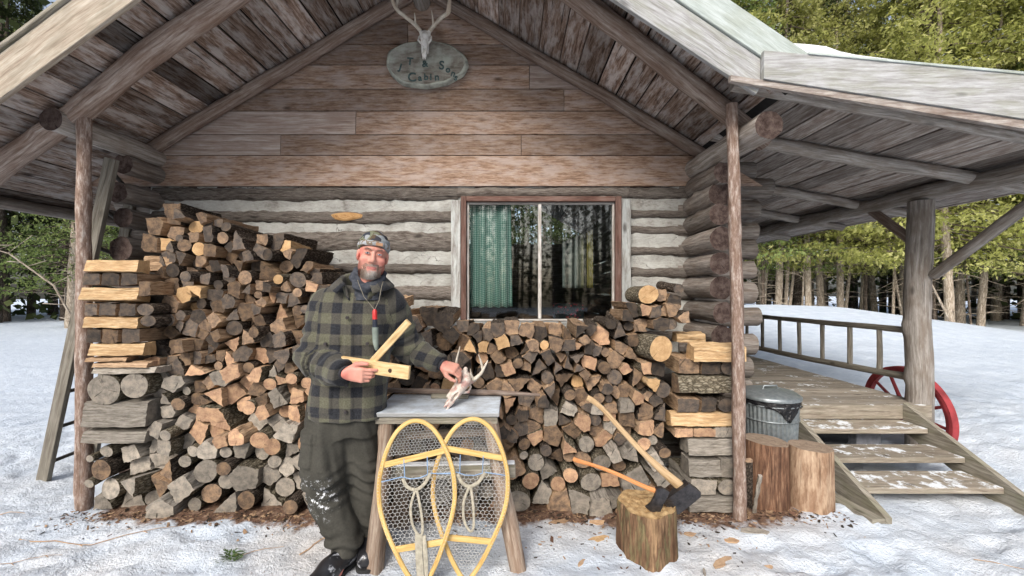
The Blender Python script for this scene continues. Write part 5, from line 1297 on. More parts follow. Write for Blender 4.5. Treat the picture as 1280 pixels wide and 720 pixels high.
# ---------------------------------------------------------------- small table, snowshoes, skulls
def table():
    x0, x1, y0, y1, zt = -.765, -.07, 2.19, 2.58, .835
    t = thing('table', ((x0 + x1) / 2, (y0 + y1) / 2, 0), 'small rough wooden table with a frosty top, snowshoes leaning on its front', 'table')
    k = NT('frosted_board', .7, .3); P = k.n('TexCoord').outputs['Object']; n1 = k.noise(P, 9, 6, .7); n2 = k.noise(k.mapv(P, (2, 16, 16)), 3, 5, .6)
    f = k.ramp(n2, [(.3, (.22, .22, .22)), (.7, (.36, .37, .37))]); ge = k.n('NewGeometry'); up = k.n('SeparateXYZ'); k.set(up.inputs[0], ge.outputs['Normal'])
    k.col(k.mix(k.math('MULTIPLY', k.rng(up.outputs[2], .5, .9), k.rng(n1, .36, .6, .25, .95)), f, (.60, .67, .74))); k.bump(n1, .4, .006)
    m = MB(); m.box(((x0 + x1) / 2, (y0 + y1) / 2, zt - .012), (x1 - x0, y1 - y0, .024), Matrix.Rotation(rad(.4), 3, 'X'), 0, 0, .5, .003); m.build('tabletop', k.m, t)
    m = MB(); m.box(((x0 + x1) / 2, y0 + .03, zt - .047), (x1 - x0 - .02, .03, .042), None, 0, 0, .5, .003); m.box(((x0 + x1) / 2 + .01, y1 - .03, zt - .05), (x1 - x0 - .04, .03, .05), None, 0, 0, .7, .003); m.build('apron', M['string'], t)
    legm = wood('table_leg_wood', (.16, .11, .08), (.31, .235, .18), (.45, .39, .32), gs=(2, 26), stain=(.19, .12, .08))
    for a, b in (((-.70, 2.25, zt - .03), (-.745, 2.16, -.03)), ((-.125, 2.25, zt - .03), (.045, 2.14, -.04)), ((-.68, 2.52, zt - .03), (-.72, 2.58, -.02)), ((-.14, 2.52, zt - .03), (-.06, 2.60, -.02))):
        m = MB(); m.log([a, b], [.040, .047], 10, 0, 1, .14, knots=4); m.build('leg', [legm, M['end_grey']], t)
    m = MB(); m.box((-.37, 2.275, .478), (.78, .045, .075), Matrix.Rotation(rad(-1), 3, 'Y'), 0, 0, .6, .004); m.box((-.37, 2.275, .520), (.77, .043, .009), Matrix.Rotation(rad(-1), 3, 'Y'), 0, 1, .6, .003); m.build('stretcher', [M['string'], M['snow']], t)
    m = MB(); m.log([(-.66, 2.50, .60), (-.14, 2.50, .625)], .026, 12, 0, 1, .1); m.build('stretcher', [legm, M['end_grey']], t)
    m = MB(); m.log([(-.80, 2.555, .870), (-.45, 2.54, .862), (-.05, 2.525, .858), (.175, 2.50, .852)], [.013, .020, .016, .009], 9, 0, 1, .2, knots=5); tag(m.build('branch', [M['pole'], FW['fresh'][0]], None, org=(-.3, 2.53, .86)), 'long thin bark covered branch lying along the back of the table', 'branch')
    m = MB(); m.plank((-.50, 2.485, .849), (-.27, 2.475, .849), .028, .026, (0, 0, 1)); tag(m.build('split_stick', M['string'], None, org=(-.4, 2.48, .84)), 'short squared stick lying on the table behind the deer skull', 'stick')
table()

def snowshoe(C0, top, side_tilt, lab, flip=1, org=None):
    """frame in its own plane: u across, v down from the tip"""
    root = thing('snowshoe', (C0[0], C0[1], 0), lab, 'snowshoe', 'wood framed snowshoes leaning on the table')
    base = Vector(C0); topv = Vector(top); vd = (base - topv); L = vd.length; vd.normalize(); ud = Vector((1, 0, 0)); ud = (ud - vd * ud.dot(vd)).normalized(); nn = ud.cross(vd).normalized()
    if nn.y > 0: nn = -nn      # towards the viewer side
    prof = [(0, 0), (.012, .055), (.04, .092), (.075, .120), (.13, .149), (.197, .174), (.26, .191), (.319, .203), (.38, .208), (.441, .208), (.50, .203), (.563, .190), (.62, .174), (.684, .152), (.745, .128), (.806, .103), (.87, .072), (.92, .042), (.955, .016)]
    def hw(v): 
        v = max(0, min(.955, v)); 
        for (a, b), (c, d) in zip(prof, prof[1:]):
            if a <= v <= c: return (b + (d - b) * (v - a) / (c - a)) - .012
        return 0
    def P(u, v, n=0): return topv + vd * (v * L / .955) + ud * u + nn * n
    ash = wood('ash_' + str(len(bpy.data.materials)), (.42, .25, .08), (.60, .41, .15), (.70, .50, .23), gs=(2, 40), tonevar=.1, crack=.08, knot=False, bump=.2, rough=.4)
    right = [(b, a) for a, b in prof]; left = [(-b, a) for a, b in prof][::-1]
    loop = left[:-1] + right; loop = [(u - math.copysign(.011, u) if abs(u) > .012 else u, v) for u, v in loop]
    dense = []
    for i in range(len(loop) - 1):
        p0 = loop[max(0, i - 1)]; p1, p2 = loop[i], loop[i + 1]; p3 = loop[min(len(loop) - 1, i + 2)]
        for k_ in range(4):
            t = k_ / 4; q = [.5 * (2 * p1[j] + (p2[j] - p0[j]) * t + (2 * p0[j] - 5 * p1[j] + 4 * p2[j] - p3[j]) * t * t + (3 * p1[j] - p0[j] - 3 * p2[j] + p3[j]) * t ** 3) for j in (0, 1)]; dense.append(q)
    dense.append(loop[-1])
    m = MB(); m.tube([P(u, v) for u, v in dense], .011, 10, 0, .5, ell=(nn, .0118, .0095)); m.build('frame', ash, root)
    for v, sl in ((.215, -.025 * flip), (.72, -.008 * flip)):
        h = hw(v); m = MB(); m.plank(P(-h, v + sl * -.5 * 1 + (.02 if flip > 0 else -.02) * (1 if v < .4 else .3), .0), P(h, v + (-.02 if flip > 0 else .02) * (1 if v < .4 else .3), .0), .030, .011, nn, 0, .5, .002); m.build('crossbar', ash, root)
    # rawhide net: hexagons
    net = MB(); rr = .00105
    def seg(a, b, r=rr): net.tube([P(*a), P(*b)], r, 3, 0, .5, cap=False)
    def hexnet(v0, v1, s, hole=None, inset=.004):
        dx, dy = s * math.sqrt(3), s * 1.5; rows = int((v1 - v0) / dy) + 3; cols = int(.5 / dx) + 2
        for i in range(-1, rows):
            for j in range(-cols // 2 - 1, cols // 2 + 2):
                cx, cy = (j + .5 * (i % 2)) * dx, v0 + i * dy
                pts = [(cx + s * math.sin(rad(60 * k_)), cy + s * math.cos(rad(60 * k_))) for k_ in range(4)]; pts = [(a + .006 * nz(a * 55, b * 55, 1), b + .006 * nz(a * 55, b * 55, 8)) for a, b in pts]
                for a, b in zip(pts, pts[1:]):
                    ok = True; q = []
                    for u, v in (a, b):
                        h = hw(v) + inset; 
                        if v < v0 or v > v1 or abs(u) > h: ok = False; u = max(-h, min(h, u)); v = max(v0, min(v1, v)); 
                        q.append((u, v, .001))
                    mu, mv = (a[0] + b[0]) / 2, (a[1] + b[1]) / 2
                    if not (v0 < mv < v1 and abs(mu) < hw(mv) + inset): continue
                    if hole and hole(mu, mv): continue
                    seg(q[0], q[1])
    hexnet(.012, .20, .0105)
    hexnet(.235, .71, .0135, lambda u, v: abs(u) < .060 and v < .335)
    hexnet(.735, .94, .0105)
    for k_ in range(34):
        t = .1 + .8 * k_ / 33; v = .06 + .80 * t
        for sg in (-1, 1): 
            h = hw(v); net.tube([P(sg * (h + .0135), v, 0), P(sg * (h + .006), v + .002, .0104), P(sg * (h - .012), v + .004, .002)], .0013, 3, 0, .5, cap=False)
    net.build('netting', plain('rawhide_lacing', (.50, .50, .48), .5, bump=0), root)
    blue = plain('blue_cord', (.22, .33, .50), .6, bump=0)
    m = MB(); h = hw(.335)
    m.tube([P(-h, .345, .003), P(-.075, .327, .005), P(-.03, .342, .007), P(.02, .342, .007), P(.075, .322, .005), P(h, .338, .003)], .0030, 6, 0)
    m.tube([P(-.062, .222, .004), P(-.060, .335, .005)], .0028, 6, 0); m.tube([P(.062, .222, .004), P(.060, .33, .005)], .0028, 6, 0); m.build('toe_cord', blue, root)
    stp = plain('canvas_strap', (.36, .33, .26), .85, scale=60)
    m = MB()
    def smooth3(p):
        o = []
        for i in range(len(p) - 1):
            a, b, c, d = [Vector(p[max(0, min(len(p) - 1, i + k_))]) for k_ in (-1, 0, 1, 2)]
            for q in range(5): t = q / 5; o.append(tuple(.5 * (2 * b + (c - a) * t + (2 * a - 5 * b + 4 * c - d) * t * t + (3 * b - a - 3 * c + d) * t ** 3)))
        return o + [p[-1]]
    def strap(pts, w_=.009): m.tube([P(*p) for p in smooth3(pts)], .004, 8, 0, .5, ell=(nn, w_, .0022))
    strap([(.075, .322, .010), (.045, .375, .014), (.0, .405, .016), (-.045, .385, .014), (-.07, .335, .010)])
    strap([(-.004, .405, .018), (-.030, .50, .022), (-.022, .60, .022), (.010, .66, .022), (.028, .63, .026), (.022, .52, .024), (.004, .41, .020)], .007)
    if flip > 0: strap([(.006, .65, .024), (.004, .76, .022), (.008, .90, .018)], .019); strap([(.03, .66, .022), (.036, .78, .020), (.030, .92, .012)], .012)
    m.build('binding', stp, root)
y_ = 2.17
snowshoe((-.455, 1.99, .015), (at(518, 524, y_).x, y_, at(518, 526, y_).z), 0, 'front snowshoe with yellow wood frame, hanging straps and blue toe cord, overlapping the other', 1)
snowshoe((-.235, 2.045, .015), (at(592, 523, y_ + .005).x, y_ + .005, at(592, 524, y_).z), 0, 'rear snowshoe with orange wood frame, partly behind the other, beside the table leg', -1)

def deer_skull(name, pos, Rm, S_, lab, bone, antlers, raw=0):
    root = thing(name, pos, lab, 'deer skull'); Rn = np.array(Rm); p0 = np.array(pos, float)
    def H(*p): return p0 + Rn @ (np.array(p) * S_)
    g = SDF(p0 - .22 * S_, p0 + .22 * S_, .0026)
    g.ell(H(0, .03, .05), np.array((.046, .050, .050)) * S_, Rn, .01); g.cone(H(0, .005, .03), H(0, .005, -.14), .036 * S_, .017 * S_, .02); g.cone(H(0, -.015, .02), H(0, -.002, -.07), .022 * S_, .016 * S_, .02)
    for sd in (-1, 1):
        g.cone(H(sd * .030, 0, .06), H(sd * .040, .0, .085), .016 * S_, .013 * S_, .01)
        g.ell(H(sd * .046, -.002, .016), np.array((.022, .022, .020)) * S_, Rn, .004, 's'); g.cone(H(sd * .050, .008, .040), H(sd * .052, -.005, -.006), .006 * S_, .006 * S_, .006); g.cone(H(sd * .052, -.005, -.006), H(sd * .034, .0, -.026), .006 * S_, .008 * S_, .006)
        g.cone(H(sd * .010, -.008, -.12), H(sd * .009, .0, -.17), .009 * S_, .005 * S_, .008); g.cone(H(sd * .022, .018, -.02), H(sd * .020, .022, -.10), .012 * S_, .009 * S_, .008)
    g.ell(H(0, -.016, -.095), np.array((.011, .022, .030)) * S_, Rn, .004, 's')
    V, Q = g.mesh(); V += np.array([[.0015 * nz(v[0] * 60, v[1] * 60, v[2] * 60)] * 3 for v in V])
    add_mesh('skull', V, Q, bone, root, sm_iter=1)
    for ch in antlers:
        m = MB()
        for pts, rr in ch:
            P = [Vector(H(*p)) if len(p) == 3 else Vector(p[:3]) for p in pts]; dense = []; rd = []
            for i in range(len(P) - 1):
                a, b, c, d = P[max(0, i - 1)], P[i], P[i + 1], P[min(len(P) - 1, i + 2)]
                for k_ in range(5): t = k_ / 5; dense.append(.5 * (2 * b + (c - a) * t + (2 * a - 5 * b + 4 * c - d) * t * t + (3 * b - a - 3 * c + d) * t ** 3)); rd.append((rr[i] + (rr[i + 1] - rr[i]) * t) * (1 + .08 * nz(i + t, rr[0] * 900)))
            dense.append(P[-1]); rd.append(rr[-1]); m.tube(dense, rd, 9, 0)
        m.build('antler', M['antler'], root)
    return root
k = NT('antler_bone', .5, .4); P = k.n('TexCoord').outputs['Object']; n1 = k.noise(P, 40, 5, .7); n2 = k.noise(P, 8, 3); k.col(k.mix(k.rng(n2, .4, .62, 0, .5), k.ramp(n1, [(.3, (.42, .37, .29)), (.7, (.66, .62, .54))]), (.33, .25, .18))); k.bump(n1, .5, .003); M['antler'] = k.m
k = NT('bleached_bone', .6, .4); P = k.n('TexCoord').outputs['Object']; n1 = k.noise(P, 30, 5, .7); k.col(k.ramp(n1, [(.3, (.5, .48, .43)), (.5, (.74, .73, .70)), (.7, (.84, .84, .82))])); k.bump(n1, .5, .004); M['bone'] = k.m
k = NT('raw_bone', .4, .5); P = k.n('TexCoord').outputs['Object']; n1 = k.noise(P, 30, 5, .7); n2 = k.noise(P, 19, 4, .6); k.col(k.mix(k.rng(n2, .47, .58, 0, .65), k.ramp(n1, [(.3, (.55, .45, .38)), (.7, (.74, .69, .62))]), (.34, .10, .085))); k.bump(n1, .6, .005); M['raw'] = k.m
# skull on the table, its left antler in the man's fingers
bx = at(588, 483, 2.42); Rm = Matrix.Rotation(rad(38), 3, 'Y') @ Matrix.Rotation(rad(-46), 3, 'X') @ Matrix.Rotation(rad(18), 3, 'Z')
wp = lambda px, py, y: tuple(at(px, py, y)) + (0,)
deer_skull('deer_skull', tuple(at(578, 481, 2.39)), Rm, 1.08, 'raw reddish deer skull on the frosty table, one antler held by the man', M['raw'],
  [[([(-.040, 0, .085), wp(571, 468, 2.42), wp(570.5, 452, 2.38), wp(575, 433, 2.36)], (.010, .009, .007, .002))],
   [([(.040, 0, .085), wp(593, 474, 2.42), wp(601, 467, 2.41), wp(606, 458, 2.40), wp(610, 450, 2.40)], (.012, .012, .010, .008, .002)), ([wp(603.5, 464, 2.41), wp(601.5, 453, 2.40), wp(598, 443, 2.39)], (.009, .007, .002)), ([wp(592, 474, 2.42), wp(589, 468, 2.40), wp(588, 461, 2.39)], (.009, .006, .002))]])
# mounted skull and painted oval sign in the gable
y0 = 3.42
sg = thing('sign', tuple(at(534, 82, y0)), 'oval bark edged wood slab sign on the gable, painted with faded lettering', 'sign')
k = NT('slab_sign', .85, .2); P = k.n('TexCoord').outputs['Object']; n1 = k.noise(k.mapv(P, (2, 2, 7)), 4, 6, .65); n2 = k.noise(P, 8, 5, .6)
k.col(k.mix(k.rng(n2, .45, .68, 0, .8), k.ramp(n1, [(.3, (.10, .085, .07)), (.5, (.22, .20, .17)), (.7, (.33, .33, .30))]), (.40, .43, .38))); k.bump(n1, .5, .005)
out = []
for i in range(64):
    t = 6.283 * i / 64; a = 50.5 + 1.5 * math.sin(3 * t + 1); b = 28 + 1.2 * math.sin(2 * t); px = 534 + a * math.cos(t); py = 82 - b * math.sin(t) - (4 if False else 0) + 5 * math.cos(t) * (.5 if math.sin(t) > 0 else -.0)
    p = at(px + .5 * math.sin(9 * t), py + .5 * math.sin(11 * t), y0); out.append((p.x, p.z))
m = MB(); cx, cz = at(534, 82, y0).x, at(534, 82, y0).z
def ring(f, y): return [(cx + (x - cx) * f, y, cz + (z - cz) * f) for x, z in out]
m.grid([ring(.93, y0 - .045), ring(.96, y0 - .044), ring(1.0, y0 - .036), ring(1.0, y0 + .02)], lambda i, j: (j * .02, i * .02), 1, True, .5, loop=True)
m.face(ring(.93, y0 - .045)[::-1], [(0, 0)] * 64, 0)
m.build('slab', [k.m, plain('pale_bark_rim', (.36, .38, .33), .9, scale=14, var=.5)], sg)
paint = plain('faded_green_paint', (.05, .085, .085), .8, var=.6, scale=30)
def letters(txt, px, py, size, rot=0):
    cu = bpy.data.curves.new('txt', 'FONT'); cu.body = txt; cu.size = size; cu.extrude = .0015; cu.offset = .0022; cu.align_x = 'CENTER'; cu.align_y = 'CENTER'
    o = bpy.data.objects.new('txt', cu); C.objects.link(o); dg = bpy.context.evaluated_depsgraph_get(); me = bpy.data.meshes.new_from_object(o.evaluated_get(dg)); C.objects.unlink(o); bpy.data.objects.remove(o)
    q = bpy.data.objects.new('lettering', me); C.objects.link(q); me.materials.clear(); me.materials.append(paint); q.parent = sg
    p = at(px, py, y0 - .0475); q.location = Vector((p.x, y0 - .0475, p.z)) - sg.location; q.rotation_euler = (rad(90), rad(rot), 0)
letters('T', 512.5, 77, .085, 4); letters('J', 500.5, 84, .075, 16); letters('&', 531, 80, .075, -4); letters('S', 552, 82, .10, 3); letters('o', 560, 87, .075, 8); letters('n', 566.5, 92, .075, 20); letters('s', 570, 97, .075, 20)
letters('C', 515, 97, .105, -4); letters('a', 525, 97.5, .075, 0); letters('b', 532.5, 96.5, .075, 0); letters('i', 538.5, 96.5, .075, 0); letters('n', 546, 96.5, .085, -4)
sp = at(531, 50, 3.30)
wq = lambda px, py, y: tuple(at(px, py, y)) + (0,)
deer_skull('mounted_deer_skull', tuple(sp), Matrix.Rotation(rad(-8), 3, 'X'), 1.0, 'bleached white deer skull with wide antlers mounted above the oval sign', M['bone'],
  [[([(-.040, 0, .085), wq(519, 31, 3.27), wq(508, 22, 3.24), wq(497, 13, 3.2), wq(491, 2, 3.12), wq(489, -14, 3.02), wq(497, -34, 2.96)], (.017, .016, .015, .0155, .014, .011, .003)), ([wq(519.5, 32, 3.27), wq(519, 25, 3.24), wq(518, 16, 3.22)], (.010, .007, .002)), ([wq(495.5, 8, 3.18), wq(497, -2, 3.16), wq(498, -22, 3.1)], (.012, .010, .002))],
   [([(.040, 0, .085), wq(544, 30, 3.27), wq(553, 21, 3.24), wq(561, 15, 3.2), wq(562, 2, 3.12), wq(560, -14, 3.02), wq(553, -34, 2.96)], (.017, .016, .015, .0155, .014, .011, .003)), ([wq(541.5, 31, 3.27), wq(541, 24, 3.24), wq(539.5, 13, 3.22)], (.010, .008, .002)), ([wq(559, 16, 3.2), wq(560.5, 5, 3.14), wq(561, -8, 3.1)], (.011, .009, .002))]])

# ---------------------------------------------------------------- chopping block with maul and hatchet
def chop():
    cx, cy, R0, zt = .785, 2.33, .168, .268
    b = thing('chopping_block', (cx, cy, 0), 'bark covered round chopping block with a maul and hatchet stuck in its chipped top', 'chopping block')
    k = NT('block_bark', .95, .1); uv = k.n('TexCoord').outputs['UV']; s3 = k.n('SeparateXYZ'); k.set(s3.inputs[0], uv)
    v = k.mapv(uv, (3, 26, 1)); n1 = k.noise(v, 1.6, 7, .7); st_ = k.noise(k.mapv(uv, (1.6, 6.5, 1), (2.6, 1, 0)), 1.2, 5, .6); fi = k.noise(k.mapv(uv, (8, 90, 1)), 1.5, 4, .6)
    c = k.ramp(st_, [(.30, (.085, .048, .032)), (.44, (.20, .12, .072)), (.50, (.20, .17, .09)), (.53, (.17, .10, .062)), (.61, (.36, .235, .135)), (.70, (.20, .13, .075))])
    vm = k.n('VectorMath', operation='SCALE'); k.set(vm.inputs[0], c); k.set(vm.inputs['Scale'], k.math('MULTIPLY', k.rng(n1, .3, .65, .35, 1.25), k.rng(fi, .3, .7, .7, 1.25))); k.col(vm.outputs[0]); k.bump(k.math('ADD', n1, k.math('MULTIPLY', fi, .3)), 1, .012); M['block_bark'] = k.m
    def fn(a, i): return .010 * math.sin(3 * a + 1) + .006 * math.sin(7 * a) + .004 * nz(math.cos(a) * 9, math.sin(a) * 9, i * .3)
    m = MB(); prof = [(R0 * 1.04, -.04), (R0 * 1.02, .03), (R0 * 1.0, .10), (R0 * .985, .18), (R0 * .98, .24), (R0 * .97, zt - .010), (R0 * .945, zt)]
    m.lathe((cx, cy, 0), prof, 72, 0, .5, fn); m.build('bark', M['block_bark'], b)
    m = MB(); rows = []
    for i in range(15):
        f = 1 - i / 14; rows.append([(cx + (R0 * .945 + fn(a, 6)) * f * math.cos(a), cy + (R0 * .945 + fn(a, 6)) * f * math.sin(a), zt + (0 if i == 0 else .012 * nz(f * math.cos(a) * 7, f * math.sin(a) * 7, 3) + .007 * nz(f * math.cos(a) * 22, f * math.sin(a) * 22, 3) - .006)) for a in [6.28319 * j / 72 for j in range(72)]])
    m.grid(rows, lambda i, j: (R0 * (1 - i / 14) * math.cos(6.283 * j / 72), R0 * (1 - i / 14) * math.sin(6.283 * j / 72)), 0, True, .5, loop=True)
    m.build('chopped_top', endgrain('chopped_top', (.22, .13, .06), (.52, .36, .18), ring=160, objrand=0, crackc=.3, tint=(.55, .40, .22)), b)
    steel = NT('forged_steel', .42, .5); P = steel.n('TexCoord').outputs['Object']; n1 = steel.noise(P, 30, 5, .7); steel.b.inputs['Metallic'].default_value = .8; steel.col(steel.ramp(n1, [(.3, (.035, .035, .04)), (.7, (.11, .105, .11))])); steel.bump(n1, .4, .003)
    def tool(name, cat, lab, hp, hr, hwid, col, head, hy, ht, edge, grainmat):
        """handle through hp (3-D), head polygon in the picture plane with a wedge section that thins to the bit"""
        root = thing(name, tuple(hp[-1]), lab, cat)
        P = [Vector(p) for p in hp]; dense = []; rr = []; ww = []
        for i in range(len(P) - 1):
            a, b_, c_, d = P[max(0, i - 1)], P[i], P[i + 1], P[min(len(P) - 1, i + 2)]
            for k_ in range(6): t = k_ / 6; dense.append(.5 * (2 * b_ + (c_ - a) * t + (2 * a - 5 * b_ + 4 * c_ - d) * t * t + (3 * b_ - a - 3 * c_ + d) * t ** 3)); ww.append(hwid[i] * (1 - t) + hwid[i + 1] * t)
        dense.append(P[-1]); ww.append(hwid[-1])
        m = MB(); rows = []; ds = 0
        for i, p in enumerate(dense):
            t = (dense[min(i + 1, len(dense) - 1)] - dense[max(0, i - 1)]).normalized(); n = Vector((0, -1, 0)); n = (n - t * n.dot(t)).normalized(); u = t.cross(n)
            rows.append([p + u * ww[i] * math.copysign(abs(math.cos(q)) ** .8, math.cos(q)) + n * ww[i] * hr * math.copysign(abs(math.sin(q)) ** .8, math.sin(q)) for q in [6.283 * j / 12 for j in range(12)]])
        m.grid(rows, lambda i, j: (i * .02, j * .008), 0, True, .5, loop=True); m.face(rows[0], [(j * .01, 0) for j in range(12)], 0); m.face(rows[-1][::-1], [(j * .01, 0) for j in range(12)], 0)
        m.build('handle', grainmat, root)
        m = MB(); pts = [Vector(p) for p in head]; 
        def tk(i): return ht * edge[i]
        F_ = [p + Vector((0, -tk(i), 0)) for i, p in enumerate(pts)]; B_ = [p + Vector((0, tk(i), 0)) for i, p in enumerate(pts)]; n = len(pts)
        cF = sum(F_, Vector()) / n; cB = sum(B_, Vector()) / n
        for i in range(n):
            j = (i + 1) % n; m.face([F_[i], F_[j], cF], [(0, 0)] * 3, 0, False); m.face([B_[j], B_[i], cB], [(0, 0)] * 3, 0, False); m.face([F_[j], F_[i], B_[i], B_[j]], [(0, 0)] * 4, 0, False)
        o = m.build('head', steel.m, root); bv = o.modifiers.new('bevel', 'BEVEL'); bv.width = .0022; bv.segments = 2; bv.limit_method = 'ANGLE'
    ash = wood('maul_handle_wood', (.30, .19, .09), (.46, .32, .18), (.56, .42, .26), gs=(1.5, 40), tonevar=.1, crack=.1, knot=False, bump=.15, rough=.55)
    org_ = wood('hatchet_handle_wood', (.42, .15, .045), (.56, .24, .09), (.64, .32, .14), gs=(1.5, 40), tonevar=.1, crack=.08, knot=False, bump=.15, rough=.4)
    Y = 2.31
    q = lambda px, py, y=Y: tuple(at(px, py, y))
    tool('splitting_maul', 'maul', 'long pale handled splitting maul with its broad steel head sunk in the chopping block', [q(734, 497, 2.46), q(741, 501, 2.45), q(756, 514, 2.43), q(784, 545, 2.39), q(806, 568, 2.36), q(832, 592, 2.33), q(846, 604, 2.315), q(856, 613, 2.31)], .62, [.019, .017, .0145, .0155, .017, .024, .028, .026], None,
         [q(858.5, 602, 2.30), q(849, 608, 2.30), q(832, 623, 2.30), q(829, 629, 2.30), q(839, 639, 2.30), q(848, 643, 2.30), q(862, 630, 2.30), q(873, 618, 2.30), q(873, 612, 2.30)], 0, .030, [1, 1, .45, .12, .08, .12, .5, 1, 1], ash)
    tool('hatchet', 'hatchet', 'short orange handled hatchet with its dark bit stuck in the chopping block', [q(716.5, 573, 2.36), q(722, 576, 2.355), q(743, 582, 2.34), q(770, 592, 2.31), q(796, 604, 2.28), q(818, 613, 2.26), q(828, 613, 2.25)], .62, [.012, .0135, .0105, .0115, .0125, .0135, .012], None,
         [q(820, 610, 2.25), q(827, 608.5, 2.25), q(836, 614, 2.25), q(834, 620, 2.25), q(829, 630, 2.25), q(824, 643, 2.25), q(815, 641, 2.25), q(806, 633, 2.25), q(813, 628, 2.25), q(818, 620, 2.25)], 0, .013, [1, 1, 1, .8, .4, .12, .08, .12, .4, .8], org_)
chop()

# ---------------------------------------------------------------- stumps and trash can
def half_round(name, cx, cy, rx, ry, h, ang0, lab, matr, topm, tilt=0):
    t = thing(name, (cx, cy, 0), lab, 'stump')
    pts = []
    for i in range(28): a = 6.283 * i / 28; pts.append((rx * math.cos(a) * (1 + .08 * nz(math.cos(a) * 2, math.sin(a) * 2, cx)), ry * math.sin(a) * (1 + .10 * nz(math.cos(a) * 2, math.sin(a) * 2, cx + 5))))
    pts = [(x * math.cos(ang0) - z * math.sin(ang0), x * math.sin(ang0) + z * math.cos(ang0)) for x, z in pts]
    m = MB(); zs = [-.04, .04, .12, .22, .32, .40, h]; rows = []
    per = [0]
    for i in range(28): a, b = pts[i], pts[(i + 1) % 28]; per.append(per[-1] + math.hypot(a[0] - b[0], a[1] - b[1]))
    for z in zs: rows.append([(cx + x * (1.03 - .06 * z / h), cy + y * (1.03 - .06 * z / h), z + (tilt * x if z == h else 0)) for x, y in pts])
    rows.reverse(); zr = zs[::-1]
    m.grid(rows, lambda i, j: (zr[i], per[j]), 0, True, .5, loop=True); m.build('trunk_side', matr, t)
    m = MB(); m.face(rows[0], [(x, y) for x, y in pts], 0, False, .4); m.build('cut_top', topm, t)
side1 = wood('red_brown_split_side', (.055, .028, .018), (.17, .09, .055), (.31, .19, .12), gs=(2, 16), tonevar=.1, crack=.7, stain=(.07, .04, .028), bump=.9)
side2 = wood('pale_split_side', (.20, .12, .075), (.42, .295, .20), (.54, .41, .29), gs=(2, 10), tonevar=.1, crack=.8, stain=(.22, .12, .07), stain_amt=.7, bump=.9)
topm = endgrain('stump_top', (.20, .14, .10), (.42, .33, .25), ring=140, objrand=0)
half_round('split_stump', 1.80, 2.84, .160, .135, .445, .3, 'dark red brown half of a thick stump standing beside the right post', side1, topm, -.10)
half_round('split_stump', 2.075, 2.78, .135, .125, .425, -.2, 'pale split stump with streaked sides between the dark half stump and the steps', side2, topm, -.02)

def trash():
    cx, cy = 2.065, 3.22; t = thing('trash_can', (cx, cy, 0), 'ribbed galvanized trash can with a dented lid and black bag, left of the porch steps', 'trash can')
    k = NT('galvanized_steel', .42, .5); k.b.inputs['Metallic'].default_value = .55; P = k.n('TexCoord').outputs['Object']; vo = k.n('TexVoronoi', {'Scale': 38}); k.set(vo.inputs['Vector'], P); n1 = k.noise(P, 6, 5, .6)
    k.col(k.mix(k.rng(n1, .45, .7, 0, .6), k.ramp(vo.outputs['Distance'], [(0, (.20, .235, .25)), (1, (.34, .375, .39))]), (.17, .18, .18))); k.bump(n1, .2, .004)
    m = MB(); prof = [(.170, .0), (.172, .02), (.178, .10), (.184, .2), (.19, .32), (.196, .45), (.202, .58), (.204, .63)]
    def rib(a, i): return .0045 * math.sin(a * 40) if 1 <= i <= 6 else 0
    m.lathe((cx, cy, 0), prof, 240, 0, .5, rib); m.build('body', k.m, t)
    m = MB()
    for z, r in ((.615, .2085), (.50, .204), (.02, .178)): m.tube([(cx + r * math.cos(a), cy + r * math.sin(a), z) for a in [6.283 * i / 48 for i in range(48)]], .006, 8, 0, closed=True)
    m.build('hoop', k.m, t)
    bag = NT('black_plastic', .22, .5); P = bag.n('TexCoord').outputs['Object']; bag.col((.008, .008, .010)); bag.bump(bag.noise(P, 26, 4, .6, 1), 1, .02)
    m = MB(); rows = []; n = 96
    for j in range(9):
        t_ = j / 8; rows.append([(cx + (.2115 + .004 * math.sin(a * 17 + j) + .004 * nz(a * 9, j)) * math.cos(a), cy + (.2115 + .004 * math.sin(a * 17 + j) + .004 * nz(a * 9, j)) * math.sin(a), .655 - t_ * (.050 + .012 * math.sin(3 * a) + .085 * math.exp(-((a - 4.85) / .28) ** 2) + .02 * math.exp(-((a - 5.6) / .2) ** 2))) for a in [6.283 * i / n for i in range(n)]])
    m.grid(rows, lambda i, j: (j * .01, i * .01), 0, True, .5, loop=True); o = m.build('bin_bag', bag.m, t); o.modifiers.new('t', 'SOLIDIFY').thickness = .002
    m = MB(); prof = [(.222, .655), (.224, .672), (.216, .682), (.205, .688), (.19, .700), (.12, .716), (.06, .722), (.004, .724)]
    m.lathe((cx, cy, 0), prof, 64, 0, .5, lambda a, i: .004 * nz(math.cos(a) * 3, math.sin(a) * 3, i)); m.build('lid', k.m, t)
    m = MB(); m.tube([(cx - .06, cy - .02, .718), (cx - .05, cy - .02, .745), (cx + .05, cy - .02, .747), (cx + .06, cy - .02, .718)], .007, 8, 0); m.build('lid_handle', k.m, t)
    m = MB(); m.tube([(cx + .195, cy - .05, .60), (cx + .235, cy - .05, .585), (cx + .235, cy + .02, .585), (cx + .195, cy + .03, .60)], .007, 8, 0); m.build('side_handle', plain('dark_handle_metal', (.03, .03, .035), .5), t)
trash()

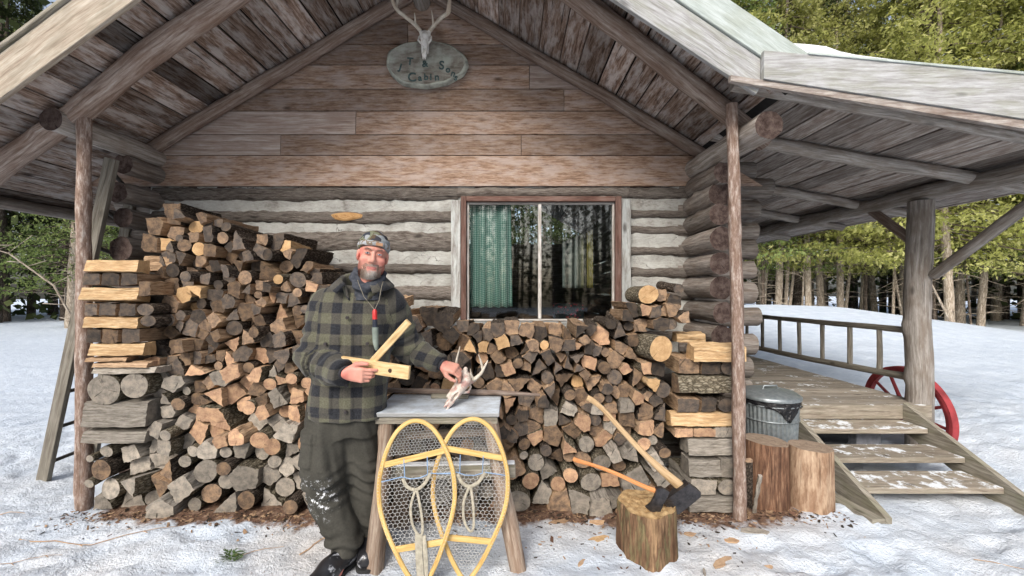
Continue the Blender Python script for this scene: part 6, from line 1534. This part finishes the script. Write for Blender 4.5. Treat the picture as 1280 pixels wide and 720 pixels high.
# ---------------------------------------------------------------- red wagon wheel against the porch rail
def wheel():
    c = Vector((3.92, 3.98, .30)); Rr = .42; t = thing('wagon_wheel', (3.93, 3.9, 0), 'faded red wooden wagon wheel leaning outside the porch railing in the snow', 'wheel')
    red = plain('faded_red_paint', (.27, .035, .04), .75, var=.45, scale=9); ax = Vector((1, 0, .06)).normalized(); u = Vector((0, 1, 0)); v = ax.cross(u)
    P = lambda r, a, o=0: c + (u * math.cos(a) + v * math.sin(a)) * r + ax * o
    m = MB(); n = 72; rows = [[P(Rr + dr, 6.283 * i / n, o) for i in range(n)] for dr, o in ((.0, -.03), (.028, -.028), (.03, .028), (.0, .03), (-.030, .026), (-.033, -.024), (.0, -.03))]
    m.grid([list(r) for r in rows], lambda i, j: (j * .04, i * .03), 0, False, .5, loop=True); m.build('rim', red, t)
    for i in range(12):
        a = 6.283 * i / 12 + .12; m = MB(); m.tube([P(.05, a), P(.2, a), P(Rr - .02, a)], [.022, .016, .014], 8, 0); m.build('spoke', red, t)
    m = MB(); m.tube([c - ax * .11, c - ax * .07, c + ax * .07, c + ax * .11], [.045, .07, .07, .045], 20, 0); m.tube([c - ax * .13, c - ax * .10], .028, 14, 1); m.build('hub', [red, plain('hub_iron', (.04, .035, .033), .6, .5)], t)
wheel()

# ---------------------------------------------------------------- ladder
def ladder():
    t = thing('ladder', (-3.55, 3.35, 0), 'grey weathered wooden ladder leaning on the corner logs behind the left post', 'ladder')
    a0, a1 = Vector((-3.73, 3.18, -.03)), Vector((-3.02, 3.02, 2.50)); b0, b1 = Vector((-3.76, 3.58, -.03)), Vector((-3.28, 3.46, 2.42))
    for p, q in ((a0, a1), (b0, b1)):
        m = MB(); m.plank(p, q, .038, .085, (1, 0, .25)); m.build('rail', M['ladder'], t)
    dk = plain('dark_rung_wood', (.055, .05, .045), .85)
    for i in range(9):
        f = .065 + .113 * i; p, q = a0.lerp(a1, f), b0.lerp(b1, f); m = MB(); m.tube([p, q], .015, 8, 0); m.build('rung', dk, t)
ladder()

# ---------------------------------------------------------------- chips, twigs and sprigs on the snow
rg = random.Random(5)
def surf(x, y): return gfine(x, y)
m = MB()
for i in range(1700):
    u = rg.random(); x = rg.uniform(-3.0, 2.2) if u < .92 else rg.gauss(.8, .4); y = 2.72 - abs(rg.gauss(0, .10)) if u < .92 else rg.gauss(2.35, .25)
    if y < 1.7 or (x - .785) ** 2 + (y - 2.33) ** 2 < .19 ** 2: continue
    L = rg.uniform(.006, .026) * (1 if rg.random() < .9 else 2.2); a = rg.uniform(0, 3.14); d = Vector((math.cos(a), math.sin(a), rg.uniform(-.25, .25))) * L / 2; s_ = Vector((-math.sin(a), math.cos(a), rg.uniform(-.5, .5))) * L * rg.uniform(.08, .3)
    c = Vector((x, y, surf(x, y) + .004)); mi = rg.choice([0, 0, 1, 1, 2, 3]); n = Vector((0, 0, .003))
    p = [c - d - s_, c + d - s_ * .6, c + d * 1.1 + s_, c - d * .8 + s_]; m.face(p, [(q.x * 5, q.y * 5) for q in p], mi, False, rg.random()); pb = [q - n for q in p]
    for e in range(4): f = (e + 1) % 4; m.face([p[f], p[e], pb[e], pb[f]], [(0, 0)] * 4, mi, False, .3)
tag(m.build('bark_litter', [FW['brown'][1], M['bark_fw'], FW['tan'][1], plain('dead_leaf', (.13, .07, .045), .9)]), 'bark crumbs and wood splinters scattered on the snow along the woodpile', 'litter', None, 'stuff')
CH = [(.52, 2.40, .15, .3, 'fresh', 'pale pointed wood chip on the snow left of the chopping block'), (.38, 2.18, .07, .8, 'tan', 'small tan wood chip on the snow between table and chopping block'), (1.16, 2.20, .16, .5, 'tan', 'long reddish splinter on the snow right of the chopping block'), (1.30, 2.42, .14, -.2, 'brown', 'brown sliver of wood near the foot of the right post'), (1.12, 2.47, .11, -.4, 'tan', 'tan sliver of wood behind the chopping block'), (.58, 2.60, .16, -.1, 'brown', 'brown bark strip at the foot of the right stack'), (.30, 2.58, .13, .2, 'brown', 'dark bark strip at the foot of the stack right of the table'), (1.02, 2.12, .06, 1.2, 'grey', 'little grey chip on the snow in front of the chopping block'), (1.38, 2.16, .07, .2, 'tan', 'little tan chip on the snow farthest right of the chopping block'), (1.5, 2.47, .17, -.15, 'grey', 'grey bark strip on the snow in front of the right post')]
for x, y, L, a, kd, lab in CH:
    mm = MB(); z = surf(x, y) + .006; d = Vector((math.cos(a), math.sin(a), 0)); s_ = Vector((-math.sin(a), math.cos(a), 0)) * L * .13
    pt = [Vector((x, y, z)) + d * L * t + s_ * w_ + Vector((0, 0, .004 * w_)) for t, w_ in ((-.5, -.4), (-.1, -1), (.35, -.8), (.5, .1), (.3, .9), (-.2, 1), (-.45, .4))]
    mm.face(pt, [((p - Vector((x, y, z))).dot(d), (p - Vector((x, y, z))).dot(s_) * 10) for p in pt], 0, False, rg.random()); pb = [p - Vector((0, 0, .009)) for p in pt]
    for e in range(7): f = (e + 1) % 7; mm.face([pt[f], pt[e], pb[e], pb[f]], [(0, 0)] * 4, 0, False, .4)
    tag(mm.build('wood_chip', FW[kd][1], None, org=(x, y, z)), lab, 'wood chip', 'wood chips on the snow')
def twig(pts, r, lab):
    mm = MB(); P = []
    for a, b in zip(pts, pts[1:]):
        for k_ in range(6): t = k_ / 6; x, y = a[0] + (b[0] - a[0]) * t, a[1] + (b[1] - a[1]) * t; P.append(Vector((x + .01 * nz(x * 9, y * 9), y, surf(x, y) + r * .6 + .004)))
    mm.tube(P, [r * .6 * (1 - .6 * i / len(P)) for i in range(len(P))], 5, 0); x, y = pts[0]
    for k_ in (5, 9): 
        if k_ < len(P) - 1: mm.tube([P[k_], P[k_] + Vector((.05, .03 * (-1) ** k_, .01))], r * .5, 4, 0)
    tag(mm.build('twig', FW['brown'][1], None, org=(x, y, surf(x, y))), lab, 'twig', 'twigs on the snow')
twig([(-2.98, 2.42), (-2.5, 2.38), (-2.05, 2.55)], .006, 'long curved twig on the snow in front of the left stack')
twig([(-3.05, 2.20), (-2.72, 2.22), (-2.5, 2.26)], .004, 'faint thin twig nearest the camera left of the cedar sprig')
twig([(-3.5, 2.65), (-3.25, 2.72)], .005, 'short twig lying on the snow near the ladder foot')
twig([(-1.58, 2.28), (-1.30, 2.38)], .004, 'small forked twig right of the cedar sprig')
twig([(2.6, 2.25), (3.0, 2.05)], .004, 'short twig on the snow before the porch steps')
twig([(-1.22, 2.30), (-1.12, 2.44), (-.98, 2.50)], .007, 'reddish twig beside the boots of the man')
mm = MB(); gx, gy = -1.58, 2.24; gzz = surf(gx, gy)
for i in range(90):
    a = rg.uniform(0, 6.28); l = rg.uniform(.01, .075); c = Vector((gx + l * math.cos(a) * 1.1, gy + l * math.sin(a) * .7, gzz + .008 + rg.uniform(0, .02))); d = Vector((math.cos(a), math.sin(a) * .7, rg.uniform(-.1, .4))) * .016; s_ = Vector((-math.sin(a), math.cos(a), .2)) * .005
    mm.face([c - d, c - s_, c + d, c + s_], [(0, 0)] * 4, 0, False)
tag(mm.build('cedar_sprig', plain('sprig_green', (.055, .10, .025), .8), None, org=(gx, gy, gzz)), 'small green cedar sprig fallen on the snow in front of the left stack', 'sprig')
# ---------------------------------------------------------------- forest
def leafmat(name, a, b, c, tr=.35):
    k = NT(name, .75, .15); oi = k.n('ObjectInfo').outputs['Random']; t = k.n('Attribute', attribute_name='tone').outputs['Fac']
    col = k.ramp(t, [(0, a), (.5, b), (1, c)]); h = k.n('HueSaturation'); k.set(h.inputs['Color'], col); k.set(h.inputs['Value'], k.rng(oi, 0, 1, .75, 1.2)); k.col(h.outputs[0])
    tl = k.n('BsdfTranslucent'); k.set(tl.inputs[0], h.outputs[0]); mx = k.n('MixShader', {0: tr}); k.set(mx.inputs[1], k.b); k.set(mx.inputs[2], tl)
    k.t.links.new(mx.outputs[0], k.t.nodes['Material Output'].inputs[0]); return k.m
LF = {'yellow': leafmat('cedar_yellow', (.20, .22, .06), (.42, .44, .13), (.62, .61, .27), .5), 'green': leafmat('cedar_green', (.075, .115, .035), (.165, .22, .07), (.28, .33, .12), .42), 'dark': leafmat('cedar_dark', (.03, .042, .018), (.065, .085, .032), (.11, .13, .05), .3)}
rt = random.Random(11)
def crown_mesh(name, H, z0, rad_, n, leaf, leafsize, seed, snow=.05, dead=40):
    r_ = random.Random(seed); m = MB()
    # limbs, drooping, each carrying flat sprays
    nb = int(n / 60)
    for b in range(nb):
        z = z0 + (H - z0) * (b + r_.random()) / nb; t = (z - z0) / (H - z0); rl = rad_ * (1 - t) ** .75 * r_.uniform(.55, 1.15) + .25; a = r_.uniform(0, 6.283)
        d = Vector((math.cos(a), math.sin(a), 0)); base = Vector((0, 0, z)); droop = r_.uniform(.15, .5) * rl; tip = base + d * rl + Vector((0, 0, -droop * .6 + .25 * rl * .3))
        m.tube([base, base.lerp(tip, .5) + Vector((0, 0, -.10 * rl)), tip], [.028, .016, .006], 4, 1, .5, cap=False)
        tb = r_.random(); side = Vector((-d.y, d.x, 0))
        for i in range(120):
            f = r_.uniform(.18, 1.05) ** .8; c = base.lerp(tip, f) + side * r_.gauss(0, .20 * rl * (1.15 - f * .6) + .05) + Vector((0, 0, r_.gauss(-.08, .10) - .1 * f))
            s_ = leafsize * r_.uniform(.6, 1.4); q = Vector((r_.gauss(0, 1), r_.gauss(0, 1), r_.gauss(-1.0, .7))).normalized(); e1 = q.cross(Vector((r_.gauss(0, 1), r_.gauss(0, 1), r_.gauss(0, 1)))).normalized(); tn = min(1, max(0, .5 * tb + r_.gauss(.25, .2)))
            mi = 2 if r_.random() < snow else 0
            if mi == 2: e1 = Vector((e1.x, e1.y, 0)).normalized() if abs(e1.x) + abs(e1.y) > 0 else Vector((1, 0, 0)); q = Vector((e1.y, -e1.x, r_.uniform(-.2, .2))); s_ *= .7
            A, B_ = c, c + q * s_ * 1.3
            m.face([A, c + q * s_ * .5 + e1 * s_ * .26, B_], [(0, 0)] * 3, mi, False, tn); m.face([A, B_, c + q * s_ * .6 - e1 * s_ * .24], [(0, 0)] * 3, mi, False, tn)
            if r_.random() < .35: m.face([c + q * s_ * .3, c + q * s_ * .9 + e1 * s_ * .75, c + q * s_ * 1.1 + e1 * s_ * .45], [(0, 0)] * 3, mi, False, tn)
    me = m.build(name, [LF[leaf], M['bark_tree'], M['snow']]); mesh = me.data; bpy.data.objects.remove(me)
    return mesh
def trunk_mesh(name, H, r0, z0, mat, seed, lean=0, dead=26):
    R.seed(seed); m = MB(); sway = [R.uniform(-.15, .15) for _ in range(6)]
    pts = [Vector((lean * z + sway[i] * (z / H), sway[-i - 1] * (z / H), z)) for i, z in enumerate([-.3, H * .12, H * .35, H * .65, H])]
    m.log(pts, [r0 * 1.15, r0, r0 * .8, r0 * .5, r0 * .08], 12, 0, 0, .1, rings=26, knots=6)
    for _ in range(dead):
        z = R.uniform(.6, z0 + 1.5); a = R.uniform(0, 6.28); l = R.uniform(.4, 1.6); p = Vector((lean * z, 0, z)); e = p + Vector((math.cos(a) * l, math.sin(a) * l, R.uniform(-.5, .25) * l)); m.tube([p, p.lerp(e, .5) + Vector((0, 0, .05 * l)), e], [.014, .009, .004], 4, 0, .5, cap=False)
    o = m.build(name, [mat]); me = o.data; bpy.data.objects.remove(o); return me
VAR = []
for i, (H, z0, rd, n, lf, ls, tm, r0, lean) in enumerate([
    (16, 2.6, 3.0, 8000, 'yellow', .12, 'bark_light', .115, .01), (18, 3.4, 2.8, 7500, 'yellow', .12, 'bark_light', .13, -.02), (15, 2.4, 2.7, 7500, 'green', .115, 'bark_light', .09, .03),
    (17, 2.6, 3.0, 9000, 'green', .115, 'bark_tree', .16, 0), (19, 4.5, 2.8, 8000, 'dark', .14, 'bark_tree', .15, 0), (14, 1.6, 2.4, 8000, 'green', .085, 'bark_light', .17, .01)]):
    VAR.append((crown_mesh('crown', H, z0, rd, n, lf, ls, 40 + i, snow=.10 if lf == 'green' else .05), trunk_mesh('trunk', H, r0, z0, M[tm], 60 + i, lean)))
R.seed(99)
TG = 'cedar trees around the clearing'
def tree(v, x, y, s=1.0, rot=None, label='', zoff=0):
    z = gz(x, y); o = thing('cedar_tree', (x, y, z - .05), label, 'tree', TG); o.scale = (s, s, s); o.rotation_euler = (rt.gauss(0, .035), rt.gauss(0, .05), rt.uniform(0, 6.28) if rot is None else rot)
    for nm, me in (('crown', VAR[v][0]), ('trunk', VAR[v][1])): c = bpy.data.objects.new(nm, me); C.objects.link(c); c.parent = o
    return o
TREES = []
# near trees the photo singles out
tree(5, -17.6, 16.0, 1.0, 1.0, 'green cedar with mossy trunk and snowy twigs standing alone left of the cabin post')
tree(0, 11.3, 17.0, 1.1, 2.2, 'pale leaning cedar trunk seen just right of the corner log ends, above the railing')
tree(0, 16.0, 14.6, 1.15, 0, 'thick pale cedar trunk just right of the porch post')
tree(1, 18.6, 13.8, 1.1, 1, 'dark trunked yellow green cedar at the right edge of the photo')
tree(2, 20.5, 15.5, 1.1, 2, 'dark cedar with a slanting dead pole beside it at the right edge')
def rowt(xa, xb, ya, yb, n, vs, labf, jx=.6, jy=1.2, smin=.95, smax=1.25):
    for i in range(n):
        t = (i + .5) / n; x = xa + (xb - xa) * t + rt.uniform(-jx, jx); y = ya + (yb - ya) * t + rt.uniform(-jy, jy); v = rt.choice(vs)
        if abs(x) < 3.2 and y < 14: continue
        TREES.append(tree(v, x, y, rt.uniform(smin, smax), None, labf(v, i)))
kind = {0: 'pale trunked cedar', 1: 'tall grey trunked cedar', 2: 'slender green cedar', 3: 'full green cedar', 4: 'dark evergreen cedar', 5: 'low branched green cedar'}
rowt(9.5, 31, 17.5, 15.0, 22, [0, 1, 0, 1, 2], lambda v, i: kind[v] + ' in the first row behind the bank')
rowt(9, 38, 21, 20, 22, [0, 1, 2, 4], lambda v, i: kind[v] + ' in the second row behind the bank')
rowt(8, 46, 26, 25, 18, [1, 2, 4, 4, 3], lambda v, i: kind[v] + ' deep in the right woods')
rowt(-19, -37, 21, 19, 9, [3, 5, 2, 4], lambda v, i: kind[v] + ' at the left clearing edge')
rowt(-17, -44, 25.5, 24, 12, [3, 4, 2, 5], lambda v, i: kind[v] + ' deep in the left woods')
rowt(-13, 9, 26, 26, 9, [3, 4, 1], lambda v, i: kind[v] + ' behind the cabin')
ordinals(TREES, lambda o: (o['label'], o.location.x / o.location.y), lambda o, l: tag(o, l))
# far woods as one mass
def far():
    r_ = random.Random(77); m = MB()
    for i in range(470):
        a = r_.uniform(-180, 180); d = r_.uniform(30, 44); x, y = d * math.sin(rad(a)), d * math.cos(rad(a)); z = gz(x, y)
        m.tube([(x, y, z - .3), (x + r_.uniform(-.4, .4), y, z + 9), (x + r_.uniform(-.6, .6), y, z + 17)], [.2, .15, .03], 6, 1, r_.random(), cap=False)
        for _ in range(170):
            zz = r_.uniform(.2, 18); rr = 2.6 * (1 - zz / 20) + .4; c = Vector((x + r_.gauss(0, rr * .7), y + r_.gauss(0, rr * .7), z + zz)); s_ = r_.uniform(.15, .42); q = Vector((r_.gauss(0, 1), r_.gauss(0, 1), r_.gauss(-.5, .8))).normalized(); e1 = q.cross(Vector((r_.gauss(0, 1), r_.gauss(0, 1), .3))).normalized()
            m.face([c, c + q * s_ * .6 + e1 * s_ * .5, c + q * s_ * 1.4, c + q * s_ * .7 - e1 * s_ * .5], [(0, 0)] * 4, 0, False, r_.random())
    tag(m.build('far_woods', [LF['dark'], M['bark_tree']]), 'dense dark cedar woods closing the view far behind the clearing', 'woods', None, 'stuff')
far()
# undergrowth saplings and poles
def slim():
    for i in range(26):
        x = rt.uniform(9.5, 27); y = 14.6 + rt.uniform(0, 5.5); z = gz(x, y); t = thing('bare_trunk', (x, y, z), 'slim bare trunk among the cedars behind the railing and porch post', 'tree', 'slim bare trunks in the right woods')
        t.rotation_euler = (rt.gauss(0, .05), rt.gauss(0, .09), 0); SL_.append(t); m = MB(); r0 = rt.uniform(.035, .08); m.log([(x, y, z - .3), (x + rt.uniform(-.1, .1), y, z + 4), (x + rt.uniform(-.3, .3), y, z + 9)], [r0, r0 * .8, r0 * .25], 8, 0, 0, .1, rings=14); m.build('stem', M['bark_light' if i % 3 else 'bark_tree'], t)
        m = MB()
        for _ in range(10): q = Vector((x, y, z + rt.uniform(.8, 5))); a = rt.uniform(0, 6.28); l = rt.uniform(.3, 1.1); m.tube([q, q + Vector((math.cos(a) * l, math.sin(a) * l, rt.uniform(-.3, .3)))], .008, 4, 0)
        m.build('dead_twigs', M['bark_tree'], t)
SL_ = []; slim(); 
def sap(x, y, pts, r, lab):
    z = gz(x, y); t = thing('sapling', (x, y, z), lab, 'sapling'); m = MB(); P = [Vector((x + a, y, z + b)) for a, b in pts]; m.tube(P, [r * (1 - .7 * i / (len(P) - 1)) for i in range(len(P))], 6, 0); m.build('stem', M['bark_light'], t)
    m = MB()
    for i in range(14): 
        f = rt.uniform(.3, 1) * (len(P) - 1.01); k_ = int(f); p = P[k_].lerp(P[k_ + 1], f - k_); a = rt.uniform(0, 6.28); l = rt.uniform(.3, .9); m.tube([p, p + Vector((math.cos(a) * l, math.sin(a) * l * .4, rt.uniform(.0, .5) * l))], .006, 4, 0)
    m.build('twigs', M['bark_light'], t)
sap(-6.6, 6.2, [(0, 0), (-.05, .8), (-.5, 1.6), (-1.2, 2.1), (-1.9, 2.3)], .022, 'thin bent bare sapling arching leftward between the ladder and the woods')
sap(-14.0, 14.2, [(0, 0), (-.2, 1.2), (-.5, 2.4)], .03, 'thin bare leaning sapling on the snow left of the ladder')
sap(-14.9, 14.6, [(0, 0), (-.5, 1.6), (-1.1, 3.0)], .03, 'second thin bare sapling leaning left near the mossy cedar')
sap(13.9, 12.6, [(0, 0), (-.7, 1.4), (-1.6, 3.2)], .04, 'slanting dead pole in the woods seen above the railing')
sap(19.3, 13.2, [(0, 0), (-.2, 1.8), (-.5, 3.6)], .06, 'pale slanting dead pole near the right edge of the photo')

for o in bpy.data.objects:
    if 'label' in o and len(o['label'].split()) > 16: print('LONG', o['label'])
